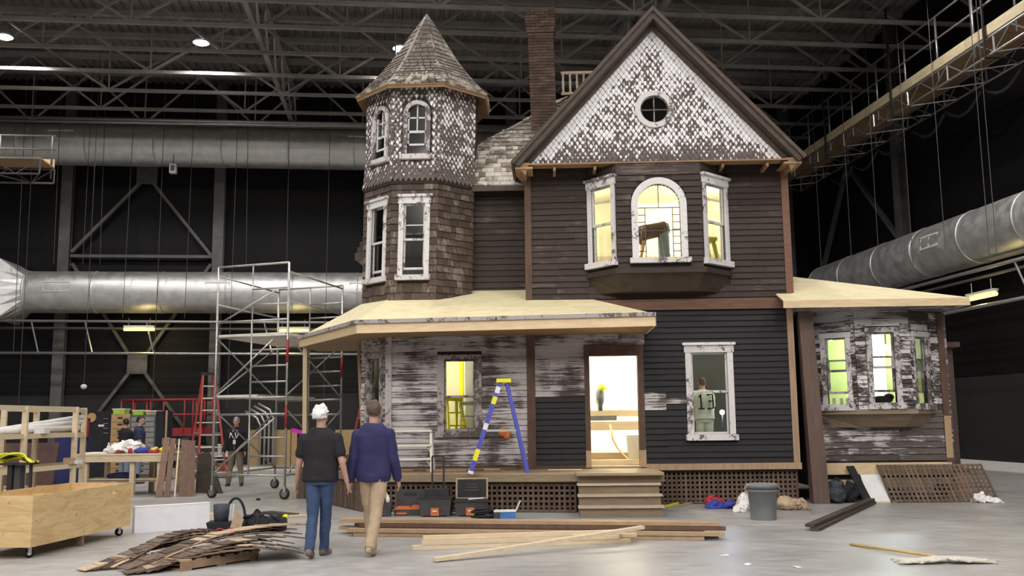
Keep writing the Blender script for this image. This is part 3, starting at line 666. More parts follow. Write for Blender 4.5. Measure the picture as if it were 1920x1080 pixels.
# bay left, front and right facets
for k in range(3):
    m_, l_ = frame((*bp[k], 0), (*bp[k+1], 0))
    if k == 1:
        xc = l_/2-.005; r_ = .40; zs = 5.65
        hl = [(xc-r_, xc+r_, 4.62, zs+r_)]
        ba = panel('bay_front', m_, 0, l_, BZ0, BZ1, hl, .08); hole_fill(m_, xc, zs, r_, xc-r_, xc+r_, zs+r_+.001, th=.08)
        cuts = [(xc-.57, xc+.57, BZ0, 4.64)]
        R_ = r_+.13
        n = round((BZ1-BZ0)/.124); hh = (BZ1-BZ0)/n
        for j in range(n):
            z = BZ0+j*hh; zm = z+hh
            if zm < zs: hw = R_
            elif z < zs+R_: hw = math.sqrt(max(0, R_*R_-max(0, z-zs)**2))
            else: hw = 0
            for a, b_ in (spans(0, l_, z, z+hh, [(xc-hw, xc+hw, z, z+hh)] if hw else []) if z > 4.55 else spans(0, l_, z, z+hh, cuts)):
                link(bpy.data.objects.new('clapboard', clap_mesh(hh, 'clap_dark')), ba, m_ @ Matrix.Translation((a, 0, z)) @ Matrix.Diagonal((b_-a, 1, 1, 1)))
        aw = arched(m_, xc, 4.62, zs, r_, .125, 'trim_white', 'window_glass', .10)
        x0, x1 = xc-r_, xc+r_
        def came(a, b_): MB().bar(m_@V((a[0], .035, a[1])), m_@V((b_[0], .035, b_[1])), .016, .016).build('came', 'lead_came', aw)
        came((x0, 5.60), (x1, 5.60)); came((xc, 5.60), (xc, zs+r_)); came((x0, 5.16), (x1, 5.16))
        for xx in (x0+.14, x1-.14): came((xx, 4.62), (xx, 5.60))
        for j in range(1, 7):
            zz = 4.62+j*.14
            came((x0, zz), (x0+.14, zz)); came((x1-.14, zz), (x1, zz))
    else:
        win = (.04, l_-.03, 4.50, 6.25)
        wh = (.12, l_-.11, 4.62, 6.08)
        ba = panel('bay_side', m_, 0, l_, BZ0, BZ1, [wh], .08)
        window(m_, *win, cw=.08, head=.17, cill=.11, meet=.5, up_bars=(.62,), low_bars=(.0,), low_open=.0, deep=.09)
pl = lambda pts, z: [(x, y, z) for x, y in pts]
out = [(BX0-.07, YW), (BF[0]-.04, BF[2]-.07), (BF[1]+.04, BF[2]-.07), (BX1+.07, YW)]
MB().slab(pl(out, BZ0+.01), .10).build('bay_sill_moulding', 'clap_dark', HOUSE)
low = [(BX0+.2, YW), (BF[0]+.06, BF[2]+.28), (BF[1]-.06, BF[2]+.28), (BX1-.2, YW)]
vs_ = pl([(BX0, YW), (BF[0], BF[2]), (BF[1], BF[2]), (BX1, YW)], BZ0-.09)+pl(low, 4.02)
MB().add(vs_, [(0, 1, 5, 4), (1, 2, 6, 5), (2, 3, 7, 6), (4, 5, 6, 7), (0, 4, 7, 3), (0, 3, 2, 1)]).build('bay_underside', 'rake_brown', HOUSE)
MB().slab(pl([(BX0, YW), (BF[0], BF[2]), (BF[1], BF[2]), (BX1, YW)], BZ1+.16), .16).build('bay_head', 'clap_dark', HOUSE)
# --- gable
GY = 18.12; GA = (2.19, 9.53); GBL, GBR = (-.56, 6.52), (4.95, 6.52)
sl = (GA[1]-GBL[1])/(GA[0]-GBL[0])
inn = [(-.28, 6.53), (4.66, 6.53), (2.19, 9.30)]
RW = (2.19, 7.60)
mb = MB(); rr = .27; nseg = 28
# gable backing with a round hole
ring = [(RW[0]+rr*math.cos(2*math.pi*k/nseg), RW[1]+rr*math.sin(2*math.pi*k/nseg)) for k in range(nseg)]
def edge_pt(an):
    best = 1e9; c, s_ = math.cos(an), math.sin(an)
    for (x0, z0), (x1, z1) in zip(inn, inn[1:]+inn[:1]):
        dx, dz = x1-x0, z1-z0; den = c*dz-s_*dx
        if abs(den) < 1e-9: continue
        t_ = ((x0-RW[0])*dz-(z0-RW[1])*dx)/den
        u_ = ((x0-RW[0])*s_-(z0-RW[1])*c)/den
        if t_ > 0 and -1e-6 <= u_ <= 1+1e-6: best = min(best, t_)
    return (RW[0]+c*best, RW[1]+s_*best)
angs = sorted([2*math.pi*k/nseg for k in range(nseg)]+[math.atan2(z-RW[1], x-RW[0]) % (2*math.pi) for x, z in inn])
rg = [(RW[0]+rr*math.cos(a), RW[1]+rr*math.sin(a)) for a in angs]; eg = [edge_pt(a) for a in angs]; q = len(angs)
mb.add([(x, GY, z) for x, z in rg]+[(x, GY, z) for x, z in eg]+[(x, GY+.1, z) for x, z in rg]+[(x, GY+.1, z) for x, z in eg],
       [(i, (i+1) % q, q+(i+1) % q, q+i) for i in range(q)]+[(2*q+i, 3*q+i, 3*q+(i+1) % q, 2*q+(i+1) % q) for i in range(q)]+[(i, 2*q+i, 2*q+(i+1) % q, (i+1) % q) for i in range(q)])
gw = mb.build('gable_wall', 'sheath_dark', HOUSE)
SCW, SCH, SCP = .104, .165, .074
sc_v = [(-SCW*.49, SCH, -.004), (-SCW*.49, SCH*.46, -.014), (-SCW*.05, 0, -.022), (SCW*.05, 0, -.022), (SCW*.49, SCH*.46, -.014), (SCW*.49, SCH, -.004)]
def scale_geo(mb, M=None, w=1.):
    f_ = [(x*w*.93, y, z) for x, z, y in sc_v]; b_ = [(x*w*.93, y+.014, z) for x, z, y in sc_v]
    mb.add(f_+b_+[(0, -.0165, SCH*.47)], [(i, (i+1) % 6, 12) for i in range(6)]+[(i, 6+i, 6+(i+1) % 6, (i+1) % 6) for i in range(1, 4)]+[(0, 6, 7, 1), (4, 10, 11, 5)], M)
def paint_attr(me):
    n = len(me.vertices); at = me.attributes.new('paint', 'FLOAT', 'POINT'); at.data.foreach_set('value', [1. if k % 13 == 12 else 0. for k in range(n)]); return me
scale_me = MB(); scale_geo(scale_me); scale_me = paint_attr(scale_me.mesh('scale_shingle', 'scale_gable'))
rest = MB(); cnt = 0; k = 0
z = 6.50
while z < 9.25:
    off = (k % 2)*SCW/2
    hw = (9.34-z-.05)/1.12
    x = 2.19-math.ceil(hw/SCW)*SCW+off
    while x < 2.19+hw:
        if abs(x-2.19) < hw and (x-RW[0])**2+(z+.06-RW[1])**2 > .33**2:
            M = Matrix.Translation((x, GY-.003+random.uniform(-.003, .003), z)) @ Matrix.Rotation(random.uniform(-.05, .05), 4, 'Y')
            if cnt < 300: link(bpy.data.objects.new('scale_shingle', scale_me), gw, M); cnt += 1
            else: scale_geo(rest, M)
        x += SCW
    z += SCP; k += 1
o = rest.build('scale_shingles', 'scale_gable', HOUSE); o['kind'] = 'stuff'; paint_attr(o.data)
# round window
def ring_mesh(r0_, r1_, y0, y1, c, n=32):
    mb = MB(); p = []
    for r_, y in ((r0_, y0), (r1_, y0), (r1_, y1), (r0_, y1)): p += [(c[0]+r_*math.cos(2*math.pi*k/n), y, c[1]+r_*math.sin(2*math.pi*k/n)) for k in range(n)]
    return mb.add(p, [(a*n+k, a*n+(k+1) % n, ((a+1) % 4)*n+(k+1) % n, ((a+1) % 4)*n+k) for a in range(4) for k in range(n)])
w_ = ring_mesh(.275, .375, GY-.06, GY+.1, RW).build('round_window', 'trim_white', HOUSE)
ring_mesh(.255, .30, GY-.03, GY+.06, RW).build('sash_ring', 'trim_grey', w_)
MB().box(RW[0]-.27, RW[0]+.27, GY+.01, GY+.03, RW[1]-.012, RW[1]+.012).box(RW[0]-.012, RW[0]+.012, GY+.008, GY+.032, RW[1]-.27, RW[1]+.27).build('cross_bar', 'trim_grey', w_)
MB().prism([(RW[0]+.27*math.cos(2*math.pi*k/24), RW[1]+.27*math.sin(2*math.pi*k/24)) for k in range(24)], GY+.035, GY+.04).build('pane', 'tower_glass', w_)
# rakes: sloping boards, soffits and the roof over them
for sg in (-1, 1):
    e = GBL if sg < 0 else GBR
    d2 = V((e[0]-GA[0], 0, e[1]-GA[1])).normalized(); nrm = V((-d2.z*sg, 0, d2.x*sg)) if False else V((sg*abs(d2.z), 0, abs(d2.x)))
    a = V((GA[0], 0, GA[1])); b_ = V((e[0], 0, e[1])); n_ = nrm.normalized()
    def slabp(y0, y1, o0, o1, mat, name, ext=0., par=HOUSE):
        # board parallel to the rake between offsets o0..o1 measured along the normal from the rake's top line
        pts = []
        for o_ in (o0, o1):
            top = a + V((0, 0, o_/abs(n_.z))); bot = b_ + n_*o_ + d2*ext
            pts += [top, bot]
        vs2 = [(p.x, y, p.z) for y in (y0, y1) for p in pts]
        return MB().add(vs2, [(0, 1, 3, 2), (4, 6, 7, 5), (0, 4, 5, 1), (2, 3, 7, 6), (0, 2, 6, 4), (1, 5, 7, 3)]).build(name, mat, par)
    slabp(GY-.30, GY-.24, -.12, -.02, 'rake_brown', 'rake_board')
    slabp(GY-.26, GY+.02, -.135, -.10, 'rake_brown', 'rake_soffit')
    slabp(GY-.07, GY+.02, -.215, -.11, 'rake_brown', 'rake_frieze')
    slabp(GY-.34, 23.5, -.02, .05, 'rake_brown', 'roof_slope', .03)
    # boxed eave return at the foot
    x0 = e[0]+(.02 if sg < 0 else -.36); x1 = x0+.34
    MB().box(min(x0, x1), max(x0, x1), GY-.24, GY+.38, 6.40, 6.44).build('eave_soffit', 'soffit_wood', HOUSE)
    MB().add([(e[0], GY-.24, 6.52), (e[0]-sg*.30, GY-.24, 6.52), (e[0]-sg*.22, GY-.20, 6.28), (e[0], GY+.7, 6.52), (e[0]-sg*.30, GY+.7, 6.52), (e[0]-sg*.22, GY+.7, 6.28)], [(0, 1, 2), (3, 5, 4), (0, 3, 4, 1), (1, 4, 5, 2), (2, 5, 3, 0)]).build('eave_return', 'soffit_wood', HOUSE)
MB().box(GBL[0]+.02, GBR[0]-.02, GY-.24, GY+.05, 6.475, 6.505).build('gable_sill', 'soffit_wood', HOUSE)
for x in (.22, 1.0, 3.45, 4.3):
    MB().box(x-.025, x+.025, GY-.16, YW, 6.38, 6.465).build('lookout_block', 'soffit_wood', HOUSE)
MB().box(XL, XR, YW+.1, 23.3, 3.86, 3.92).build('upper_floor', 'interior_floor', HOUSE)
MB().box(XL, XR, GY+.1, 23.3, 6.62, 6.70).build('attic_floor', 'sheath_dark', HOUSE)
for x0, x1 in ((XL, XL+.1), (XR-.1, XR)): MB().box(x0, x1, YW+.1, 23.4, ZB-.1, 6.6).build('side_wall', 'clap_dark', HOUSE)
MB().box(XL, XR, 23.3, 23.4, ZB-.1, 6.7).build('back_wall', 'clap_dark', HOUSE)
# --- turret, upper storey. it leans a touch
def lean(p): return (p[0]+max(0, p[2]-3.9)*.022, p[1], p[2])
LM = Matrix.Identity(4); LM[0][2] = .022; LM[0][3] = -.022*3.9
def sframe(a, b_): m_, l_ = frame(a, b_); return LM @ m_, l_
ws_me = MB().add([(0, 0, 0), (0, -.04, 0), (0, -.010, .185), (0, 0, .185), (1, 0, 0), (1, -.04, 0), (1, -.010, .185), (1, 0, .185)], [(0, 1, 2, 3), (4, 7, 6, 5), (0, 4, 5, 1), (1, 5, 6, 2), (2, 6, 7, 3), (3, 7, 4, 0)]).mesh('wall_shingle', 'shingle_wall')
def shingle_wall(par, m_, l_, z0, z1, h, cuts, wd=.16):
    n = round((z1-z0)/h); hh = (z1-z0)/n
    for k in range(n):
        z = z0+k*hh
        for a, b_ in spans(-.01, l_+.01, z, z+hh, cuts):
            x = a
            while x < b_-.01:
                w1 = min(random.uniform(wd*.6, wd*1.35), b_-x)
                if b_-x-w1 < .05: w1 = b_-x
                link(bpy.data.objects.new('wall_shingle', ws_me), par, m_ @ Matrix.Translation((x+.002, random.uniform(-.004, .004), z+random.uniform(-.012, .008))) @ Matrix.Diagonal((w1-.004, 1, hh/.14, 1)))
                x += w1
tw_cut = (.12, .74, 4.36, 6.08)
fac = [(7, 0), (0, 1), (1, 2)]
for k, (a, b_) in enumerate(fac):
    m_, l_ = sframe(OCT[a], OCT[b_])
    if k < 2:
        cw_ = .10; c0 = (l_-.62)/2; cut = (c0, c0+.62, 4.36, 6.06) if k else (c0-.02, c0+.64, 4.36, 6.06)
        hol = (cut[0]+cw_, cut[1]-cw_, 4.46, 5.90)
        tw = panel('turret_wall', m_, 0, l_, 3.6, 6.4, [hol], .08)
        window(m_, *cut, cw=cw_, head=.16, cill=.10, gl='tower_glass', meet=.5, up_bars=(.42,) if k else (), low_open=.12)
        shingle_wall(tw, m_, l_, 3.7, 6.32, .138, [cut])
    else:
        tw = panel('turret_wall', m_, 0, l_, 3.6, 6.4, [], .08); shingle_wall(tw, m_, l_, 3.7, 6.32, .138, [])
for a, b_ in ((2, 3), (3, 4), (4, 5), (5, 6), (6, 7)):
    m_, l_ = sframe(OCT[a], OCT[b_]); panel('turret_wall', m_, 0, l_, 3.6, 8.5, [], .08)
# scaled upper drum, flared at its foot
rest = MB()
def drum(k, z):      # outward push of the facet at height z
    f_ = max(0, min(1, (6.75-z)/.45)); return .06*f_*f_
for k, (a, b_) in enumerate(fac):
    m_, l_ = sframe(OCT[a], OCT[b_])
    xc = l_/2+.005; r_ = .19; zs = 7.75; z0w = 6.90
    hl = [(xc-r_, xc+r_, z0w, zs+r_)] if k < 2 else []
    tw = panel('turret_drum', m_, 0, l_, 6.4, 8.55, hl, .08)
    if k < 2:
        hole_fill(m_, xc, zs, r_, xc-r_, xc+r_, zs+r_+.001, th=.08)
        aw = arched(m_, xc, z0w, zs, r_, .085, 'trim_wing', 'tower_glass', .06)
        st_ = MB()
        for za, zb in ((7.10, 7.14), (7.36, 7.41)): st_.box(xc-r_, xc+r_, .02, .06, za, zb, m_)
        st_.box(xc-r_, xc-r_+.03, .02, .06, 7.1, zs+.05, m_).box(xc+r_-.03, xc+r_, .02, .06, 7.1, zs+.05, m_).build('lower_sash', 'trim_white', aw)
        MB().box(xc-.012, xc+.012, .02, .05, 7.41, zs+r_, m_).box(xc-r_, xc+r_, .02, .05, 7.66, 7.69, m_).build('muntin', 'trim_white', aw)
    z = 6.34; j = 0
    while z < 8.5:
        x = -.03+(j % 2)*SCW/2
        while x < l_+.04:
            ins = k < 2 and z0w-.22 < z < zs+.0 and abs(x-xc) < r_+.13
            ins = ins or (k < 2 and z >= zs and (x-xc)**2+(z+.05-zs)**2 < (r_+.13)**2)
            if not ins:
                p0 = drum(k, z); p1 = drum(k, z+SCH); tilt = math.atan2(p0-p1, SCH)
                wsc = (1+2*p0*math.tan(math.pi/8)/l_)
                M = m_ @ Matrix.Translation((l_/2+(x-l_/2)*wsc, -p0-.003+random.uniform(-.003, .003), z)) @ Matrix.Rotation(random.uniform(-.05, .05), 4, 'Y') @ Matrix.Rotation(-tilt, 4, 'X')
                scale_geo(rest, M, wsc)
            x += SCW
        z += SCP; j += 1
o = rest.build('drum_scale_shingles', 'scale_tower', HOUSE); o['kind'] = 'stuff'; paint_attr(o.data)
mb = MB(); ro = AP/math.cos(math.pi/8)
def octp(rad, z, c=TC): return [lean((c[0]+rad/math.cos(math.pi/8)*math.cos(math.pi/8+math.pi*k/4-math.pi*.75), c[1]+rad/math.cos(math.pi/8)*math.sin(math.pi/8+math.pi*k/4-math.pi*.75), z)) for k in range(8)]
def loft8(rings, name, mat, cap=True):
    vs2 = [p for r_ in rings for p in r_]; n = len(rings)
    fs = [(i*8+k, i*8+(k+1) % 8, (i+1)*8+(k+1) % 8, (i+1)*8+k) for i in range(n-1) for k in range(8)]
    if cap: fs += [tuple(range(8)), tuple((n-1)*8+k for k in range(8))]
    return MB().add(vs2, fs).build(name, mat, HOUSE)
loft8([octp(AP-.02, 6.30), octp(AP+.045, 6.305), octp(AP+.015, 6.55), octp(AP-.01, 6.72)], 'drum_skirt', 'sheath_dark')
# turret roof: bell-cast octagon
prof = [(1.36, 8.30), (1.24, 8.42), (1.10, 8.58), (.92, 8.82), (.72, 9.10), (.50, 9.46), (.27, 9.87), (.03, 10.27)]
TCR = (TC[0], TC[1])
loft8([octp(r_, z-.03) for r_, z in prof]+[octp(.02, 8.45)], 'turret_roof_core', 'sheath_dark', False)
loft8([octp(AP-.02, 8.45), octp(1.34, 8.22), octp(1.36, 8.30)], 'turret_soffit', 'soffit_wood', False)
def prof_at(t_):
    x = t_*(len(prof)-1); i = min(int(x), len(prof)-2); f_ = x-i
    return (prof[i][0]+(prof[i+1][0]-prof[i][0])*f_, prof[i][1]+(prof[i+1][1]-prof[i][1])*f_)
roofrest = MB(); nrow = 21; nobj = 0
def shingle_quad(mb, A, B, C_, D, nrm, th=.034):
    lo_ = nrm*th; hi_ = nrm*.004
    mb.add([A, B, A+lo_, B+lo_, C_+hi_, D+hi_], [(0, 1, 3, 2), (2, 3, 4, 5), (0, 2, 5), (1, 4, 3)])
tr_par = None
for j in range(nrow):
    t0, t1 = j/nrow, min(1, (j+1.25)/nrow)
    r0_, z0 = prof_at(t0); r1_, z1 = prof_at(t1)
    A8 = octp(r0_, z0); B8 = octp(r1_, z1)
    for k in range(8):
        a, b_ = V(A8[k]), V(A8[(k+1) % 8]); c_, d__ = V(B8[(k+1) % 8]), V(B8[k])
        wd = (b_-a).length; n = max(1, round(wd/.15)); nrm = (b_-a).cross(d__-a).normalized()
        if nrm.z < 0: nrm = -nrm
        mid = (a+b_)/2; front = mid.y < TC[1]+.1
        cuts = [0]+[(i+random.uniform(-.2, .2))/n for i in range(1, n)]+[1]
        for i in range(n):
            u0_, u1_ = cuts[i]+.01, cuts[i+1]-.01
            if front and nobj < 190:
                mb = MB(); shingle_quad(mb, a.lerp(b_, u0_), a.lerp(b_, u1_), d__.lerp(c_, u1_), d__.lerp(c_, u0_), nrm)
                if tr_par is None: tr_par = loft8([octp(.05, 10.22), octp(.05, 10.30), octp(.01, 10.35)], 'turret_roof', 'trim_grey')
                mb.build('roof_shingle', 'shingle_roof', tr_par); nobj += 1
            else: shingle_quad(roofrest, a.lerp(b_, u0_), a.lerp(b_, u1_), d__.lerp(c_, u1_), d__.lerp(c_, u0_), nrm)
for k in range(8):      # pale hip strips
    pts = [V(octp(r_, z)[k])+V((0, 0, .02)) for r_, z in prof]
    mb = MB()
    for a, b_ in zip(pts, pts[1:]): mb.bar(a, b_, .055, .03)
    mb.build('hip_strip', 'trim_grey', HOUSE)
# --- recessed wall between turret and gable, with the hip roof above
RY = 19.4; RM = Matrix.Translation((0, RY, 0))
rw = panel('recessed_wall', RM, -2.0, XL, 3.6, 6.5); siding(rw, RM, -2.0, XL-.02, 3.8, 6.42, .124, 'clap_dark')
eL, eR, eZ = -1.62, 1.2, 6.40
def hp(x, y, z): return V((x, y, z))
rA, rB = hp(-1.66, 19.12, 6.38), hp(.3, 19.12, 6.38)          # eave
rC = hp(-1.40, 20.2, 7.48)                                     # kink at the foot of the hip
rD, rE = hp(.55, 21.45, 9.0), hp(1.9, 21.45, 9.0)
def plane_z(y): return 6.38+(y-19.12)*(9.0-6.38)/(21.45-19.12)
def left_x(y): return -1.66+.26*(y-19.12)/1.08 if y < 20.2 else -1.40+(y-20.2)*1.95/1.25
ny = 21; main_par = MB().add([rA-V((0, 0, .05)), rB-V((0, 0, .05)), rE-V((0, 0, .05)), rD-V((0, 0, .05)), rC-V((0, 0, .05)), hp(1.9, 19.12, 6.33)], [(0, 1, 5, 2, 3, 4)]).build('hip_roof', 'sheath_dark', HOUSE)
pn_ = V((0, -(9.0-6.38), 21.45-19.12)).normalized()
mo = 0
for j in range(ny):
    y0 = 19.12+(21.45-19.12)*j/ny; y1 = 19.12+(21.45-19.12)*min(1, (j+1.25)/ny)
    x = left_x(y0)
    xe = .35 if y0 < 20.6 else 1.6
    while x < xe:
        wd = random.uniform(.1, .2)
        a, b_ = hp(x+.003, y0, plane_z(y0)), hp(x+wd-.003, y0, plane_z(y0)); c_, d__ = hp(x+wd-.003, y1, plane_z(y1)), hp(max(x, left_x(y1)), y1, plane_z(y1))
        if mo < 110 and x < .1:
            mb = MB(); shingle_quad(mb, a, b_, c_, d__, pn_); mb.build('roof_shingle', 'shingle_roof', main_par); mo += 1
        else: shingle_quad(roofrest, a, b_, c_, d__, pn_)
        x += wd
o = roofrest.build('roof_shingles', 'shingle_roof', HOUSE); o['kind'] = 'stuff'
MB().add([rC, rD, hp(-1.4, 23.3, 7.48), hp(.55, 23.3, 9.0)], [(0, 1, 3, 2)]).build('hip_roof_side', 'shingle_roof', HOUSE)
MB().slab([rD, rE, hp(1.9, 23.3, 9.0), hp(.55, 23.3, 9.0)], .05).build('roof_flat', 'shingle_roof', HOUSE)
n = 13
for k in range(n): # cap shingles along the hip
    a = rC.lerp(rD, k/n); b_ = rC.lerp(rD, (k+1.1)/n); MB().bar(a+V((-.02, 0, .06)), b_+V((-.02, 0, .035)), .20, .03, V((-.3, -.3, 1))).build('hip_cap_shingle', 'shingle_roof', HOUSE)
MB().bar(rA+V((0, -.02, -.06)), rB+V((0, -.02, -.06)), .05, .10).build('eave_board', 'rake_brown', HOUSE)
MB().add([rA, rC, hp(-1.5, 20.6, 6.5), hp(-1.6, 19.4, 6.3)], [(0, 1, 2, 3)]).build('roof_cheek', 'trim_grey', HOUSE)
# widow's walk railing on the flat
rl = MB().bar((.45, 21.4, 9.62), (1.9, 21.4, 9.62), .06, .05).build('roof_railing', 'step_edge', HOUSE)
MB().bar((.45, 21.4, 9.12), (1.9, 21.4, 9.12), .06, .05).build('bottom_rail', 'step_edge', rl)
for k in range(9): MB().lathe([(.03, 9.13), (.022, 9.2), (.03, 9.35), (.022, 9.5), (.03, 9.6)], 8, Matrix.Translation((.5+k*.16, 21.4, 0))).build('baluster', 'step_edge', rl)
# --- chimney (leans a little)
CHM = Matrix.Identity(4); CHM[0][2] = -.022; CHM[0][3] = .022*7.5
cx0, cx1, cy0, cy1 = -.24, .34, 20.45, 21.05
ch = MB().box(cx0+.02, cx1-.02, cy0+.02, cy1, 6.9, 10.74, CHM).build('chimney', 'mortar', HOUSE)
bk = {}
z = 7.3; k = 0; bh = .068
while z < 10.74:
    cap = .03 if z > 10.2 else 0; cap = .05 if z > 10.34 else cap
    x = cx0-cap; ws = [.21, .21, .21] if k % 2 else [.10, .21, .21, .11]; tot = sum(ws); sc_ = (cx1-cx0+2*cap)/tot
    for w1 in ws:
        w1 *= sc_; key = round(w1, 3)
        if key not in bk: bk[key] = MB().box(0, w1-.01, 0, .09, 0, bh-.009).mesh('brick', 'chimney_brick')
        link(bpy.data.objects.new('brick', bk[key]), ch, CHM @ Matrix.Translation((x+.005, cy0-cap+random.uniform(-.003, .003), z))); x += w1
    for yy in (cy0+.1, cy0+.32):
        key = 's'
        if key not in bk: bk[key] = MB().box(0, .09, 0, .21, 0, bh-.009).mesh('brick', 'chimney_brick')
        if z > 8.4: link(bpy.data.objects.new('brick', bk[key]), ch, CHM @ Matrix.Translation((cx1+cap-.09, yy, z)))
    z += bh; k += 1
MB().box(cx0-.05, cx1+.05, cy0-.05, cy1+.05, 10.74, 10.80, CHM).build('chimney_cap', 'mortar', ch)
# pent roof behind the turret
pr = MB().add([(-4.05, 20.0, 5.05), (-3.3, 19.9, 5.05), (-3.3, 20.4, 6.1), (-3.72, 20.5, 6.1), (-4.05, 22.5, 5.05), (-3.72, 22.3, 6.1)], [(0, 1, 2, 3), (4, 0, 3, 5)]).build('pent_roof', 'shingle_roof', HOUSE)
for k in range(8):
    for j in range(2):
        z0 = 5.05+k*.13; x0 = -4.05+k*.04; xw = (-3.3-x0)/2
        MB().box(x0+j*xw+.004, x0+(j+1)*xw-.004, 19.96+k*.055, 20.03+k*.055, z0-.02, z0+.14).build('pent_shingle', 'shingle_wall', pr)
# ================================================================ porch
D0, D1, D2 = V((2.0, 16.80, 0)), V((-3.36, 17.50, 0)), V((-5.28, 20.64, 0)); ZD = .68
dk = MB().slab([(D0.x-.02, D0.y+.05, ZD-.035), (2.0, YW, ZD-.035), (-3.06, YW, ZD-.035), (-3.7, 19.15, ZD-.035), (-3.7, 21.5, ZD-.035), (-5.3, 21.5, ZD-.035), (D2.x+.04, D2.y, ZD-.035), (D1.x+.03, D1.y+.05, ZD-.035)], .12).build('porch_deck', 'sheath_dark', HOUSE)
# boards parallel to the front edge, clipped by the wall and the angled side
dd = (D1-D0).normalized(); nrm_ = V((-dd.y, dd.x, 0)); nrm_ = nrm_ if nrm_.y > 0 else -nrm_
for k in range(12):
    o0, o1 = k*.145, (k+1)*.145-.006
    a, b_ = D0+nrm_*o0, D1+nrm_*o0
    side = (D2-D1).normalized(); sh = nrm_.dot(side); p1 = D1+side*(o0/sh); p2 = D1+side*(o1/sh)
    q0 = D0+V((0, o0/nrm_.y, 0)); q1 = D0+V((0, o1/nrm_.y, 0))
    lift = random.uniform(0, .006)
    poly = [(q0.x, q0.y, ZD+lift), (q1.x, q1.y, ZD+lift), (p2.x-.03, p2.y, ZD+lift), (p1.x-.03, p1.y, ZD+lift)]
    if min(q0.y, q1.y) > YW-.06: # boards that would run under the wall stop at the turret corner
        poly = [(-3.02, YW-.06, ZD+lift), (-3.02, YW, ZD+lift), (p2.x, p2.y, ZD+lift), (p1.x, p1.y, ZD+lift)] if p1.y < YW else None
        if poly is None: continue
    MB().slab(poly, .032).build('deck_plank', 'deck_wood', dk)
for k in range(18): # boards of the side deck
    y0 = 18.5+k*.16; t_ = (y0-D1.y)/(D2.y-D1.y); t2 = (y0+.155-D1.y)/(D2.y-D1.y)
    if t2 > 1: break
    xa, xb = D1.x+(D2.x-D1.x)*t_, D1.x+(D2.x-D1.x)*t2; xr = -3.12-max(0, min(.58, (y0-18.5)))
    MB().slab([(xa-.03, y0, ZD+.002), (xr, y0, ZD+.002), (xr, y0+.155, ZD+.002), (xb-.03, y0+.155, ZD+.002)], .034).build('deck_plank', 'deck_wood', dk)
MB().bar(D0+V((0, -.015, .60)), D1+V((0, -.015, .60)), .03, .13).build('deck_fascia', 'deck_wood', HOUSE)
MB().bar(D1+V((-.015, 0, .60)), D2+V((-.015, 0, .60)), .03, .13).build('deck_fascia', 'deck_wood', HOUSE)
def lattice(a, b_, z0, z1, pitch=.092, st=.04, name='lattice_panel', hor=True, mat='lattice_wood', vper=True, par=None):
    m_, l_ = frame(a, b_)
    lp = MB().box(0, l_, .0, .025, z1-.04, z1, m_).box(0, l_, .0, .025, z0, z0+.04, m_).build(name, mat, par or HOUSE)
    n = int(l_/pitch)
    sl_ = MB().box(0, st, -.012, 0, z0, z1).mesh('lattice_slat', mat)
    for k in range(n+1): link(bpy.data.objects.new('lattice_slat', sl_), lp, m_ @ Matrix.Translation((k*l_/max(1, n)-st/2, 0, 0)))
    if hor:
        sh_ = MB().box(0, l_, .001, .013, 0, st).mesh('lattice_slat', mat)
        nz = int((z1-z0)/pitch)
        for k in range(1, nz+1): link(bpy.data.objects.new('lattice_slat', sh_), lp, m_ @ Matrix.Translation((0, 0, z0+k*pitch-st/2)))
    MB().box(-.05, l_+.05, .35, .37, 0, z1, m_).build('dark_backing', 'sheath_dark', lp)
    return lp
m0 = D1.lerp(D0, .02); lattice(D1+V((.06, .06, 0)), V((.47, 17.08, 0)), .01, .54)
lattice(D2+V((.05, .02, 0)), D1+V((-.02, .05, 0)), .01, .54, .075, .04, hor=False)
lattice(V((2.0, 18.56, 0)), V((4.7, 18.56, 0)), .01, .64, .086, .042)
MB().box(-5.38, -5.20, 20.62, 20.80, 0, .62).build('corner_pier', 'post_brown', HOUSE)
# steps
SX0, SX1 = .50, 1.90
st = MB().box(SX0+.02, SX1-.02, 16.14, 17.0, 0, .155).box(SX0+.02, SX1-.02, 16.36, 17.0, .155, .325).box(SX0+.02, SX1-.02, 16.58, 17.0, .325, .50).box(SX0+.02, SX1+.04, 16.78, 17.05, .50, .64).build('steps', 'step_wood', HOUSE)
for k in range(3): MB().box(SX0-.01, SX1+.01, 16.09+.22*k, 16.40+.22*k, .155+.17*k, .185+.17*k).build('tread', 'step_edge', st)
MB().box(SX0-.02, SX1+.08, 16.62, 17.06, .655, .70).build('landing', 'deck_wood', st)
# porch roof
ZP = 3.45
E0, E1, E2 = V((1.93, 16.86, ZP)), V((-3.48, 17.42, ZP)), V((-5.36, 20.55, ZP)); E3 = V((-5.36, 22.0, ZP))
rs = []
W0 = V((.92, YW, 3.93)); W1 = V((-.36, YW, 3.94)); W2 = V((-.36, RY, 4.25)); W3 = V((-1.55, RY, 4.27)); W4 = V((-2.15, YW, 3.97)); W5 = V((-3.1, YW, 3.98)); W6 = V((-3.72, 19.1, 3.98)); W7 = V((-3.72, 22.0, 3.98))
def deckroof(polys, par):
    for p in polys: MB().slab(p, .03).build('plywood_sheet', 'plywood_roof', par)
prf = MB().bar(E0+V((0, .01, -.12)), E1+V((0, .01, -.12)), .04, .20).build('porch_roof', 'new_wood', HOUSE)
MB().bar(E1+V((.01, 0, -.12)), E2+V((.01, 0, -.12)), .04, .20).build('fascia', 'new_wood', prf)
MB().bar(E0+V((0, .0, -.12)), V((1.93, YW, ZP-.12)), .04, .20).build('fascia', 'new_wood', prf)
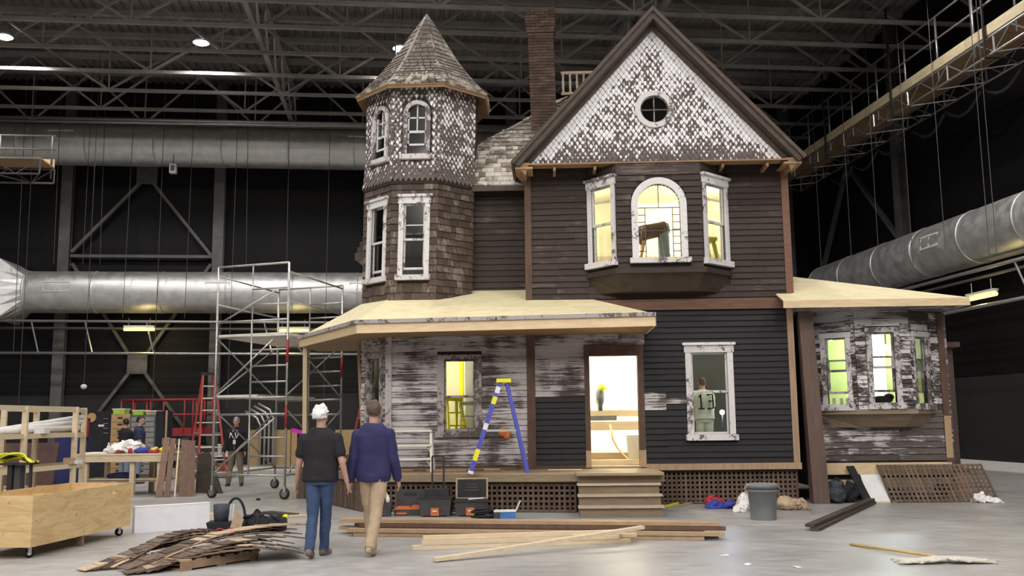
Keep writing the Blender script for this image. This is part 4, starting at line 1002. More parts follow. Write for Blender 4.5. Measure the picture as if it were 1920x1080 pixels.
MB().bar(E0+V((.02, -.02, -.01)), E1+V((-.02, -.02, -.01)), .06, .07).build('drip_edge', 'trim_grey', prf)
MB().bar(E1+V((-.02, -.02, -.01)), E2+V((-.02, 0, -.01)), .06, .07).build('drip_edge', 'trim_grey', prf)
# front slope split into sheets
def on_top(x):      # where the front slope meets the walls
    if x <= -3.1: return W5
    if x <= -2.15: return V((x, YW, 3.98))
    if x <= -1.55: t_ = (x+2.15)/.6; return W4.lerp(W3, t_)
    if x <= -.36: return V((x, RY, 4.26))
    if x <= .92: return V((x, YW, 3.935))
    return W0
def on_eave(x): t_ = (x-E1.x)/(E0.x-E1.x); return E1.lerp(E0, max(0, min(1, t_)))
cut = [-3.1, -2.15, -1.55, -.36]
for (xa, xb), (ea, eb) in (((-3.1, -2.15), (E1.x, -2.3)), ((-2.15, -1.55), (-2.3, -1.6)), ((-1.549, -.361), (-1.6, -.45))):
    T0_, T1_ = on_top(xa), on_top(xb); F0, F1 = on_eave(ea), on_eave(eb)
    hm = .5; a2, b2 = F0.lerp(T0_, hm), F1.lerp(T1_, hm)
    if xb > -.4: b2 = F1.lerp(W1, .5); deckroof([[F0, F1, b2, a2], [a2, b2, W1, T1_, T0_]], prf)
    else: deckroof([[F0, F1, b2, a2], [a2, b2, T1_, T0_]], prf)
for (xa, xb), (ea, eb) in (((-.359, .92), (-.45, 1.93)),):
    T0_, T1_ = W1, W0; F0, F1 = on_eave(ea), E0
    for k in range(2):
        t0, t1 = k/2, (k+1)/2
        a1, b1 = F0.lerp(F1, t0), F0.lerp(F1, t1); c1, d1 = T0_.lerp(T1_, t1), T0_.lerp(T1_, t0)
        deckroof([[a1, b1, b1.lerp(c1, .55), a1.lerp(d1, .55)], [a1.lerp(d1, .55), b1.lerp(c1, .55), c1, d1]], prf)
deckroof([[E0, V((1.93, YW, ZP)), W0]], prf)
deckroof([[E1, W5, W6], [E1, W6, E2], [E2, W6, W7, E3]], prf)
MB().slab([(E0.x-.03, E0.y+.03, 3.27), (1.9, YW, 3.27), (-3.06, YW, 3.27), (-3.7, 19.14, 3.27), (-3.7, 22, 3.27), (-5.3, 22, 3.27), (E2.x+.04, E2.y, 3.27), (E1.x+.03, E1.y+.04, 3.27)], .03).build('soffit', 'soffit_wood', prf)
MB().bar((-5.17, 20.45, ZD), (-5.2, 20.45, 3.25), .09, .09).build('porch_post', 'new_wood_v', HOUSE)
MB().bar((-3.83, 20.1, ZD), (-3.98, 20.1, 3.25), .06, .09).build('porch_post', 'tan_wood_v', HOUSE)
# ================================================================ wing with the bay
WY = 18.95; WX0, WX1 = 5.12, 7.76; WM_ = Matrix.Translation((0, WY, 0))
wb = [(5.26, WY), (5.92, 18.5), (6.95, 18.5), (7.50, WY)]; WBZ = 1.72
ww = panel('wing_wall', WM_, WX0, WX1, .72, 3.62, [(5.3, 7.47, WBZ, 3.5)])
siding(ww, WM_, WX0, WX1, .76, 1.72, .115, 'clap_wing', split=1.2); siding(ww, WM_, WX0, 5.28, 1.72, 3.6, .1, 'clap_wing_bay'); siding(ww, WM_, 7.5, WX1-.05, 1.72, 3.6, .115, 'clap_wing_bay')
MB().box(WX1-.1, WX1+.02, -.05, .1, .72, 3.6, WM_).build('corner_board', 'brown_trim', HOUSE)
MB().box(WX1-.1, WX1+.03, -.06, -.04, .80, 1.6, WM_).build('corner_patch', 'tan_wood_v', HOUSE)
MB().box(WX0, WX1, -.04, .06, .50, .72, WM_).build('wing_sill_board', 'new_wood', HOUSE)
MB().box(WX0, WX1, -.02, .06, .30, .40, WM_).build('wing_sill_board', 'new_wood', HOUSE)
MB().box(WX0, WX1+.1, .1, 3.2, .35, .72, WM_).build('wing_floor_frame', 'sheath_dark', HOUSE)
for k in range(3):
    m_, l_ = frame((*wb[k], 0), (*wb[k+1], 0))
    win = ((.14, .72, 1.72, 3.22), (.20, l_-.20, 1.74, 3.30), (.06, .60, 1.72, 3.22))[k]
    cw_ = (.09, .10, .07)[k]; wh = (win[0]+cw_, win[1]-cw_, 1.84, win[3]-.10)
    bb = panel('wing_bay_wall', m_, 0, l_, WBZ, 3.62, [wh], .08)
    window(m_, *win, cw=cw_, mat='trim_wing', sash='trim_grey', head=.10, cill=.12, meet=.5, low_open=.20, deep=.08)
    siding(bb, m_, 0, l_, WBZ+.02, 3.36, .082, 'clap_wing_bay', [(win[0], win[1], win[2], 3.36)] if k != 1 else [(win[0]-.01, win[1]+.01, win[2], 3.36)])
    siding(bb, m_, 0, l_, 3.36, 3.62, .085, 'clap_wing' if k != 1 else 'clap_white')
    MB().box(win[0]-.02, win[1]+.02, -.035, 0, win[3]+.02, 3.36, m_).build('over_window_board', 'clap_wing', HOUSE)
wo = [(5.2, WY), (5.86, 18.42), (7.0, 18.42), (7.58, WY)]
MB().slab(pl(wo, WBZ+.02), .09).build('bay_sill_moulding', 'step_wood', HOUSE)
vs_ = pl([(5.26, WY), (5.92, 18.5), (6.95, 18.5), (7.50, WY)], WBZ-.07)+pl([(5.5, WY), (6.02, 18.72), (6.85, 18.72), (7.3, WY)], 1.40)
MB().add(vs_, [(0, 1, 5, 4), (1, 2, 6, 5), (2, 3, 7, 6), (4, 5, 6, 7), (0, 4, 7, 3), (0, 3, 2, 1)]).build('bay_underside', 'step_wood', HOUSE)
MB().box(WX0-.1, WX0, 0, 3.2, .3, 3.6, WM_).build('wing_side_wall', 'clap_dark', HOUSE); MB().box(WX1, WX1+.1, 0.05, 3.2, .3, 3.6, WM_).build('wing_side_wall', 'clap_wing', HOUSE)
MB().box(WX0, WX1+.1, 3.2, 3.3, .3, 3.62, WM_).build('wing_back_wall', 'clap_dark', HOUSE)
wf = MB().bar((4.45, 17.9, 3.70), (7.88, 17.9, 3.70), .045, .14).build('wing_roof', 'new_wood', HOUSE)
MB().bar((7.86, 17.9, 3.70), (7.86, 22.6, 3.70), .045, .14).build('fascia', 'new_wood', wf)
MB().box(4.75, 7.84, 17.93, 22.5, 3.62, 3.645).build('soffit', 'trim_grey', wf)
a, b_, r_ = V((4.76, 17.88, 3.775)), V((7.88, 17.88, 3.775)), V((4.76, 20.2, 4.62))
deckroof([[V((4.45, 17.88, 3.775)), V((4.76, 17.88, 3.775)), V((4.76, 18.42, 3.97)), V((4.45, 18.42, 3.97))]], wf)
mid = lambda p, q, t_: p.lerp(q, t_)
deckroof([[a, mid(a, b_, .5), mid(r_, b_, .5), r_], [mid(a, b_, .5), b_, mid(r_, b_, .5)]], wf)
deckroof([[b_, V((7.88, 22.6, 3.775)), r_], [r_, V((7.88, 22.6, 3.775)), V((4.76, 22.6, 4.62))]], wf)
# wide brown post at the joint of wing and main block
MB().add([(4.86, 18.42, 3.62), (5.12, 18.42, 3.62), (4.94, 18.34, 0), (5.24, 18.34, 0), (4.86, 18.62, 3.62), (5.12, 18.62, 3.62), (4.94, 18.62, 0), (5.24, 18.62, 0)],
         [(0, 1, 3, 2), (4, 6, 7, 5), (0, 4, 5, 1), (2, 3, 7, 6), (0, 2, 6, 4), (1, 5, 7, 3)]).build('joint_post', 'post_brown', HOUSE)
# open side frame beyond the wing
sf = MB().box(8.28, 8.42, 20.1, 20.24, .55, 3.0).build('side_door_frame', 'post_brown', HOUSE)
MB().box(7.95, 8.50, 19.9, 20.3, 3.0, 3.10).build('lintel', 'post_brown', sf); MB().box(8.02, 8.28, 20.3, 20.34, .55, 3.0).build('door_leaf', 'sheath_dark', sf); MB().box(7.9, 8.5, 19.9, 20.5, .45, .55).build('threshold', 'post_brown', sf)
MB().box(7.96, 8.35, 19.6, 20.4, 0, .45).build('side_step', 'tan_wood_v', sf)
# ================================================================ rooms inside
def room(x0, x1, y0, y1, z0, z1, wmat, back=None, floor_='interior_floor', ceil=None, left=None, right=None):
    MB().box(x0, x1, y1, y1+.05, z0, z1).build('interior_wall', back or wmat, HOUSE)
    MB().box(x0-.05, x0, y0, y1, z0, z1).build('interior_wall', left or wmat, HOUSE); MB().box(x1, x1+.05, y0, y1, z0, z1).build('interior_wall', right or wmat, HOUSE)
    MB().box(x0, x1, y0, y1, z1, z1+.04).build('interior_ceiling', ceil or wmat, HOUSE); MB().box(x0, x1, y0, y1, z0-.04, z0).build('interior_floor', floor_, HOUSE)
BL = iter(('upper bay room, chimney side', 'upper bay room, wing side', 'door room, ladder side', 'door room, window side', 'room of the numbered jersey', 'room beside the turret', 'green wing room', 'wing room behind the middle pane', 'turret upper storey, added to lighten its panes', 'turret drum, added to lighten its panes', 'turret foot'))
def bulb(x, y, z, watts, col, cz, hang=.25):
    o = thing('hanging_bulb', 'bare bulb hanging inside the house in the %s' % next(BL), 'lamp', (x, y, z), 'bulbs inside the house')
    MB().blob((x, y, z), .05, .05, .065).build('glass_bulb', 'bulb_glow', o, True); MB().tube([(x, y, z+.06), (x, y, cz)], .012, 5).build('flex', 'black_cable', o)
    point('bulb_light', (x, y, z-.12), watts, col, o, .12)
emit('bulb_glow', (1, .9, .6), 30)
room(-.15, 4.55, 18.62, 21.8, 3.93, 6.58, 'interior_warm')
bulb(.6, 20.3, 6.25, 330, ROOM_COL, 6.58); bulb(3.9, 20.3, 6.25, 330, ROOM_COL, 6.58)
MB().box(-.1, 4.5, 21.72, 21.8, 5.22, 5.32).build('wall_ledger', 'new_wood', HOUSE)
room(-.15, 2.2, 18.62, 22.4, .70, 3.60, 'interior_white')
bulb(.35, 20.2, 3.2, 330, (1., .93, .68), 3.6); bulb(1.95, 20.2, 3.2, 260, (1., .93, .68), 3.6)
room(2.3, 4.58, 18.62, 21.6, .70, 3.60, 'interior_dark', back='interior_dark', left='interior_warm', ceil='interior_warm')
bulb(4.2, 19.2, 3.25, 75, ROOM_COL, 3.6)
room(-2.95, -.25, 18.62, 22., .70, 3.60, 'interior_warm', back='interior_warm', right='interior_grey')
bulb(-2.6, 20.3, 3.2, 150, ROOM_COL, 3.6)
MB().box(-1.80, -.9, 21.2, 21.28, .72, 3.0).build('partition', 'interior_grey', HOUSE)
room(5.2, 7.70, 19.05, 22.0, .72, 3.58, 'interior_green', back='interior_white', left='interior_green', right='interior_green')
MB().box(5.2, 6.92, 21.9, 21.96, .74, 3.56).build('interior_panelling', 'interior_green', HOUSE)
bulb(6.0, 20.3, 3.25, 28, (1., .97, .75), 3.58); bulb(7.45, 21.2, 3.1, 150, (.80, .93, 1.), 3.58)
MB().box(-3.5, -1.7, 19.5, 19.52, 3.95, 8.3).build('turret_partition', 'interior_grey', HOUSE); bulb(-2.2, 19.1, 6.2, 11, (1, .95, .9), 6.9); bulb(-2.1, 19.1, 8.1, 5, (1, .95, .9), 8.4); bulb(-3.25, 19.9, 3.0, 22, ROOM_COL, 3.3)  # upper storey and drum bulbs are added so the turret panes read grey
MB().box(1.5, 2.9, 19.4, 19.45, 6.7, 8.5).build('attic_partition', 'interior_dark', HOUSE)
# ================================================================ things on the floor
plain('foam_white', (.80, .80, .84), .55, 0, .04); plain('black_plastic', (.028, .027, .028), .5, 0, .2); plain('dark_plastic', (.055, .052, .055), .5, 0, .2)
plain('orange_plastic', (.55, .16, .045), .45, 0, .1); plain('bin_grey', (.20, .21, .215), .55, 0, .1); plain('red_metal', (.30, .03, .035), .4, 0, .12); plain('ladder_red', (.42, .07, .06), .45, 0, .1)
plain('ladder_blue', (.075, .085, .42), .4, 0, .08); plain('ladder_yellow', (.86, .78, .03), .45, 0, .05); plain('aluminium', (.62, .61, .57), .38, .7, .1); plain('alu_matte', (.68, .65, .56), .5, 0, .1)
plain('scaffold_steel', (.46, .45, .44), .35, .7, .1); plain('cable_yellow', (.75, .72, .03), .5, 0, .12); plain('rubber_dark', (.03, .028, .027), .7, 0, .3); plain('wheel_grey', (.16, .15, .14), .6, 0, .2)
plain('canvas_tan', (.48, .36, .24), .85, 0, .2); plain('white_plastic', (.75, .75, .73), .5, 0, .05); plain('white_cloth', (.82, .80, .77), .9, 0, .08); plain('blue_cloth', (.05, .06, .33), .85, 0, .2); plain('red_cloth', (.42, .04, .05), .85, 0, .2)
plain('box_blue', (.06, .19, .48), .6, 0, .1); plain('pack_grey', (.055, .06, .075), .85, 0, .3); plain('pack_dark', (.02, .02, .025), .85, 0, .3); plain('green_bin', (.42, .68, .06), .5, 0, .1); plain('lime_cloth', (.55, .62, .05), .8, 0, .2)
plain('rope_white', (.62, .58, .50), .95, 0, .2, 30); plain('magenta_tape', (.72, .03, .55), .6, 0, .1); plain('navy_tarp', (.02, .025, .10), .7, 0, .2); plain('chest_grey', (.13, .13, .135), .45, .3, .15); plain('brown_board', (.075, .04, .03), .7, 0, .2)
wood('lath_wood', (.23, .165, .12), (.085, .06, .048), .8, (6, 6, 6), .6, .55); wood('lath_pale', (.60, .47, .32), (.36, .26, .17), .8, (6, 6, 6), .6, .3); wood('pallet_wood', (.40, .27, .17), (.2, .13, .09), .7, (5, 5, 5), .6)
wood('lumber_tan', (.55, .39, .24), (.36, .24, .14), .6, (1.5, 8, 8), .6, .3); wood('lumber_pale', (.80, .68, .48), (.62, .48, .31), .6, (1.2, 9, 9), .6, .1); wood('lumber_brown', (.25, .15, .10), (.13, .08, .055), .65, (8, 8, 1), .6, .3); wood('plank_dark', (.10, .075, .058), (.05, .037, .03), .7, (4, 4, 4), .6, .2)
wood('drawer_wood', (.55, .34, .16), (.38, .22, .1), .6, (2, 6, 6), .6, .15); wood('mop_stick', (.66, .43, .16), (.5, .3, .1), .5, (3, 3, 3), .6)
plain('panel_tan', (.42, .29, .14), .75, 0, .1)
def rot_frame(loc, rz): return Matrix.Translation(V(loc)) @ Matrix.Rotation(rz, 4, 'Z')
# --- plywood crate on castors
o = thing('rolling_crate', 'long open plywood crate on castors at the picture edge', 'crate', (-6.8, 13, 0))
M = rot_frame((-6.33, 11.75, 0), R(87.0)) @ Matrix.Diagonal((1, 1, 1, 1)); Lc, Wc, z0, z1 = 2.52, .95, .14, .76      # x along the long side, y to the left
for nm, a in (('side_panel', (0, Lc, 0, .02, z0, z1)), ('side_panel', (0, Lc, Wc-.02, Wc, z0, z1)), ('end_panel', (0, .02, .02, Wc-.02, z0, z1)), ('end_panel', (Lc-.02, Lc, .02, Wc-.02, z0, z1)), ('bottom_panel', (.02, Lc-.02, .02, Wc-.02, z0, z0+.02)), ('divider', (1.5, 1.52, .02, Wc-.02, z0, z1-.08))):
    if nm == 'side_panel' and a[2] == 0:
        MB().box(0, 1.95, 0, .02, z0, z1, M).box(2.07, Lc, 0, .02, z0, z1, M).box(1.95, 2.07, 0, .02, z0, z1-.13, M).box(1.95, 2.07, 0, .02, z1-.085, z1, M).build(nm, 'plywood_crate', o)
    else: MB().box(*a, M).build(nm, 'plywood_crate', o)
MB().box(1.2, 1.26, .01, .08, .0, z0, M).build('skid', 'lumber_brown', o)
def caster(M2, par, r=.055, mat='black_rubber'):
    c = MB().tube([M2@V((-.018, 0, r)), M2@V((.018, 0, r))], r, 16).build('caster', mat, par, True)
    MB().tube([M2@V((-.021, 0, r)), M2@V((.021, 0, r))], r*.45, 10).build('hub', 'white_plastic', c)
    MB().box(-.03, -.022, -.02, .02, r, r*2.5, M2).box(.022, .03, -.02, .02, r, r*2.5, M2).box(-.035, .035, -.03, .03, r*2.4, r*2.55, M2).build('fork', 'aluminium', c)
for x, y in ((.14, .1), (Lc-.14, .1), (.14, Wc-.1), (Lc-.14, Wc-.1)): caster(M@Matrix.Translation((x, y, 0)) @ Matrix.Rotation(R(50), 4, 'Z'), o)
# --- white slab behind the crate
M = rot_frame((-6.2, 14.42, 0), R(36.5)); o = thing('foam_slab', 'low white foam slab standing on edge behind the crate', 'panel', (-5.7, 14.75, 0))
MB().box(0, 1.12, 0, .14, 0, .38, M).build('slab', 'foam_white', o); MB().box(-.004, 1.124, -.004, .144, .38, .39, M).build('top_skin', 'white_cloth', o)
# --- pallet and bowed strips of old shingles
M = rot_frame((-4.05, 10.72, 0), R(56)); o = thing('pallet', 'small wooden pallet under the bowed shingle strips', 'pallet', (-3.9, 11.4, 0))
for y in (0, .42, .84): MB().box(0, 1.05, y, y+.05, .02, .10, M).build('stringer', 'pallet_wood', o)
for k in range(6): MB().box(k*.19, k*.19+.12, 0, .89, .10, .12, M).build('deck_board', 'lumber_tan' if k == 0 else 'pallet_wood', o)
for k in range(3): MB().box(k*.46, k*.46+.12, 0, .89, 0, .02, M).build('bottom_board', 'pallet_wood', o)
def strip(A, B, h, z0, label, mat, w=.24, n=10, peak=.72, tail=0.):
    A = V(A); B = V(B); d = (B-A).normalized(); d.z = 0; sd = V((-d.y, d.x, 0))
    o = thing('shingle_strip', label, 'shingle strip', (A.x, A.y, 0), 'bowed shingle strips')
    def pz(t_): return z0*min(1, .25+2*t_)+h*(1-(abs(t_-peak)/peak)**2.0)-tail*max(0, t_-peak)
    for k in range(n):
        t0 = k/n; t1 = min(1, (k+1.3)/n); a = A.lerp(B, t0); b_ = A.lerp(B, t1)
        za, zb = max(.008, pz(t0)), max(.008, pz(t1)); j = random.uniform(-.012, .012); ww = w*random.uniform(.9, 1.08)
        MB().bar(V((a.x, a.y, za+.012))+sd*j, V((b_.x, b_.y, zb))+sd*j, ww, .010).build('shingle', mat if random.random() > .12 else 'lath_pale', o)
for j in range(6):
    strip(G(150+13*j, 1072)+V((0, .05*j, 0)), G(478-10*(j % 3), 1000, .12)+V((-.1, -1.15+.03*j, 0)), .17, .003+.026*j, 'bowed strip of old shingles, %s from the bottom of the rear bundle' % ORD[j], 'lath_wood', .22)
for j in range(7):
    strip(G(228+18*(j % 4)-4*j, 1079)+V((.0, .06+.04*j, 0)), G(560-12*(j % 3), 1030-3*j, .12)+V((0, .12+.02*j, 0)), .17, .0+.026*j,
          'pale bowed strip of shingles lying on top of the bundle on the pallet' if j == 6 else 'bowed strip of old shingles, %s from the bottom of the bundle on the pallet' % ORD[j], 'lath_pale' if j == 6 else 'lath_wood', .24, tail=.28-.04*j)
# --- black tool tote and bag behind them
o = thing('tool_tote', 'black tool tote with a tall pouch and a looped strap', 'tool bag', (-4.78, 14.4, 0)); M = rot_frame((-4.78, 14.4, 0), R(8))
MB().add([(-.24, -.16, 0), (.24, -.16, 0), (.24, .16, 0), (-.24, .16, 0), (-.28, -.19, .17), (.28, -.19, .17), (.28, .19, .17), (-.28, .19, .17)], [(3, 2, 1, 0), (0, 1, 5, 4), (1, 2, 6, 5), (2, 3, 7, 6), (3, 0, 4, 7), (4, 5, 6, 7)], M).build('tote_body', 'pack_dark', o)
MB().lathe([(.10, .16), (.115, .3), (.12, .42), (.10, .42), (.1, .2)], 16, M@Matrix.Translation((-.1, 0, 0))).build('tall_pouch', 'pack_grey', o, True)
MB().tube([M@V((.02+.26*math.cos(a)*.55+.08, .05, .17+.33*math.sin(a))) for a in [math.pi*k/14 for k in range(15)]], .02, 8).build('strap_handle', 'pack_dark', o, True)
MB().tube([M@V((-.15+.05*k, -.2-.02*math.sin(k*1.3), .04+.05*abs(math.sin(k)))) for k in range(9)], .012, 6).build('red_cord', 'red_cloth', o, True)
MB().prism([(.05, .02), (.2, .0), (.26, .2), (.14, .36)], -.2, -.17, M).build('yellow_flap', 'canvas_tan', o)
for x in (.02, .06): MB().tube([M@V((x, 0, .1)), M@V((x+.02, 0, .42))], .012, 6).build('tool_handle', 'white_plastic', o)
o = thing('gear_bag', 'slumped black gear bag beside the tool tote', 'bag', (-4.28, 14.6, 0)); M = rot_frame((-4.28, 14.6, 0), R(20))
mb = MB().blob((0, 0, .11), .30, .19, .13, M, 28, 18).blob((.18, .02, .1), .16, .15, .1, M, 24, 14).blob((-.16, -.03, .15), .13, .12, .14, M, 24, 14); crumple(mb, .07, 9., .002); mb.build('bag_body', 'pack_dark', o, True)
MB().tube([M@V((-.2+.4*t, -.1, .15+.12*math.sin(math.pi*t))) for t in [k/8 for k in range(9)]], .015, 6).build('bag_strap', 'rubber_dark', o, True)
MB().blob((.3, -.02, .2), .05, .04, .04, M, 8, 6).build('yellow_buckle', 'cable_yellow', o, True)
# --- lumber
def board(label, a, b_, w, h, mat, grp=None, name='lumber_board', cat='board'):
    return tag(MB().bar(a, b_, w, h).build(name, mat), label, cat, grp)
LA, LB = V((-2.85, 13.95, 0)), V((2.3, 13.15, 0)); ld = (LB-LA).normalized(); ls = V((-ld.y, ld.x, 0))
lay = [('lumber_brown', 0), ('lumber_tan', 0), ('lumber_tan', 0), ('lumber_tan', 1), ('lumber_brown', 1), ('lumber_tan', 1), ('lumber_tan', 2), ('lumber_brown', 2), ('lumber_tan', 3), ('lumber_tan', 3)]
for k, (mt, ly) in enumerate(lay):
    q = [.30, .15, 0, .26, .1, -.02, .28, .14, .30, .18][k]; a0 = random.uniform(-.30, .15); a1 = random.uniform(-.35, .08)
    board('%s board in the long lumber pile, %s layer, %s' % ('brown' if 'brown' in mt else 'tan', ('bottom', 'second', 'third', 'top')[ly], ('at the back', 'in the middle', 'at the front', 'at the back', 'in the middle', 'at the front', 'at the back', 'at the front', 'at the back', 'at the front')[k]), LA+ld*a0+ls*(q-.02)+V((0, 0, .028+ly*.055)), LB+ld*a1+ls*(q-.02)+V((0, 0, .028+ly*.055)), .135, .048, mt, 'boards in the long pile')
for k, (dy, z, e0, e1) in enumerate(((.0, .028, -.12, .0), (.11, .028, .05, .1), (.0, .084, .0, -.15), (.12, .084, .1, .12), (.05, .140, .02, -.1))):
    a, b_ = V((-1.62, 12.40, 0)), V((1.06, 12.92, 0)); d = (b_-a).normalized(); s_ = V((-d.y, d.x, 0))
    board(('white planed board at the front foot of the short stack', 'white planed board at the back foot of the short stack', 'white planed board in the middle of the short stack', 'white planed board behind the middle of the short stack', 'white planed board on top of the short stack')[k], a+d*e0+s_*dy+V((0, 0, z)), b_+d*e1+s_*dy+V((0, 0, z)), .09, .052, 'lumber_pale' if k != 1 else 'lumber_tan', 'short white boards')
board('single pale board lying askew across the short stack', V((-1.33, 11.30, .03)), V((1.22, 12.78, .215)), .095, .038, 'lumber_pale')
board('tan board on the floor behind the gear bag', G(455, 975)+V((0, 0, .02)), G(575, 968)+V((0, 0, .02)), .1, .03, 'lumber_pale', 'boards by the gear bag')
board('dark flat board on the floor behind the gear bag', G(500, 962)+V((0, 0, .02)), G(552, 967)+V((0, 0, .02)), .2, .03, 'plank_dark', 'boards by the gear bag')
board('short off-cut of pale board between the white slab and the tool tote', G(380, 972)+V((0, 0, .05)), G(408, 975)+V((0, 0, .05)), .12, .1, 'lumber_pale', 'boards by the gear bag')
for k in range(2): board(('upper of two dark grooved planks on the open floor', 'lower of two dark grooved planks on the open floor')[k], V((3.72+.05*k, 14.1-.05*k, .025+.05*(1-k))), V((6.0+.02*k, 18.35, .025+.05*(1-k))), .13, .045, 'plank_dark', 'dark planks on the floor')
# --- tool cases before the porch
def tbox(M, x, y, z0, z1, t=.02):
    return MB().box(-x, x, -y, y, z0, z1, M)
o = thing('tool_bucket', 'small black tote of spray cans and tubes', 'tote', (-2.83, 16.75, 0)); M = rot_frame((-2.83, 16.7, 0), R(3))
MB().add([(-.11, -.1, 0), (.11, -.1, 0), (.11, .1, 0), (-.11, .1, 0), (-.14, -.13, .24), (.14, -.13, .24), (.14, .13, .24), (-.14, .13, .24)], [(3, 2, 1, 0), (0, 1, 5, 4), (1, 2, 6, 5), (2, 3, 7, 6), (3, 0, 4, 7), (4, 5, 6, 7)], M).build('tote_body', 'dark_plastic', o)
for x, y, h, mt in ((-.06, 0, .42, 'white_plastic'), (.04, .03, .40, 'canvas_tan'), (.07, -.05, .36, 'white_plastic'), (-.02, -.06, .37, 'red_cloth')): MB().lathe([(.032, .2), (.032, h-.04), (.014, h-.02), (.014, h)], 10, M@Matrix.Translation((x, y, 0))).build('spray_can', mt, o, True)
o = thing('tool_case', 'open black and orange tool case with its lid up', 'tool case', (-2.42, 17.0, 0)); M = rot_frame((-2.42, 16.88, 0), R(0))
MB().box(-.24, .24, -.16, .13, .0, .11, M).build('case_tray', 'dark_plastic', o); MB().box(-.245, .245, -.165, .135, .11, .135, M).build('orange_rim', 'orange_plastic', o)
MB().box(-.25, .25, .13, .19, .10, .43, M).build('lid', 'dark_plastic', o); MB().box(-.11, .11, .115, .13, .34, .38, M).build('lid_handle', 'black_plastic', o); MB().box(-.2, -.02, -.18, -.165, .03, .06, M).build('orange_latch', 'orange_plastic', o)
MB().box(-.2, .02, -.12, .1, .135, .15, M).box(.06, .2, -.12, .1, .135, .165, M).build('tool_insert', 'orange_plastic', o)
def job_box(label, M, x, y, h, loc, opened):
    o = thing('tool_box', label, 'tool box', loc, 'black and orange tool boxes')
    MB().add([(-x, -y, .02), (x, -y, .02), (x, y, .02), (-x, y, .02), (-x-.03, -y-.02, h), (x+.03, -y-.02, h), (x+.03, y+.02, h), (-x-.03, y+.02, h)], [(3, 2, 1, 0), (0, 1, 5, 4), (1, 2, 6, 5), (2, 3, 7, 6), (3, 0, 4, 7), (4, 5, 6, 7)], M).box(-x, -x+.05, -y, y, 0, .02, M).box(x-.05, x, -y, y, 0, .02, M).build('box_body', 'dark_plastic', o)
    MB().box(-.07, .07, -y-.035, -y-.01, .02, .15, M).build('orange_latch', 'orange_plastic', o); MB().box(-.035, .035, -y-.042, -y-.035, .09, .11, M).build('latch_print', 'white_plastic', o)
    MB().box(-x-.05, x+.05, -y-.035, y+.035, h, h+.025, M).build('rim', 'black_plastic', o)
    return o
M = rot_frame((-1.93, 16.72, 0), 0); o = job_box('black rolling tool box with its tall pull handle raised', M, .25, .2, .31, (-1.93, 16.72, 0), False)
MB().box(-.2, .22, -.12, .2, .335, .46, M).build('upper_tray', 'black_plastic', o)
for x in (-.09, .11): MB().bar(M@V((x, .17, .4)), M@V((x, .17, 1.0)), .03, .02).build('pull_handle', 'black_plastic', o)
MB().bar(M@V((-.1, .17, 1.0)), M@V((.12, .17, 1.0)), .03, .03).build('pull_grip', 'black_plastic', o)
M = rot_frame((-1.33, 16.72, 0), 0); o = job_box('black tool box standing open with a lined lid', M, .24, .18, .24, (-1.33, 16.72, 0), True)
l_ = MB().box(-.28, .28, .20, .25, .27, .62, M).build('lid', 'canvas_tan', o); MB().box(-.25, .25, .185, .20, .30, .60, M).build('lid_lining', 'black_plastic', l_)
for k in range(3): MB().box(-.13+.02*k, .13-.02*k, .175, .186, .40+.05*k, .43+.05*k, M).build('lid_pocket', 'dark_plastic', l_)
MB().bar(M@V((-.04, -.1, .285)), M@V((.22, -.06, .30)), .05, .02).build('white_tool', 'white_plastic', o)
o = thing('hose_coil', 'loosely coiled black hose on the floor before the open tool box', 'hose', (-1.03, 16.05, 0))
pts = []
for k in range(90): a = k*.32; r_ = .15+.05*math.sin(k*.21); pts.append((-1.03+r_*1.25*math.cos(a), 16.05+r_*math.sin(a), .02+.0016*k+.01*math.sin(k*.7)))
MB().tube(pts, .016, 6).build('hose', 'black_rubber', o, True)
o = thing('parts_box', 'small blue and white carton with its flap up', 'carton', (-.69, 16.0, 0)); M = rot_frame((-.7, 16.02, 0), R(4))
MB().box(-.2, .15, -.12, .12, 0, .13, M).build('carton', 'box_blue', o); MB().box(-.205, .155, -.125, .125, .13, .15, M).build('white_tray', 'white_plastic', o); MB().box(-.205, -.1, -.128, -.12, .0, .13, M).build('grey_print', 'dark_plastic', o)
MB().add([(.15, -.12, .13), (.15, .12, .13), (.23, .12, .30), (.23, -.12, .30), (.16, -.12, .13), (.16, .12, .13), (.24, .12, .3), (.24, -.12, .3)], [(0, 1, 2, 3), (7, 6, 5, 4), (0, 4, 5, 1), (1, 5, 6, 2), (2, 6, 7, 3), (3, 7, 4, 0)], M).build('flap', 'white_plastic', o)
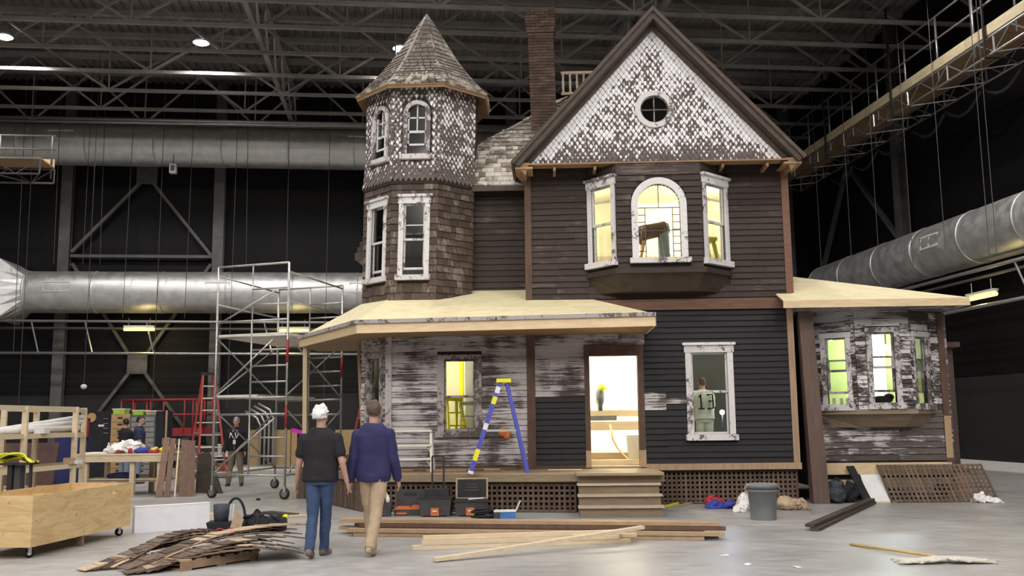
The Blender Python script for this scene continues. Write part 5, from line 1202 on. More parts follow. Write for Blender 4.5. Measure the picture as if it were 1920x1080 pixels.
# --- ladders
def stepladder(name, label, M, H, wb, wt, spread, n, rail, step, top, rear=None, rs=.07, grp=None, stickers=False):
    """x sideways, y = climb side towards -y; M at the ground point below the top"""
    o = thing(name, label, 'ladder', M.translation, grp)
    f0, f1 = -spread*.6, -.06; b0, b1 = spread*.4, .06
    for s_ in (-1, 1):
        lg = MB().bar(M@V((s_*wb/2, f0, 0)), M@V((s_*wt/2, f1, H)), rs*.5, rs, M.to_3x3()@V((0, 1, 0))).build('front_rail', rail, o)
        MB().bar(M@V((s_*wb/2*.9, b0, 0)), M@V((s_*wt/2*.9, b1, H*.98)), rs*.45, rs*.8, M.to_3x3()@V((0, 1, 0))).build('rear_rail', rail, o)
        MB().bar(M@V((s_*wb/2, f0, -.0)), M@V((s_*wb/2-(wb-wt)/2*s_*.03, f0+(f1-f0)*.03, H*.03)), rs*.6, rs*1.15, M.to_3x3()@V((0, 1, 0))).build('foot', 'black_rubber' if not stickers else 'white_plastic', o)
        t_ = .46; MB().bar(M@V((s_*(wb+(wt-wb)*t_)/2, f0+(f1-f0)*t_, H*t_)), M@V((s_*(wb+(wt-wb)*t_)/2*.9, b0+(b1-b0)*t_, H*t_)), .025, .035).build('spreader', 'aluminium', o)
        if stickers and s_ == stickers:
            for t0, t1, mt in ((.14, .26, 'ladder_yellow'), (.47, .54, 'white_plastic'), (.75, .83, 'ladder_yellow'), (.87, .94, 'white_plastic')):
                a = M@V((s_*(wb+(wt-wb)*t0)/2, f0+(f1-f0)*t0, H*t0)); b_ = M@V((s_*(wb+(wt-wb)*t1)/2, f0+(f1-f0)*t1, H*t1))
                MB().bar(a, b_, rs*.53, rs*1.02, M.to_3x3()@V((0, 1, 0))).build('sticker', mt, lg)
    for k in range(1, n+1):
        t_ = k/(n+1); w_ = wb+(wt-wb)*t_; y = f0+(f1-f0)*t_; z = H*t_
        MB().box(-w_/2, w_/2, y-.04, y+.04, z-.015, z+.015, M).build('step', step, o)
    for k in range(1, n+1, 2):
        t_ = k/(n+1); w_ = (wb+(wt-wb)*t_)*.9; y = b0+(b1-b0)*t_; z = H*t_; MB().box(-w_/2, w_/2, y-.015, y+.015, z-.015, z+.015, M).build('rear_bar', step, o)
    MB().box(-wt/2-.05, wt/2+.05, -.13, .13, H-.02, H+.05, M).build('top_cap', top, o)
    return o
stepladder('stepladder', 'blue fibreglass stepladder with a yellow top on the porch deck', rot_frame((-.78, 17.40, ZD+.006), R(-86)), 1.62, .62, .30, 1.02, 5, 'ladder_blue', 'aluminium', 'ladder_yellow', rs=.08, stickers=1)
stepladder('stepladder', 'tall red stepladder with aluminium steps beside the scaffold', rot_frame((-9.3, 26.0, 0), R(32)), 2.95, .78, .30, 1.55, 8, 'ladder_red', 'alu_matte', 'black_plastic', rs=.09)
stepladder('stepladder', 'red stepladder half hidden behind the man in the navy shirt', rot_frame((-4.62, 25.0, 0), R(-20)), 2.4, .62, .30, 1.2, 6, 'ladder_red', 'alu_matte', 'black_plastic', rs=.09)
# aluminium platform on the deck
o = thing('work_platform', 'low aluminium work platform with two treads on the deck', 'step platform', (-2.5, 17.7, ZD)); M = rot_frame((-2.5, 17.75, ZD+.006), R(3))
for x in (-.38, .38):
    MB().bar(M@V((x, -.32, 0)), M@V((x*.92, -.05, .74)), .04, .055).build('front_leg', 'alu_matte', o); MB().bar(M@V((x*1.02, .34, 0)), M@V((x*.92, .1, .74)), .04, .04).build('rear_leg', 'alu_matte', o)
    for z, y in ((.47, -.15), (.23, -.24)): MB().bar(M@V((x*.97, y, z)), M@V((x*.72, y, z-.02)), .02, .02).bar(M@V((x*.97, y, z-.12)), M@V((x*.75, y, z)), .02, .02).build('knee_brace', 'alu_matte', o)
MB().box(-.37, .37, -.12, .14, .73, .765, M).build('top_board', 'alu_matte', o)
for z, y in ((.47, -.17), (.23, -.26)): MB().box(-.37, .37, y-.05, y+.05, z, z+.035, M).build('tread', 'alu_matte', o)
for k in range(4): board('loose board on the porch deck, %s from the wall' % ORD[k], (-3.0+.25*k, 18.30-.11*k, ZD+.025), (-.6-.3*k, 18.28-.11*k, ZD+.025), .09, .03, ('lumber_brown', 'lumber_tan', 'lumber_brown', 'lumber_tan')[k], 'boards on the porch deck')
board('short pale strip of wood on the deck near the door', (.0, 17.85, ZD+.02), (.62, 17.82, ZD+.02), .05, .018, 'lumber_pale')
o = thing('drill', 'yellow cordless drill standing on the porch deck', 'drill', (-4.0, 18.6, ZD)); MB().box(-.05, .05, -.04, .04, 0, .06, rot_frame((-4., 18.6, ZD+.01), .2)).build('battery', 'black_plastic', o); MB().bar((-4., 18.6, ZD+.06), (-4., 18.6, ZD+.18), .04, .045).bar((-4.08, 18.6, ZD+.2), (-3.9, 18.58, ZD+.2), .06, .07).build('drill_body', 'ladder_yellow', o)
tag(MB().tube([(-4.5, 20.3, ZD+.13), (-3.9, 19.9, ZD+.16)], .11, 14).build('rolled_mat', 'plank_dark', None, True), 'dark rolled mat lying on the porch deck beside the turret', 'roll')
# --- scaffold
FLp, FRp, BLp = V((-7.36, 21.05, 0)), V((-5.6, 20.48, 0)), V((-6.8, 23.95, 0)); BRp = FRp+(BLp-FLp)
o = thing('scaffold_tower', 'aluminium scaffold tower on wheels behind the two walking men', 'scaffold', (FLp+BRp)/2)
def sc(a, b_, r=.024, nm='tube'): MB().tube([a, b_], r, 8).build(nm, 'scaffold_steel', o, True)
def zz_(p, z): return V((p.x, p.y, z))
for L1, R1, top in ((FLp, FRp, 5.1), (BLp, BRp, 4.98)):
    mid_ = L1.lerp(R1, .5)
    for p in (L1, R1): sc(zz_(p, .22), zz_(p, top), .027, 'upright')
    for z in (.50, 1.80, 2.16, 3.50, 3.85, top): sc(zz_(L1, z), zz_(R1, z), .024, 'crossbar')
    sc(zz_(mid_, 1.82), zz_(mid_, 3.85), .022, 'inner_upright'); sc(zz_(mid_, .5), zz_(mid_, 1.8), .022, 'inner_upright'); sc(zz_(mid_, 3.85), zz_(mid_, top), .018, 'inner_upright')
    for z in (.9, 1.3, 2.5, 2.85, 3.2, 4.2, 4.55): sc(zz_(mid_, z), zz_(R1, z), .02, 'rung')
    for p in (L1, R1):
        w_ = MB().tube([V((p.x-.012, p.y-.028, .115)), V((p.x+.012, p.y+.028, .115))], .115, 20).build('wheel', 'rubber_dark', o, True)
        MB().tube([V((p.x-.014, p.y-.033, .115)), V((p.x+.014, p.y+.033, .115))], .075, 14).build('hub', 'wheel_grey', w_); MB().bar(zz_(p, .16), zz_(p, .27), .05, .09).build('fork', 'scaffold_steel', w_)
for L1, R1 in ((FLp, BLp), (FRp, BRp)):
    for a, b_ in ((.5, 1.9), (2.2, 3.5)): sc(zz_(L1, a), zz_(R1, b_), .018, 'diagonal_brace'); sc(zz_(L1, b_), zz_(R1, a), .018, 'diagonal_brace')
    for z in (.5, 4.25, 4.9): sc(zz_(L1, z), zz_(R1, z), .02, 'side_rail')
sc(zz_(FLp, .55), zz_(FLp.lerp(FRp, .85), 1.72), .02, 'diagonal_brace'); sc(zz_(FLp, 2.25), zz_(FLp.lerp(FRp, .8), 3.42), .02, 'diagonal_brace'); sc(zz_(FLp, 3.8), zz_(FLp.lerp(FRp, .82), 4.5), .02, 'diagonal_brace')
for z, t0, t1 in ((3.50, .03, .97), (2.16, .03, .97)):
    for k in range(2 if z > 3 else 1):
        f0, f1 = (t0, t1) if z < 3 else (t0+(t1-t0)*k/2, t0+(t1-t0)*(k+1)/2-.01)
        if z < 3: f1 = .6
        a, b_, c_, d__ = FLp.lerp(FRp, f0), FLp.lerp(FRp, f1), BLp.lerp(BRp, f1), BLp.lerp(BRp, f0)
        MB().slab([zz_(p, z+.07) for p in (a, b_, c_, d__)], .06).build('platform_board', 'alu_matte', o)
for p, z in ((FRp, 2.9), (BRp, 2.7), (FRp, 1.5)): MB().tube([zz_(p, z), zz_(p, z+.5)], .032, 8).build('red_sleeve', 'red_metal', o, True)
# --- scissor lift
lx, ly = G(315, 868).x, G(315, 868).y; Lf = P(237, 800, 35.5); Rt = P(385, 800, 35.5)
o = thing('scissor_lift', 'red railed scissor lift parked behind the workbench', 'lift', ((Lf.x+Rt.x)/2, 35.8, 0)); x0, x1, y0, y1 = Lf.x, Rt.x, 35.0, 36.2
MB().box(x0+.3, x1-.1, y0+.1, y1-.1, .25, .75).build('chassis', 'chest_grey', o)
for x in (x0+.6, x1-.45):
    for y in (y0+.08, y1-.08): MB().tube([(x, y-.07, .2), (x, y+.07, .2)], .2, 16).build('wheel', 'rubber_dark', o, True)
for s_ in (y0+.2, y1-.2):
    for a, b_ in (((x0+.4, .78), (x1-.2, 1.15)), ((x0+.4, 1.15), (x1-.2, .78)), ((x0+.4, .96), (x1-.2, .96))): MB().bar((a[0], s_, a[1]), (b_[0], s_, b_[1]), .05, .08).build('scissor_arm', 'chest_grey', o)
MB().box(x0, x1, y0, y1, 1.16, 1.24).build('platform', 'chest_grey', o)
for s_ in (y0, y1): MB().box(x0, x1, s_-.02, s_+.02, 1.2, 1.46).build('kick_plate', 'red_metal', o)
for y in (y0, y1):
    for z in (1.95, 2.50): MB().tube([(x0, y, z), (x1, y, z)], .04, 8).build('guard_rail', 'red_metal', o, True)
    for x in (x0, x0+.45, x0+1.1, x1-.62, x1-.3, x1): MB().tube([(x, y, 1.24), (x, y, 2.5)], .032, 8).build('rail_post', 'red_metal', o, True)
for x in (x0, x1):
    for z in (1.95, 2.5): MB().tube([(x, y0, z), (x, y1, z)], .04, 8).build('guard_rail', 'red_metal', o, True)
# --- cabinets behind the bench
def cabinet(name, label, xa, xb, Y, z1, dep, body, front, rows, cols=1, mat_h='black_plastic'):
    o = thing(name, label, 'cabinet', ((xa+xb)/2, Y, 0)); MB().box(xa, xb, Y, Y+dep, .0, z1).build('body', body, o)
    n = rows; z0 = .12; hh = (z1-z0-.05)/n; cw = (xb-xa-.06)/cols
    for c in range(cols):
        for k in range(n):
            d = MB().box(xa+.03+c*cw+.012, xa+.03+(c+1)*cw-.012, Y-.025, Y+.002, z0+k*hh+.012, z0+(k+1)*hh-.012).build('drawer', front, o)
            MB().box(xa+.03+(c+.5)*cw-.07, xa+.03+(c+.5)*cw+.07, Y-.045, Y-.025, z0+(k+.62)*hh-.02, z0+(k+.62)*hh+.03).build('handle', mat_h, d)
    return o
YC = 28.6
xa, xb = P(208, 800, YC).x, P(243, 800, YC).x; cabinet('drawer_cabinet', 'wooden cabinet of small drawers behind the two workers', xa, xb, YC, P(225, 776, YC).z, .5, 'lumber_tan', 'drawer_wood', 9)
xa2, xb2 = P(244, 800, YC).x, P(292, 800, YC).x; cabinet('tool_chest', 'grey steel tool chest with many drawers beside the wooden cabinet', xa2, xb2, YC, P(260, 778, YC).z, .6, 'chest_grey', 'scaffold_steel', 11)
xa3, xb3 = P(293, 800, YC).x, P(309, 800, YC).x; o = thing('steel_locker', 'dark steel locker beside the grey tool chest', 'locker', (xa3, YC, 0)); MB().box(xa3, xb3, YC, YC+.6, 0, 2.0).build('body', 'pack_dark', o); MB().box(xa3+.02, xb3-.02, YC-.02, YC, .05, 1.96).build('door', 'pack_dark', o); MB().box(xb3-.05, xb3-.03, YC-.04, YC-.02, 1., 1.2).build('handle', 'aluminium', o); MB().box(xb3+.02, xb3+.06, YC-.02, YC+.04, 0, 2.02).build('edge_post', 'lumber_tan', o)
zt = P(225, 776, YC).z
def tub(label, x, w, z, h, mat): 
    o = thing('storage_tub', label, 'tub', (x+w/2, YC+.2, z), 'tubs on the cabinets'); MB().add([(x+.02, YC+.02, z), (x+w-.02, YC+.02, z), (x+w-.02, YC+.38, z), (x+.02, YC+.38, z), (x, YC, z+h), (x+w, YC, z+h), (x+w, YC+.4, z+h), (x, YC+.4, z+h)], [(3, 2, 1, 0), (0, 1, 5, 4), (1, 2, 6, 5), (2, 3, 7, 6), (3, 0, 4, 7), (4, 5, 6, 7)]).build('tub_body', mat, o); MB().box(x-.015, x+w+.015, YC-.015, YC+.415, z+h, z+h+.03).build('rim', 'white_plastic', o)
tub('green tub with a white rim on the wooden drawer cabinet', xa+.03, .36, zt, .13, 'green_bin'); tub('green tub with a white rim on the steel tool chest', xa2+.05, .34, P(260, 778, YC).z, .12, 'green_bin'); tub('cardboard coloured tray on the steel tool chest', xa2+.45, .33, P(260, 778, YC).z, .1, 'canvas_tan')
# dark pegboard with disc
xa, xb = P(158, 800, YC).x, P(206, 800, YC).x; o = thing('pegboard', 'dark upright board with an orange wooden disc hung on it', 'board', ((xa+xb)/2, YC+.2, 0)); MB().box(xa, xb, YC+.2, YC+.26, 0, P(180, 771, YC).z).build('board', 'pack_dark', o); c = P(171, 783, YC+.15); MB().tube([c, c+V((0, .05, 0))], .14, 20).build('disc', 'drawer_wood', o)
for k in range(4): MB().bar(P(194, 785+k*9, YC+.18), P(203, 785+k*9, YC+.18), .02, .02).build('shelf_clip', 'scaffold_steel', o)
MB().box(*sorted((P(179, 797, YC).x, P(190, 797, YC).x)), YC+.18, YC+.2, P(185, 800, YC).z, P(185, 796, YC).z).build('notice', 'white_plastic', o)
# --- workbench
o = thing('workbench', 'long pale timber workbench heaped with tools and cloth', 'workbench', (-9.85, 22.6, 0)); x0, x1, y0, y1, zt = -10.85, -8.85, 21.9, 23.3, .95
n = 3
for k in range(n): MB().box(x0, x1, y0+(y1-y0)*k/n+.003, y0+(y1-y0)*(k+1)/n-.003, zt-.04, zt).build('top_plank', 'lumber_pale', o)
MB().box(x0, x1, y0+.02, y0+.06, zt-.19, zt-.04).build('apron', 'lumber_pale', o); MB().box(x1-.06, x1-.02, y0+.06, y1, zt-.19, zt-.04).build('apron', 'lumber_pale', o)
for x in (x0+.12, x1-.78, x1-.14):
    for y in (y0+.1, y1-.2): MB().box(x, x+.11, y, y+.10, 0, zt-.04).build('leg', 'lumber_pale', o)
MB().box(x0+.1, x1-.1, y0+.2, y1-.2, .30, .33).build('shelf', 'lumber_tan', o)
for k in range(3): board(('pale', 'tan', 'white')[k]+' board stored on the workbench shelf', (x0+.1, y0+.35+.2*k, .355), (x1+.1*k, y0+.3+.2*k, .355), .12, .03, ('lumber_pale', 'lumber_tan', 'lumber_pale')[k], 'boards on the bench shelf')
tag(MB().blob((x0+.9, y0+.5, .42), .4, .16, .09).build('folded_tarp', 'navy_tarp', None, True), 'folded navy tarpaulin on the workbench shelf', 'tarpaulin')
mb = MB().blob((-10.0, 22.3, zt+.1), .42, .28, .11, None, 32, 20).blob((-9.72, 22.25, zt+.11), .3, .2, .14, None, 28, 18); crumple(mb, .12, 5., zt+.001)
tag(mb.build('dust_sheet', 'white_cloth', None, True), 'heaped white dust sheet on the workbench', 'cloth')
tag(MB().box(-10.7, -10.2, 22.0, 22.4, zt, zt+.03).build('paper_sheet', 'white_cloth'), 'flat white sheet of paper at the end of the workbench', 'paper')
for k, (x, y, r_, mt, l) in enumerate(((-9.25, 22.2, .10, 'lime_cloth', 'lime green rag among the tools on the workbench'), (-9.0, 22.5, .11, 'cable_yellow', 'yellow tool bundle at the end of the workbench'), (-9.4, 22.1, .11, 'blue_cloth', 'blue cloth beside the white dust sheet'), (-9.12, 22.05, .07, 'red_cloth', 'red rag at the front of the workbench'))):
    mb = MB().blob((x, y, zt+r_*.5), r_*1.8, r_*1.2, r_*.7, None, 10, 7).blob((x+r_, y+.05, zt+r_*.6), r_, r_, r_*.8, None, 8, 6); mb.v = [(a, b_, max(zt+.001, c_+.012*math.sin(31*a+17*b_))) for a, b_, c_ in mb.v]; tag(mb.build('rag', mt, None, True), l, 'rag', 'rags on the workbench')
for x, y, r_, h, mt, l in ((-9.62, 21.98, .05, .12, 'red_cloth', 'red can at the front edge of the workbench'), (-9.9, 21.97, .045, .09, 'red_cloth', 'smaller red can beside the dust sheet'), (-10.4, 22.6, .06, .16, 'red_cloth', 'dark red cup on the far side of the workbench'), (-8.95, 22.9, .035, .22, 'white_plastic', 'white squeeze bottle at the workbench corner')):
    tag(MB().lathe([(r_, zt), (r_, zt+h*.8), (r_*.6, zt+h*.85), (r_*.6, zt+h)], 12, Matrix.Translation((x, y, 0))).build('can', mt, None, True), l, 'can', 'cans on the workbench')
# --- boards leaning on the bench end
for k in range(5):
    x = -8.66+.125*k; mt = ('lumber_brown', 'lumber_brown', 'lumber_pale', 'lumber_brown', 'lumber_brown')[k]; w_ = (.14, .12, .03, .17, .16)[k]
    board(('dark brown plank leaning nearest the bench end', 'narrow brown plank leaning second from the bench end', 'thin pale strip among the leaning brown planks', 'wide brown plank leaning fourth from the bench end', 'outermost brown plank of the leaning row')[k], (x+.04*k, 21.35+.04*k, .0), (x-.12, 22.0+.05*k, 1.30-.02*k), w_, .03, mt, 'leaning planks', 'leaning_plank', 'plank')
tag(MB().add([(-8.3, 22.6, 0), (-7.55, 22.3, 0), (-8.05, 22.75, .95), (-8.35, 22.85, .9), (-8.3, 22.65, 0), (-7.55, 22.35, 0), (-8.05, 22.8, .95), (-8.35, 22.9, .9)], [(0, 1, 2, 3), (7, 6, 5, 4), (0, 4, 5, 1), (1, 5, 6, 2), (2, 6, 7, 3), (3, 7, 4, 0)]).build('dark_sheet', 'plank_dark'), 'dark sheet of board propped behind the leaning planks', 'board')
# --- timber shelf frame
o = thing('shelf_frame', 'tall open shelf frame of pale studs at the picture edge', 'shelf frame', (-11.0, 18.8, 0))
p1, p2, p3, p4 = P(42, 880, 17.4), P(63, 880, 19.0), P(137, 880, 19.2), P(153, 880, 20.6)
zf = 1.98; pp = [V((p.x, p.y, 0)) for p in (p1, p2, p3, p4)]; pL = pp[0]+(pp[0]-pp[2])*.6; pL2 = pp[1]+(pp[1]-pp[3])*.6
for p in pp+[pL, pL2]: MB().bar(zz_(p, 0), zz_(p, zf), .10, .06, V((0, 1, 0))).build('post', 'lumber_pale', o)
for z in (zf-.045, 1.42, .80, .25):
    for a, b_ in ((pL, pp[2]), (pL2, pp[3])): MB().bar(zz_(a, z), zz_(b_, z), .04, .09).build('rail', 'lumber_pale', o)
    for a, b_ in ((pp[0], pp[1]), (pp[2], pp[3])): MB().bar(zz_(a, z-.02), zz_(b_, z-.02), .04, .09).build('end_rail', 'lumber_pale', o)
for k in range(3): tag(MB().tube([zz_(pL.lerp(pL2, .3+.2*k), 1.51+.01*k), zz_(pp[2].lerp(pp[3], .3+.2*k), 1.50+.05+.14*k*.8)], .06, 10).build('cardboard_tube', 'white_plastic', None, True), ('lowest', 'middle', 'uppermost')[k]+' white tube lying along the shelf frame', 'tube', 'white tubes on the shelf frame')
for k, (t_, w_, h, mt, l) in enumerate(((.1, .2, .1, 'white_plastic', 'small white box on the middle shelf of the frame'), (.72, .16, .12, 'canvas_tan', 'small tan box on the lower shelf of the frame'), (.8, .3, .06, 'foam_white', 'flat white box on the lower shelf of the frame'))):
    c = pL.lerp(pp[2], .35+t_*.6)+V((0, .5, 0)); z = 1.465 if k == 0 else .845; tag(MB().box(c.x-w_/2, c.x+w_/2, c.y-.1, c.y+.1, z, z+h).build('small_box', mt), l, 'box', 'boxes on the shelf frame')
MB().slab([zz_(pL, .845), zz_(pp[2], .845), zz_(pp[3], .845), zz_(pL2, .845)], .02).build('shelf_board', 'lumber_tan', o); MB().slab([zz_(pL, 1.465), zz_(pp[2], 1.465), zz_(pp[3], 1.465), zz_(pL2, 1.465)], .02).build('shelf_board', 'lumber_tan', o)
a, b_ = P(-60, 880, 21.5), P(112, 880, 21.5)
tag(MB().add([(a.x, 21.2, .25), (b_.x, 21.2, .25), (b_.x-.1, 21.6, 1.22), (a.x, 21.6, 1.22), (a.x, 21.25, .25), (b_.x, 21.25, .25), (b_.x-.1, 21.65, 1.22), (a.x, 21.65, 1.22)], [(0, 1, 2, 3), (7, 6, 5, 4), (0, 4, 5, 1), (1, 5, 6, 2), (2, 6, 7, 3), (3, 7, 4, 0)]).build('brown_sheet', 'brown_board'), 'large dark brown sheet leaning behind the shelf frame', 'sheet')
for k in range(5): board(('lowest', 'second', 'third', 'fourth', 'topmost')[k]+' board in the low timber stack behind the shelf frame', (a.x, 20.9+.06*k, .03+.06*k), (P(150+8*k, 880, 21).x, 20.9+.06*k, .03+.06*k), .5-.04*k, .05, ('lumber_tan', 'lumber_pale', 'lumber_brown', 'lumber_pale', 'drawer_wood')[k], 'low timber stack')
c = P(128, 830, 24); tag(MB().box(c.x-.35, c.x+.35, 24, 24.5, 0, 1.35).build('blue_drum', 'navy_tarp'), 'tall navy crate standing behind the shelf frame', 'crate')
c = P(161, 800, 24); o = thing('fire_extinguisher', 'red fire extinguisher hung on the shelf frame end', 'extinguisher', (c.x, 22.8, 1.35)); c = P(161, 800, 22.8); MB().lathe([(.06, c.z-.25), (.07, c.z-.2), (.07, c.z+.12), (.03, c.z+.2), (.03, c.z+.24)], 12, Matrix.Translation((c.x, 22.8, 0))).build('cylinder_body', 'red_metal', o, True); MB().bar((c.x, 22.8, 0), (c.x, 22.95, c.z+.2), .05, .04).build('stand', 'black_plastic', o)
# --- black stand with yellow cable
Ys = 15.6; c = P(27, 900, Ys); o = thing('cable_stand', 'black stand draped with a bundle of yellow cable', 'stand', (c.x, Ys, 0)); zt = P(30, 868, Ys).z
MB().box(c.x-.10, c.x-.02, Ys-.05, Ys+.1, 0, zt).build('post', 'black_plastic', o); MB().box(c.x, c.x+.10, Ys-.02, Ys+.14, 0, zt).build('post', 'dark_plastic', o); q = P(57, 900, Ys); MB().box(q.x-.02, q.x+.02, Ys-.02, Ys+.02, 0, zt).build('thin_leg', 'black_plastic', o)
MB().box(c.x-.25, q.x+.04, Ys-.12, Ys+.16, zt-.03, zt).build('top_plate', 'black_plastic', o)
o = thing('cable_bundle', 'bundle of yellow extension cable lying on the black stand', 'cable', (c.x, Ys, zt))
for k in range(9):
    pts = [(c.x-.28+.62*j/12, Ys-.08+.022*k+.02*math.sin(j*.9+k), max(zt+.016, zt+.09+.07*math.sin(j*.28+.2)-.012*k+.012*math.sin(j+k*2)-(.12*max(0, j-9)/3))) for j in range(13)]
    MB().tube(pts, .017, 6).build('cable_strand', 'cable_yellow' if k not in (3, 4) else 'rubber_dark', o, True)
# --- buckets and cart behind the red stepladder
Yb = 28.5; o = thing('paint_cart', 'low cart carrying white paint buckets behind the red stepladder', 'cart', (P(395, 860, Yb).x, Yb, 0)); xa, xb = P(362, 860, Yb).x, P(432, 860, Yb).x
for z in (.14, .62): MB().box(xa, xb, Yb, Yb+.7, z, z+.03).build('shelf', 'alu_matte', o)
for x in (xa+.03, xb-.06):
    for y in (Yb, Yb+.66): MB().box(x, x+.03, y, y+.03, 0, .75).build('post', 'alu_matte', o)
for k, (t_, z, h, r_, mt, l) in enumerate(((.12, .17, .32, .15, 'white_plastic', 'white paint bucket at the end of the low cart shelf'), (.38, .17, .32, .15, 'white_plastic', 'white paint bucket in the middle of the low cart shelf'), (.66, .17, .26, .13, 'orange_plastic', 'orange bucket on the low cart shelf'), (.2, .65, .08, .16, 'white_plastic', 'wide white lid stack on the cart top'), (.62, .65, .34, .07, 'white_plastic', 'tall white bottle on the cart top'), (.8, .65, .36, .09, 'white_plastic', 'white jug at the end of the cart top'), (.45, .65, .1, .15, 'white_plastic', 'shallow white pail on the cart top'))):
    x = xa+(xb-xa)*t_; o = thing('paint_bucket', l, 'bucket', (x, Yb+.3, z), 'buckets on the cart'); MB().lathe([(r_*.88, z), (r_, z+h*.9), (r_*1.06, z+h*.9), (r_*1.06, z+h)], 14, Matrix.Translation((x, Yb+.3, 0))).build('bucket_body', mt, o, True); MB().tube([(x-r_, Yb+.3, z+h*.85), (x, Yb+.3-r_*1.15, z+h*.6), (x+r_, Yb+.3, z+h*.85)], .006, 5).build('bail', 'scaffold_steel', o)
o = thing('cable_reel', 'dark cable reel on the floor beside the paint cart', 'reel', P(352, 870, 28)); c = P(352, 865, 28); MB().tube([(c.x, 28, .3), (c.x, 28.25, .3)], .16, 16).build('drum', 'pack_grey', o, True)
for y in (28, 28.25): MB().tube([(c.x, y-.015, .3), (c.x, y+.015, .3)], .3, 20).build('flange', 'wheel_grey', o)
# --- tan sheets and machines far behind the scaffold
Yp = 37.0
for k, (xa, xb, l) in enumerate(((466, 486, 'narrow tan sheet standing far behind the scaffold'), (513, 556, 'wide tan sheet standing far behind the scaffold'), (628, 668, 'tan sheet standing far behind the white-haired man'))):
    a, b_ = P(xa, 860, Yp), P(xb, 860, Yp); h = P(xa, 806, Yp).z; tag(MB().box(a.x, b_.x, Yp, Yp+.06, 0, h).build('tan_sheet', 'panel_tan'), l, 'sheet', 'tan sheets at the back')
for k in range(4):
    a = P(487+8*k, 860, Yp-.4); tag(MB().tube([(a.x, Yp-.4, 0), (a.x, Yp-.4, 1.5+.1*k), (a.x-.15, Yp-.4, 1.8+.1*k), (a.x-.6, Yp-.4, 2.05+.1*k)], .05, 8).build('bent_pipe', 'scaffold_steel', None, True), 'bent grey pipe far behind the scaffold, %s from the man in the hoodie' % ORD[k], 'pipe', 'bent pipes at the back')
a, b_ = P(546, 806, 30), P(567, 811, 30); o = thing('tape_flag', 'magenta tape flag on a thin stake behind the scaffold', 'flag', (a.x, 30, 0)); MB().bar(a, b_, .02, .12).build('tape', 'magenta_tape', o); MB().bar((a.x, 30, 0), (a.x, 30, a.z+.06), .02, .02).build('stake', 'black_plastic', o)
a, b_ = P(360, 868, 33), P(575, 868, 33); tag(MB().box(a.x, b_.x, 33, 33.2, .0, .1).build('floor_beam', 'alu_matte'), 'long pale beam lying on the far floor', 'beam')
a = P(452, 940, 19.3); 
tag(MB().lathe([(.05, 0), (.05, .03), (.03, .045)], 12, Matrix.Translation(G(484, 938))).build('tape_roll', 'black_plastic'), 'small black puck lying on the bare floor', 'puck')
# --- right hand side
o = thing('waste_bin', 'round grey plastic waste bin on the floor by the steps', 'bin', (3.42, 15.7, 0)); M = Matrix.Translation((3.42, 15.7, 0))
MB().lathe([(.195, 0), (.20, .02), (.235, .50), (.25, .50), (.255, .56), (.235, .565), (.225, .50), (.19, .04)], 28, M, False).build('bin_body', 'bin_grey', o, True); MB().lathe([(.20, .02), (.19, .025)], 28, M).build('bottom', 'bin_grey', o); MB().lathe([(.238, .44), (.244, .44), (.246, .465), (.24, .47)], 28, M, False).build('rib', 'bin_grey', o, True)
for s_ in (-1, 1): MB().tube([M@V((s_*.25, -.06, .53)), M@V((s_*.272, -.05, .47)), M@V((s_*.272, .05, .47)), M@V((s_*.25, .06, .53))], .014, 6).build('handle', 'bin_grey', o, True)
def lump(name, label, cat, mat, blobs, grp=None, rough=.012, f_=23):
    mb = MB()
    for b_ in blobs: mb.blob(b_[:3], *b_[3:6], None, 28, 18)
    crumple(mb, .075, 9., .002)
    return tag(mb.build(name, mat, None, True), label, cat, grp)
lump('bundle', 'red cloth bundle on the floor beside the lattice', 'cloth', 'red_cloth', [(3.02, 17.9, .08, .2, .13, .12)])
lump('bundle', 'blue cloth bundle spilling from under the red one', 'cloth', 'blue_cloth', [(3.08, 17.65, .05, .24, .13, .07), (3.28, 17.62, .04, .13, .1, .05)])
lump('paper_sack', 'crumpled white paper sack between the blue bundle and the bin', 'sack', 'white_cloth', [(3.42, 17.2, .12, .13, .18, .16), (3.35, 17.0, .05, .15, .12, .06)], None, .02, 17)
lump('tool_pouch', 'tan canvas tool pouch slumped beside the grey bin', 'pouch', 'canvas_tan', [(4.2, 17.3, .10, .24, .16, .12), (4.42, 17.25, .08, .14, .14, .1)])
lump('tool_pouch', 'tan canvas tool pouch behind the grey bin', 'pouch', 'canvas_tan', [(3.68, 17.6, .16, .18, .14, .18), (3.95, 17.7, .1, .14, .14, .12)])
board('yellow measuring stick on the floor beside the steps', G(1250, 951)+V((0, 0, .02)), G(1290, 940)+V((0, 0, .02)), .05, .03, 'ladder_yellow', None, 'measuring_stick', 'stick')
board('long tan lath on the floor before the lattice', G(1275, 950)+V((0, 0, .02)), G(1325, 938)+V((0, 0, .02)), .05, .03, 'lumber_tan', 'laths by the lattice'); board('short tan lath on the floor behind the bundles', G(1345, 938)+V((0, 0, .02)), G(1400, 930)+V((0, 0, .02)), .05, .03, 'lumber_tan', 'laths by the lattice')
o = thing('backpack', 'dark grey backpack resting against the wing', 'backpack', (5.42, 18.4, 0)); mb = MB().blob((5.42, 18.55, .21), .20, .15, .22, None, 28, 18).blob((5.40, 18.38, .15), .15, .09, .14, None, 24, 14); crumple(mb, .05, 9., .002); mb.build('pack_body', 'pack_grey', o, True)
MB().tube([(5.5, 18.42, .35), (5.62, 18.36, .25), (5.60, 18.4, .06)], .02, 6).build('shoulder_strap', 'pack_dark', o, True); MB().tube([(5.36, 18.5, .41), (5.42, 18.48, .47), (5.48, 18.5, .41)], .014, 6).build('top_loop', 'pack_dark', o, True)
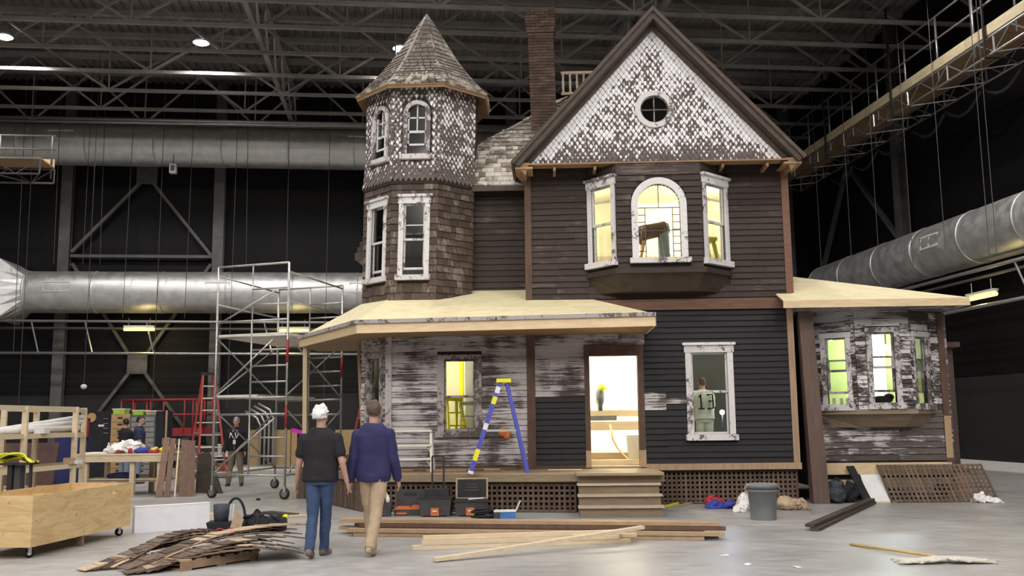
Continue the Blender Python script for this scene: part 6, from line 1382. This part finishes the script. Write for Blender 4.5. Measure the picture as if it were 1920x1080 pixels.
lump('duffel', 'black bag wedged beside the grey backpack', 'bag', 'pack_dark', [(5.70, 18.62, .19, .15, .12, .2)])
board('black panel leaning on the wing beside the black bag', (5.98, 18.42, .0), (5.80, 18.86, .66), .17, .03, 'pack_dark', None, 'leaning_sheet', 'sheet')
M = rot_frame((6.0, 18.46, 0), R(2)); o = thing('white_board', 'white board with a wood edge leaning under the wing sill', 'board', (6.2, 18.5, 0)); MB().add([(0, 0, .03), (.45, 0, .03), (.38, .40, .5), (.0, .40, .5), (0, .03, .03), (.45, .03, .03), (.38, .43, .5), (0, .43, .5)], [(0, 1, 2, 3), (7, 6, 5, 4), (0, 4, 5, 1), (1, 5, 6, 2), (2, 6, 7, 3), (3, 7, 4, 0)], M).build('sheet', 'white_plastic', o); MB().box(0, .47, -.01, .04, 0, .03, M).build('wood_edge', 'lumber_pale', o)
# leaning lattice: slats as parts
o = thing('lattice_sheet', 'loose brown lattice sheet leaning against the wing', 'lattice', (7.3, 18.7, 0)); a = V((6.42, 18.45, 0)); Wl, Hl = 1.95, .80
ux = V((1, 0, 0)); uy = V((-.13, .50, .84)).normalized()
for k in range(24):
    p = a+ux*(Wl*k/23); MB().bar(p+V((0, 0, .006)), p+uy*Hl, .042, .012, V((0, -.77, .63))).build('lattice_slat', 'lattice_wood', o)
for k in range(9):
    p = a+uy*(.03+k*.092)+V((-.02, .012, .008)); MB().bar(p, p+ux*(Wl+.04), .042, .012, V((0, -.77, .63))).build('lattice_slat', 'lattice_wood', o)
lump('white_rag', 'crumpled white rag on the floor by the leaning lattice', 'rag', 'white_cloth', [(8.05, 18.35, .05, .2, .12, .06), (8.02, 18.38, .1, .1, .08, .1), (8.22, 18.3, .03, .15, .1, .04)], None, .018, 29)
# mop
o = thing('mop', 'string mop with a wooden handle lying on the bare floor', 'mop', (4.3, 11.3, 0)); MB().tube([(3.79, 12.5, .018), (4.36, 11.12, .05)], .016, 8).build('handle', 'mop_stick', o, True)
MB().box(4.26, 4.46, 11.0, 11.12, .02, .06).build('clamp', 'white_plastic', o)
mp = MB()
for k in range(60):
    s_ = -1 if k % 2 else 1; y = 11.0+random.uniform(-.09, .1); x = 4.36+s_*.02; pts = [(x, y, .05)]
    Lm = random.uniform(.3, .56)
    for j in range(1, 7): pts.append((4.36+s_*Lm*j/6, y+.03*math.sin(j*1.3+k)+random.uniform(-.02, .02), max(.012, .055-.006*j+random.uniform(-.01, .012))))
    mp.tube(pts, .012, 5)
mo = mp.build('mop_strings', 'rope_white', o, True); mo['kind'] = 'stuff'
# --- things inside the rooms
o = thing('sawhorse_table', 'timber sawhorse bench inside the doorway', 'bench', (1.3, 20.3, ZB)); 
MB().box(.2, 2.1, 20.2, 20.32, 1.66, 1.78).build('beam', 'lumber_pale', o); MB().box(.2, 2.1, 20.55, 20.65, 1.74, 1.80).build('beam', 'lumber_tan', o); MB().box(.2, 2.1, 20.1, 20.14, 1.38, 1.56).build('apron', 'lumber_pale', o)
for x in (.3, 2.0): MB().bar((x, 20.05, .70), (x, 20.25, 1.7), .09, .05).bar((x, 20.75, .70), (x, 20.55, 1.75), .09, .05).build('leg', 'lumber_pale', o)
c = (1.12, 20.25); o = thing('work_tool', 'yellow and black power tool stood on the bench indoors', 'tool', (c[0], c[1], 1.78)); MB().lathe([(.05, 1.78), (.05, 1.9), (.085, 1.98), (.09, 2.15), (.06, 2.25)], 12, Matrix.Translation((*c, 0))).build('tool_body', 'pack_grey', o, True); MB().blob((c[0]+.04, c[1]-.03, 2.27), .10, .08, .08).build('tool_head', 'cable_yellow', o, True); MB().box(c[0]-.1, c[0]+.02, c[1]-.06, c[1]-.05, 1.95, 2.0).build('trigger', 'cable_yellow', o)
o = thing('indoor_bin', 'white plastic bin inside the doorway', 'bin', (1.72, 19.6, ZB)); MB().lathe([(.12, ZB), (.15, ZB+.52), (.165, ZB+.53), (.165, ZB+.56)], 18, Matrix.Translation((1.74, 19.5, 0))).build('bin_body', 'white_plastic', o, True); MB().lathe([(.17, ZB+.56), (.17, ZB+.59), (.1, ZB+.62)], 18, Matrix.Translation((1.74, 19.5, 0))).build('lid', 'white_plastic', o, True)
tag(MB().tube([(1.3, 19.95, 1.5), (1.34, 19.9, 1.2), (1.44, 19.8, 1.0), (1.6, 19.6, .82), (1.66, 19.3, .72)], .02, 8).build('air_hose', 'drawer_wood', None, True), 'brown hose trailing from the bench indoors', 'hose')
board('pale plank on the floor just inside the doorway', (.3, 19.3, ZB+.06), (2.0, 19.35, ZB+.06), .15, .1, 'lumber_pale'); board('tan plank set on edge inside the doorway', (.2, 19.9, ZB+.12), (2.1, 19.9, ZB+.12), .05, .22, 'lumber_tan')
tag(MB().box(.55, 1.45, 20.14, 20.2, 1.58, 1.68).build('level_box', 'chest_grey'), 'long grey case lying on the bench indoors', 'case')
stepladder('stepladder', 'yellow stepladder inside the ground floor room beside the turret', rot_frame((-2.02, 20.4, ZB), R(30)), 1.35, .5, .3, .8, 4, 'ladder_yellow', 'ladder_yellow', 'ladder_yellow', rs=.09)
stepladder('stepladder', 'aluminium stepladder inside the ground floor room beside the turret', rot_frame((-1.64, 20.0, ZB), R(10)), 1.25, .45, .28, .7, 4, 'aluminium', 'aluminium', 'aluminium', rs=.05)
board('yellow timber stud inside the ground floor room beside the turret', (-1.86, 20.9, ZB), (-1.86, 20.9, 3.4), .08, .08, 'ladder_yellow', None, 'stud', 'stud')
stepladder('stepladder', 'yellow stepladder behind the side pane of the upper bay', rot_frame((3.32, 19.25, 3.93), R(-70)), 1.25, .5, .28, .7, 4, 'ladder_yellow', 'ladder_yellow', 'ladder_yellow', rs=.09)
o = thing('dark_cushion', 'dark bundle lying on the sill inside the wing bay', 'bundle', (6.5, 19.0, WBZ)); mb = MB().blob((6.48, 18.85, WBZ+.20), .22, .1, .08).blob((6.62, 18.85, WBZ+.25), .1, .08, .07); mb.build('bundle_body', 'pack_dark', o, True); MB().box(5.55, 7.25, 18.72, 19.4, WBZ+.05, WBZ+.12).build('window_seat', 'interior_warm', HOUSE)
for k, x in enumerate((5.66, 5.80, 5.92)): tag(MB().lathe([(.035, WBZ+.12), (.035, WBZ+.22), (.02, WBZ+.25)], 10, Matrix.Translation((x, 19.15, 0))).build('paint_pot', 'white_plastic'), ('white pot at the post end of the wing bay seat', 'white pot in the middle of three on the wing bay seat', 'white pot nearest the middle pane of the wing bay')[k], 'pot', 'pots in the wing bay')
mb = MB().blob((-4.42, 19.6, ZD+.14), .14, .12, .14, None, 12, 8).blob((-4.34, 19.55, ZD+.2), .08, .08, .09, None, 10, 6); mb.v = [(x, y, max(ZD+.012, z)) for x, y, z in mb.v]
tag(mb.build('hood_bag', 'pack_dark', None, True), 'small black bag on the porch deck behind the walking men', 'bag')
mb = MB().blob((-.80, 17.62, ZD+.72), .10, .05, .09, None, 12, 8).blob((-.74, 17.62, ZD+.66), .07, .04, .08, None, 10, 6)
tag(mb.build('orange_rag', 'orange_plastic', None, True), 'orange rag hung over a step of the blue stepladder', 'rag')
for k, (x, y) in enumerate(((1358, 1042), (1402, 1059), (1496, 1064), (592, 968), (566, 950))):
    p = G(x, y); M = rot_frame((p.x, p.y, 0), k*.9)
    tag(MB().add([(-.05, -.03, .002), (.05, -.03, .004), (.055, .035, .012), (-.04, .03, .003), (-.05, -.03, .004), (.05, -.03, .006), (.055, .035, .014), (-.04, .03, .005)], [(0, 3, 2, 1), (4, 5, 6, 7), (0, 1, 5, 4), (1, 2, 6, 5), (2, 3, 7, 6), (3, 0, 4, 7)], M).build('paper_scrap', 'white_cloth'), ('paper scrap on the floor below the end of the lumber pile', 'paper scrap on the floor between lumber and mop', 'paper scrap on the floor nearest the mop', 'paper scrap beside the man in the black T-shirt', 'paper scrap behind the gear bag')[k], 'scrap', 'paper scraps on the floor')
# ================================================================ people
from mathutils import kdtree, noise as mnoise
plain('skin', (.52, .30, .235), .55, 0, .06); plain('skin_tan', (.42, .235, .17), .55, 0, .06)
plain('tee_black', (.018, .017, .02), .85, 0, .2); plain('shirt_navy', (.03, .029, .10), .8, 0, .15); plain('tee_navy', (.03, .035, .075), .85, 0, .15); plain('hoodie_black', (.012, .012, .014), .9, 0, .2)
plain('jeans_blue', (.045, .075, .155), .85, 0, .2, 25); plain('khaki', (.47, .35, .235), .85, 0, .1, 12); plain('khaki_dark', (.20, .16, .115), .85, 0, .1); plain('jeans_pale', (.20, .24, .30), .85, 0, .15); plain('brown_tee', (.10, .055, .06), .85, 0, .15)
plain('shoe_grey', (.17, .15, .125), .7, 0, .2); plain('shoe_dark', (.04, .036, .032), .7, 0, .2); plain('shoe_tan', (.40, .34, .22), .7, 0, .25, 30)
plain('hair_white', (.86, .84, .82), .7, 0, .08, 30); plain('hair_brown', (.11, .075, .055), .7, 0, .3, 40); plain('hair_black', (.02, .016, .014), .6, 0, .3, 40); plain('hair_grey', (.3, .28, .27), .7, 0, .2, 40)
plain('jersey_white', (.70, .72, .62), .8, 0, .08); plain('eye_dark', (.02, .015, .012), .3, 0, 0)
def person(label, loc, heading, H, pose, cloth, voxel=.009, hair='hair_brown', tuft=.012, skin='skin', eyes=False, group=None, extra=None, hair_lo=-.055):
    s = H/1.8; rawv = []; rawf = []; tags = []
    def addring(rings, tg, cap=True):
        o = len(rawv); n = len(rings[0])
        for r_ in rings:
            for p in r_: rawv.append(tuple(p)); tags.append(tg)
        for i in range(len(rings)-1):
            for k in range(n): rawf.append((o+i*n+k, o+i*n+(k+1) % n, o+(i+1)*n+(k+1) % n, o+(i+1)*n+k))
        rawf.append(tuple(o+k for k in reversed(range(n)))); rawf.append(tuple(o+(len(rings)-1)*n+k for k in range(n)))
    def cap(a, b_, ra, rb, tg, n=14, fl=1., fdir=None):
        a = V(a); b_ = V(b_); d = b_-a; L_ = max(d.length, 1e-5); d = d/L_
        q = V(fdir) if fdir is not None else (V((0, 1, 0)) if abs(d.y) < .9 else V((1, 0, 0)))
        q = (q-d*q.dot(d)).normalized(); e = d.cross(q); rings = []
        m_ = max(2, int(L_/.02)); prof = []
        for k in range(1, 4): an = math.pi/2*k/4; prof.append((-ra*math.cos(an), ra*math.sin(an)))
        for k in range(m_+1): t_ = k/m_; prof.append((L_*t_, ra+(rb-ra)*t_))
        for k in range(3, 0, -1): an = math.pi/2*k/4; prof.append((L_+rb*math.cos(an), rb*math.sin(an)))
        for z, r_ in prof: rings.append([a+d*z+(q*math.cos(2*math.pi*k/n)*fl+e*math.sin(2*math.pi*k/n))*r_ for k in range(n)])
        addring(rings, tg)
    def ell(c, rx, ry, rz, Rm, tg, n=16, m_=12):
        rings = []
        for i in range(1, m_):
            t_ = math.pi*i/m_-math.pi/2
            rings.append([V(c)+Rm@V((rx*math.cos(t_)*math.cos(2*math.pi*k/n), ry*math.cos(t_)*math.sin(2*math.pi*k/n), rz*math.sin(t_))) for k in range(n)])
        addring(rings, tg)
    bend = R(pose.get('bend', 0)); lean_ = R(pose.get('lean', 0)); pel = V((0, 0, .95))
    Rs = Matrix.Rotation(-bend, 3, 'X') @ Matrix.Rotation(lean_, 3, 'Y')
    sp = lambda x, y, z: pel+Rs@V((x, y, z))
    wd = pose.get('wide', 1.)
    # torso
    secs = [(-.10, .150, .112, 0), (-.04, .168, .122, 0), (.04, .166, .118, 0), (.12, .156, .110, .004), (.2, .158, .112, .006), (.28, .17, .118, .008), (.36, .184, .122, .006), (.42, .186, .115, 0), (.465, .162, .1, -.006), (.505, .118, .084, -.012), (.555, .07, .065, -.014)]
    hem = cloth.get('hem', -.06); dens = []
    for (z0, w0, d0, y0), (z1, w1, d1, y1) in zip(secs, secs[1:]):
        for k in range(3): t_ = k/3; dens.append((z0+(z1-z0)*t_, w0+(w1-w0)*t_, d0+(d1-d0)*t_, y0+(y1-y0)*t_))
    dens.append(secs[-1])
    for part_, tg in (((lambda z: z <= hem+.05), 'trousers'), ((lambda z: z >= hem), 'shirt')):
        rings = []
        for z, w0, d0, y0 in dens:
            if not part_(z): continue
            g_ = cloth.get('loose', .012) if tg == 'shirt' else .006
            rings.append([sp((w0*wd+g_)*math.cos(2*math.pi*k/28), y0+(d0+g_)*math.sin(2*math.pi*k/28), z) for k in range(28)])
        if len(rings) > 1: addring(rings, tg)
    # head
    ht, hy = R(pose.get('head_tilt', 0)), R(pose.get('head_yaw', 0))
    Rh = Rs @ Matrix.Rotation(hy, 3, 'Z') @ Matrix.Rotation(ht, 3, 'X')
    nk = sp(0, -.012, .53); hc = nk+Rs@V((0, .012, .09))+Rh@V((0, .02, .095))
    cap(nk-Rs@V((0, 0, .03)), hc-Rh@V((0, .01, .06)), .058, .056, 'skin')
    hp_ = lambda x, y, z: hc+Rh@V((x, y, z))
    ell(hp_(0, -.008, .012), .076, .098, .105, Rh, 'head'); ell(hp_(0, .03, -.055), .055, .058, .062, Rh, 'head'); cap(hp_(0, .09, .01), hp_(0, .108, -.022), .010, .015, 'head', 8)
    for s_ in (-1, 1): ell(hp_(s_*.078, -.005, -.012), .011, .02, .033, Rh, 'head', 10, 8); cap(hp_(s_*.045, .082, .028), hp_(s_*.015, .089, .026), .011, .010, 'head', 8)
    cap(hp_(-.02, .082, -.062), hp_(.02, .082, -.062), .010, .010, 'head', 8)
    # arms
    for s_, key in ((-1, 'L'), (1, 'R')):
        sw, ab, el, tw = pose.get('arm'+key, (0, 8, 12, 0))
        sh = sp(s_*.176*wd, -.01, .435)
        A0 = (Rs if not pose.get('arms_hang') else Matrix.Identity(3)) @ Matrix.Rotation(R(sw), 3, 'X') @ Matrix.Rotation(-s_*R(ab), 3, 'Y')
        eb = sh+A0@V((0, 0, -.285)); A1 = A0 @ Matrix.Rotation(R(tw)*s_, 3, 'Z') @ Matrix.Rotation(R(el), 3, 'X'); wr_ = eb+A1@V((0, 0, -.25))
        if cloth['sleeve'] == 'short':
            cap(sh, sh.lerp(eb, .62), .060, .062, 'shirt'); cap(sh.lerp(eb, .4), eb, .045, .041, 'skin'); cap(eb, wr_, .041, .028, 'skin')
        else:
            cap(sh, eb, .060, .056, 'shirt'); cap(eb, eb.lerp(wr_, .93), .054, .042, 'shirt'); cap(eb.lerp(wr_, .8), wr_, .03, .027, 'skin')
        # hand: palm, four fingers, thumb
        hd = A1; pv = lambda x, y, z: wr_+hd@V((x, y, z))
        cap(pv(0, 0, -.005), pv(0, .006, -.075), .030, .036, 'skin', 12, .62, hd@V((1, 0, 0)))
        for j, (yy, l0) in enumerate(((-.028, .062), (-.009, .076), (.011, .08), (.030, .07))):
            b0 = pv(-s_*.002, yy, -.085); b1 = pv(-s_*.010, yy*1.1, -.085-l0*.5); b2 = pv(-s_*.030, yy*1.1, -.085-l0*.9)
            cap(b0, b1, .0095, .0088, 'skin', 8); cap(b1, b2, .0088, .0075, 'skin', 8)
        t0 = pv(-s_*.004, .028, -.03); t1 = pv(-s_*.012, .056, -.062); t2 = pv(-s_*.018, .060, -.093); cap(t0, t1, .013, .011, 'skin', 8); cap(t1, t2, .011, .009, 'skin', 8)
    # legs
    soles = []
    for s_, key in ((-1, 'L'), (1, 'R')):
        sw, kn, ft, ab = pose.get('leg'+key, (0, 3, 0, 2))
        hip = pel+V((s_*.082, 0, -.03)); B0 = Matrix.Rotation(R(sw), 3, 'X') @ Matrix.Rotation(-s_*R(ab), 3, 'Y'); ke = hip+B0@V((0, 0, -.435)); B1 = B0 @ Matrix.Rotation(-R(kn), 3, 'X'); an = ke+B1@V((0, 0, -.40))
        lw = cloth.get('leg', 1.); cap(hip, ke, .094, .066*lw, 'trousers', 18); cap(ke, an+B1@V((0, 0, .0)), .066*lw, .054*lw, 'trousers', 18)
        Fm = Matrix.Rotation(R(ft), 3, 'X') @ Matrix.Rotation(-s_*R(6), 3, 'Z'); fo = lambda x, y, z: an+Fm@V((x, y, z))
        cap(fo(0, -.045, -.045), fo(0, .04, -.05), .040, .042, 'shoe'); cap(fo(0, .04, -.05), fo(0, .125, -.06), .044, .040, 'shoe', 14); cap(fo(0, .125, -.06), fo(0, .165, -.062), .040, .030, 'shoe'); cap(an, fo(0, -.005, -.05), .045, .042, 'shoe')
    me = bpy.data.meshes.new('raw'); me.from_pydata(rawv, [], rawf)
    bm = bmesh.new(); bm.from_mesh(me); bmesh.ops.recalc_face_normals(bm, faces=bm.faces); bm.to_mesh(me); bm.free()
    t = bpy.data.objects.new('raw', me); COL.objects.link(t)
    rm = t.modifiers.new('r', 'REMESH'); rm.mode = 'VOXEL'; rm.voxel_size = voxel
    sm = t.modifiers.new('s', 'SMOOTH'); sm.factor = .5; sm.iterations = 3
    dg = bpy.context.evaluated_depsgraph_get(); out = bpy.data.meshes.new_from_object(t.evaluated_get(dg)); bpy.data.objects.remove(t); bpy.data.meshes.remove(me)
    nv = len(out.vertices); co = np.empty(nv*3); out.vertices.foreach_get('co', co); co = co.reshape(-1, 3); no = np.empty(nv*3); out.vertices.foreach_get('normal', no); no = no.reshape(-1, 3)
    kd = kdtree.KDTree(len(rawv))
    for i, p in enumerate(rawv): kd.insert(p, i)
    kd.balance(); vt = [tags[kd.find(p)[1]] for p in co]
    # flatten soles on the ground, feet at z = 0
    zmin = co[:, 2].min(); fz = zmin+.012
    co[:, 2] = np.maximum(co[:, 2], fz)-fz
    M = rot_frame(loc, heading) @ Matrix.Scale(s, 4)
    o = thing('person', label, 'person', loc, group)
    polys = [tuple(p.vertices) for p in out.polygons]; bpy.data.meshes.remove(out)
    def sub(sel, push, name, mat, jitter=0., off=None, some=all):
        fs = [f for f in polys if some(sel[i] for i in f)]
        if not fs: return None
        ids = sorted({i for f in fs for i in f}); mp_ = {i: k for k, i in enumerate(ids)}; vs2 = []
        for i in ids:
            p = co[i]+no[i]*(push+(jitter*(.5+.8*mnoise.noise(V(co[i])*off)) if jitter else 0)); vs2.append(tuple(M@V(p)))
        m2 = bpy.data.meshes.new(name); m2.from_pydata(vs2, [], [tuple(mp_[i] for i in f) for f in fs]); m2.materials.append(MATS[mat]); m2.polygons.foreach_set('use_smooth', [True]*len(m2.polygons)); m2.update()
        return link(bpy.data.objects.new(name, m2), o)
    sub([True]*nv, 0, 'body', skin)
    sub([v_ == 'shirt' for v_ in vt], .004, cloth.get('shirt_name', 'shirt'), cloth['shirt'], .016, 8., any)
    sub([v_ == 'trousers' for v_ in vt], .003, 'trousers', cloth['trousers'], .012, 10., any)
    cx = [v_ == 'shoe' for v_ in vt]; xm = [p[0] for p in co]
    sub([a and x < 0 for a, x in zip(cx, xm)], .003, 'shoe', cloth['shoe']); sub([a and x >= 0 for a, x in zip(cx, xm)], .003, 'shoe', cloth['shoe'])
    Ri = Rh.transposed(); hcz = V((hc.x, hc.y, hc.z-fz)); hs = []
    for i in range(nv):
        ok = False
        if vt[i] == 'head':
            l_ = Ri@(V(co[i])-hcz); ok = (l_.z > .055 and l_.y < .075) or (l_.z > hair_lo and l_.y < -.015 and not (abs(l_.x) > .074 and l_.z < .02)) or (l_.z > .02 and l_.y < .02)
        hs.append(ok)
    sub(hs, .006, 'hair', hair, tuft, 26.)
    if eyes:
        for s_ in (-1, 1): MB().blob((0, 0, 0), .011, .008, .009, M @ Matrix.Translation(hcz+Rh@V((s_*.032, .088, .012))), 8, 6).build('eye', 'eye_dark', o, True)
    LP = lambda x, y, z: M@(V(sp(x, y, z))-V((0, 0, fz)))
    if extra: extra(o, M, LP, lambda x, y, z: M@(hcz+Rh@V((x, y, z))))
    return o
walkA = dict(head_tilt=10, head_yaw=-12, armL=(4, 13, 14, 0), armR=(-6, 15, 22, 10), legL=(-12, 14, -10, -3.5), legR=(10, 5, 2, -4), wide=1.13)
person('man with short white hair in a black T-shirt and blue jeans walking to the house', (-2.8, 11.85, 0), R(-4), 1.86, walkA, dict(shirt='tee_black', sleeve='short', trousers='jeans_blue', shoe='shoe_grey', leg=.9, hem=-.07, loose=.022, shirt_name='tee_shirt'), .0085, 'hair_white', .028, hair_lo=-.03)
walkB = dict(head_tilt=8, head_yaw=14, armL=(-4, 9, 10, 0), armR=(5, 9, 12, 0), legL=(11, 6, 3, -3), legR=(-13, 12, -8, -3.5), wide=1.06)
def collar(o, M, LP, HP): MB().tube([LP(.075*math.cos(a), -.01+.065*math.sin(a), .545+.006*math.sin(a)) for a in [2*math.pi*k/20 for k in range(21)]], .012, 6).build('collar', 'shirt_navy', o, True)
person('man with brown hair in a navy long-sleeved shirt and khaki trousers', (-2.18, 12.05, 0), R(-3), 1.92, walkB, dict(shirt='shirt_navy', sleeve='long', trousers='khaki', shoe='shoe_tan', hem=-.10, loose=.026), .0085, 'hair_brown', .012, extra=collar)
def lany(o, M, LP, HP):
    for pts in (((-.11, .165, .42), (-.05, .19, .28)), ((-.05, .19, .28), (-.015, .185, .42)), ((.10, .17, .42), (.03, .19, .28)), ((.13, .165, .28), (.11, .165, .43))): MB().tube([LP(*p) for p in pts], .012, 5).build('hood_cord', 'white_cloth', o, True)
    MB().tube([LP(-.06, .13, .49), LP(0, .19, .24), LP(.06, .13, .49)], .008, 5).build('lanyard', 'white_cloth', o, True); MB().bar(LP(0, .192, .24), LP(0, .192, .13), .07, .008).build('badge', 'white_plastic', o); MB().tube([LP(0, .19, .1), LP(0, .18, -.04)], .008, 5).build('zip', 'scaffold_steel', o, True)
fm_ = G(440, 911)
person('man in a black hoodie and khaki trousers standing inside the scaffold base', (fm_.x, fm_.y, 0), R(186), 1.80, dict(armL=(5, 9, 25, 0), armR=(5, 9, 25, 0), legL=(0, 3, 0, 6), legR=(0, 3, 0, 6), wide=1.1), dict(shirt='hoodie_black', sleeve='long', trousers='khaki_dark', shoe='shoe_dark', hem=-.06, loose=.035, shirt_name='hoodie'), .012, 'hair_grey', .008, eyes=True, extra=lany)
c = P(262, 800, 26.3); person('worker in a navy T-shirt facing sideways behind the workbench', (c.x, 26.3, 0), R(-75), 1.86, dict(armL=(15, 8, 35, 0), armR=(10, 8, 30, 0)), dict(shirt='tee_navy', sleeve='short', trousers='jeans_pale', shoe='shoe_dark', loose=.02), .014, 'hair_black', .012, group='workers behind the bench')
c = P(236, 800, 26.6); person('worker in dark clothes with back turned behind the workbench', (c.x, 26.6, 0), R(-20), 1.80, dict(armL=(25, 8, 50, 0), armR=(25, 8, 50, 0), head_yaw=60), dict(shirt='tee_black', sleeve='long', trousers='jeans_pale', shoe='shoe_dark', loose=.02), .014, 'hair_black', .012, group='workers behind the bench')
# upstairs: a man bending forward on a low plinth, seen through the arched window
o = thing('low_plinth', 'low plinth on the floor of the upper bay room', 'plinth', (2.3, 19.4, 3.93)); MB().box(1.7, 2.9, 19.1, 19.7, 4.48, 4.53).build('top_board', 'lumber_pale', o)
for x in (1.75, 2.8): MB().box(x, x+.05, 19.15, 19.65, 3.93, 4.48).build('side', 'lumber_pale', o)
person('man in blue jeans bending forward behind the arched upper window', (2.45, 19.4, 4.53), R(96), 1.78, dict(bend=98, head_tilt=-10, arms_hang=True, armL=(6, 4, 6, 0), armR=(-4, 4, 10, 0), legL=(-4, 2, 0, 2), legR=(3, 2, 0, 2)), dict(shirt='brown_tee', sleeve='short', trousers='jeans_pale', shoe='shoe_dark', loose=.025), .012, 'hair_brown', .01)
def num13(o, M, LP, HP):
    bar_ = lambda a, b_: MB().bar(LP(a[0]*1.35, -.16, .3+(a[1]-.3)*1.3), LP(b_[0]*1.35, -.16, .3+(b_[1]-.3)*1.3), .02, .045, V((0, 1, 0))).build('jersey_number', 'tee_black', o)
    bar_((-.075, .20), (-.075, .42)); bar_((-.12, .20), (-.03, .20)); bar_((-.105, .385), (-.075, .42))
    for a, b_ in (((.02, .42), (.11, .42)), ((.11, .42), (.11, .20)), ((.02, .20), (.11, .20)), ((.04, .315), (.11, .315))): bar_(a, b_)
c = P(1318, 770, 19.35); person('worker in a pale jersey numbered 13 seen through the ground floor window', (c.x, 19.2, ZB), R(10), 1.74, dict(armL=(20, 10, 40, 0), armR=(25, 8, 45, 0), bend=6), dict(shirt='jersey_white', sleeve='short', trousers='jersey_white', shoe='shoe_dark', loose=.03, shirt_name='jersey'), .012, 'hair_brown', .01, extra=num13)
o = thing('work_lamp', 'small bluish work lamp glowing in the ground floor room', 'lamp', (3.35, 19.6, ZB)); emit('cool_glow', (.6, .75, 1.), 25); c = P(1354, 773, 19.7); MB().blob(c, .05, .05, .05).build('lamp_head', 'cool_glow', o, True); MB().tube([(c.x, 19.7, ZB), (c.x, 19.7, c.z-.05)], .015, 6).build('lamp_pole', 'black_plastic', o); point('lamp_glow', c-V((0, .12, 0)), 30, (.6, .72, 1.), o, .05)
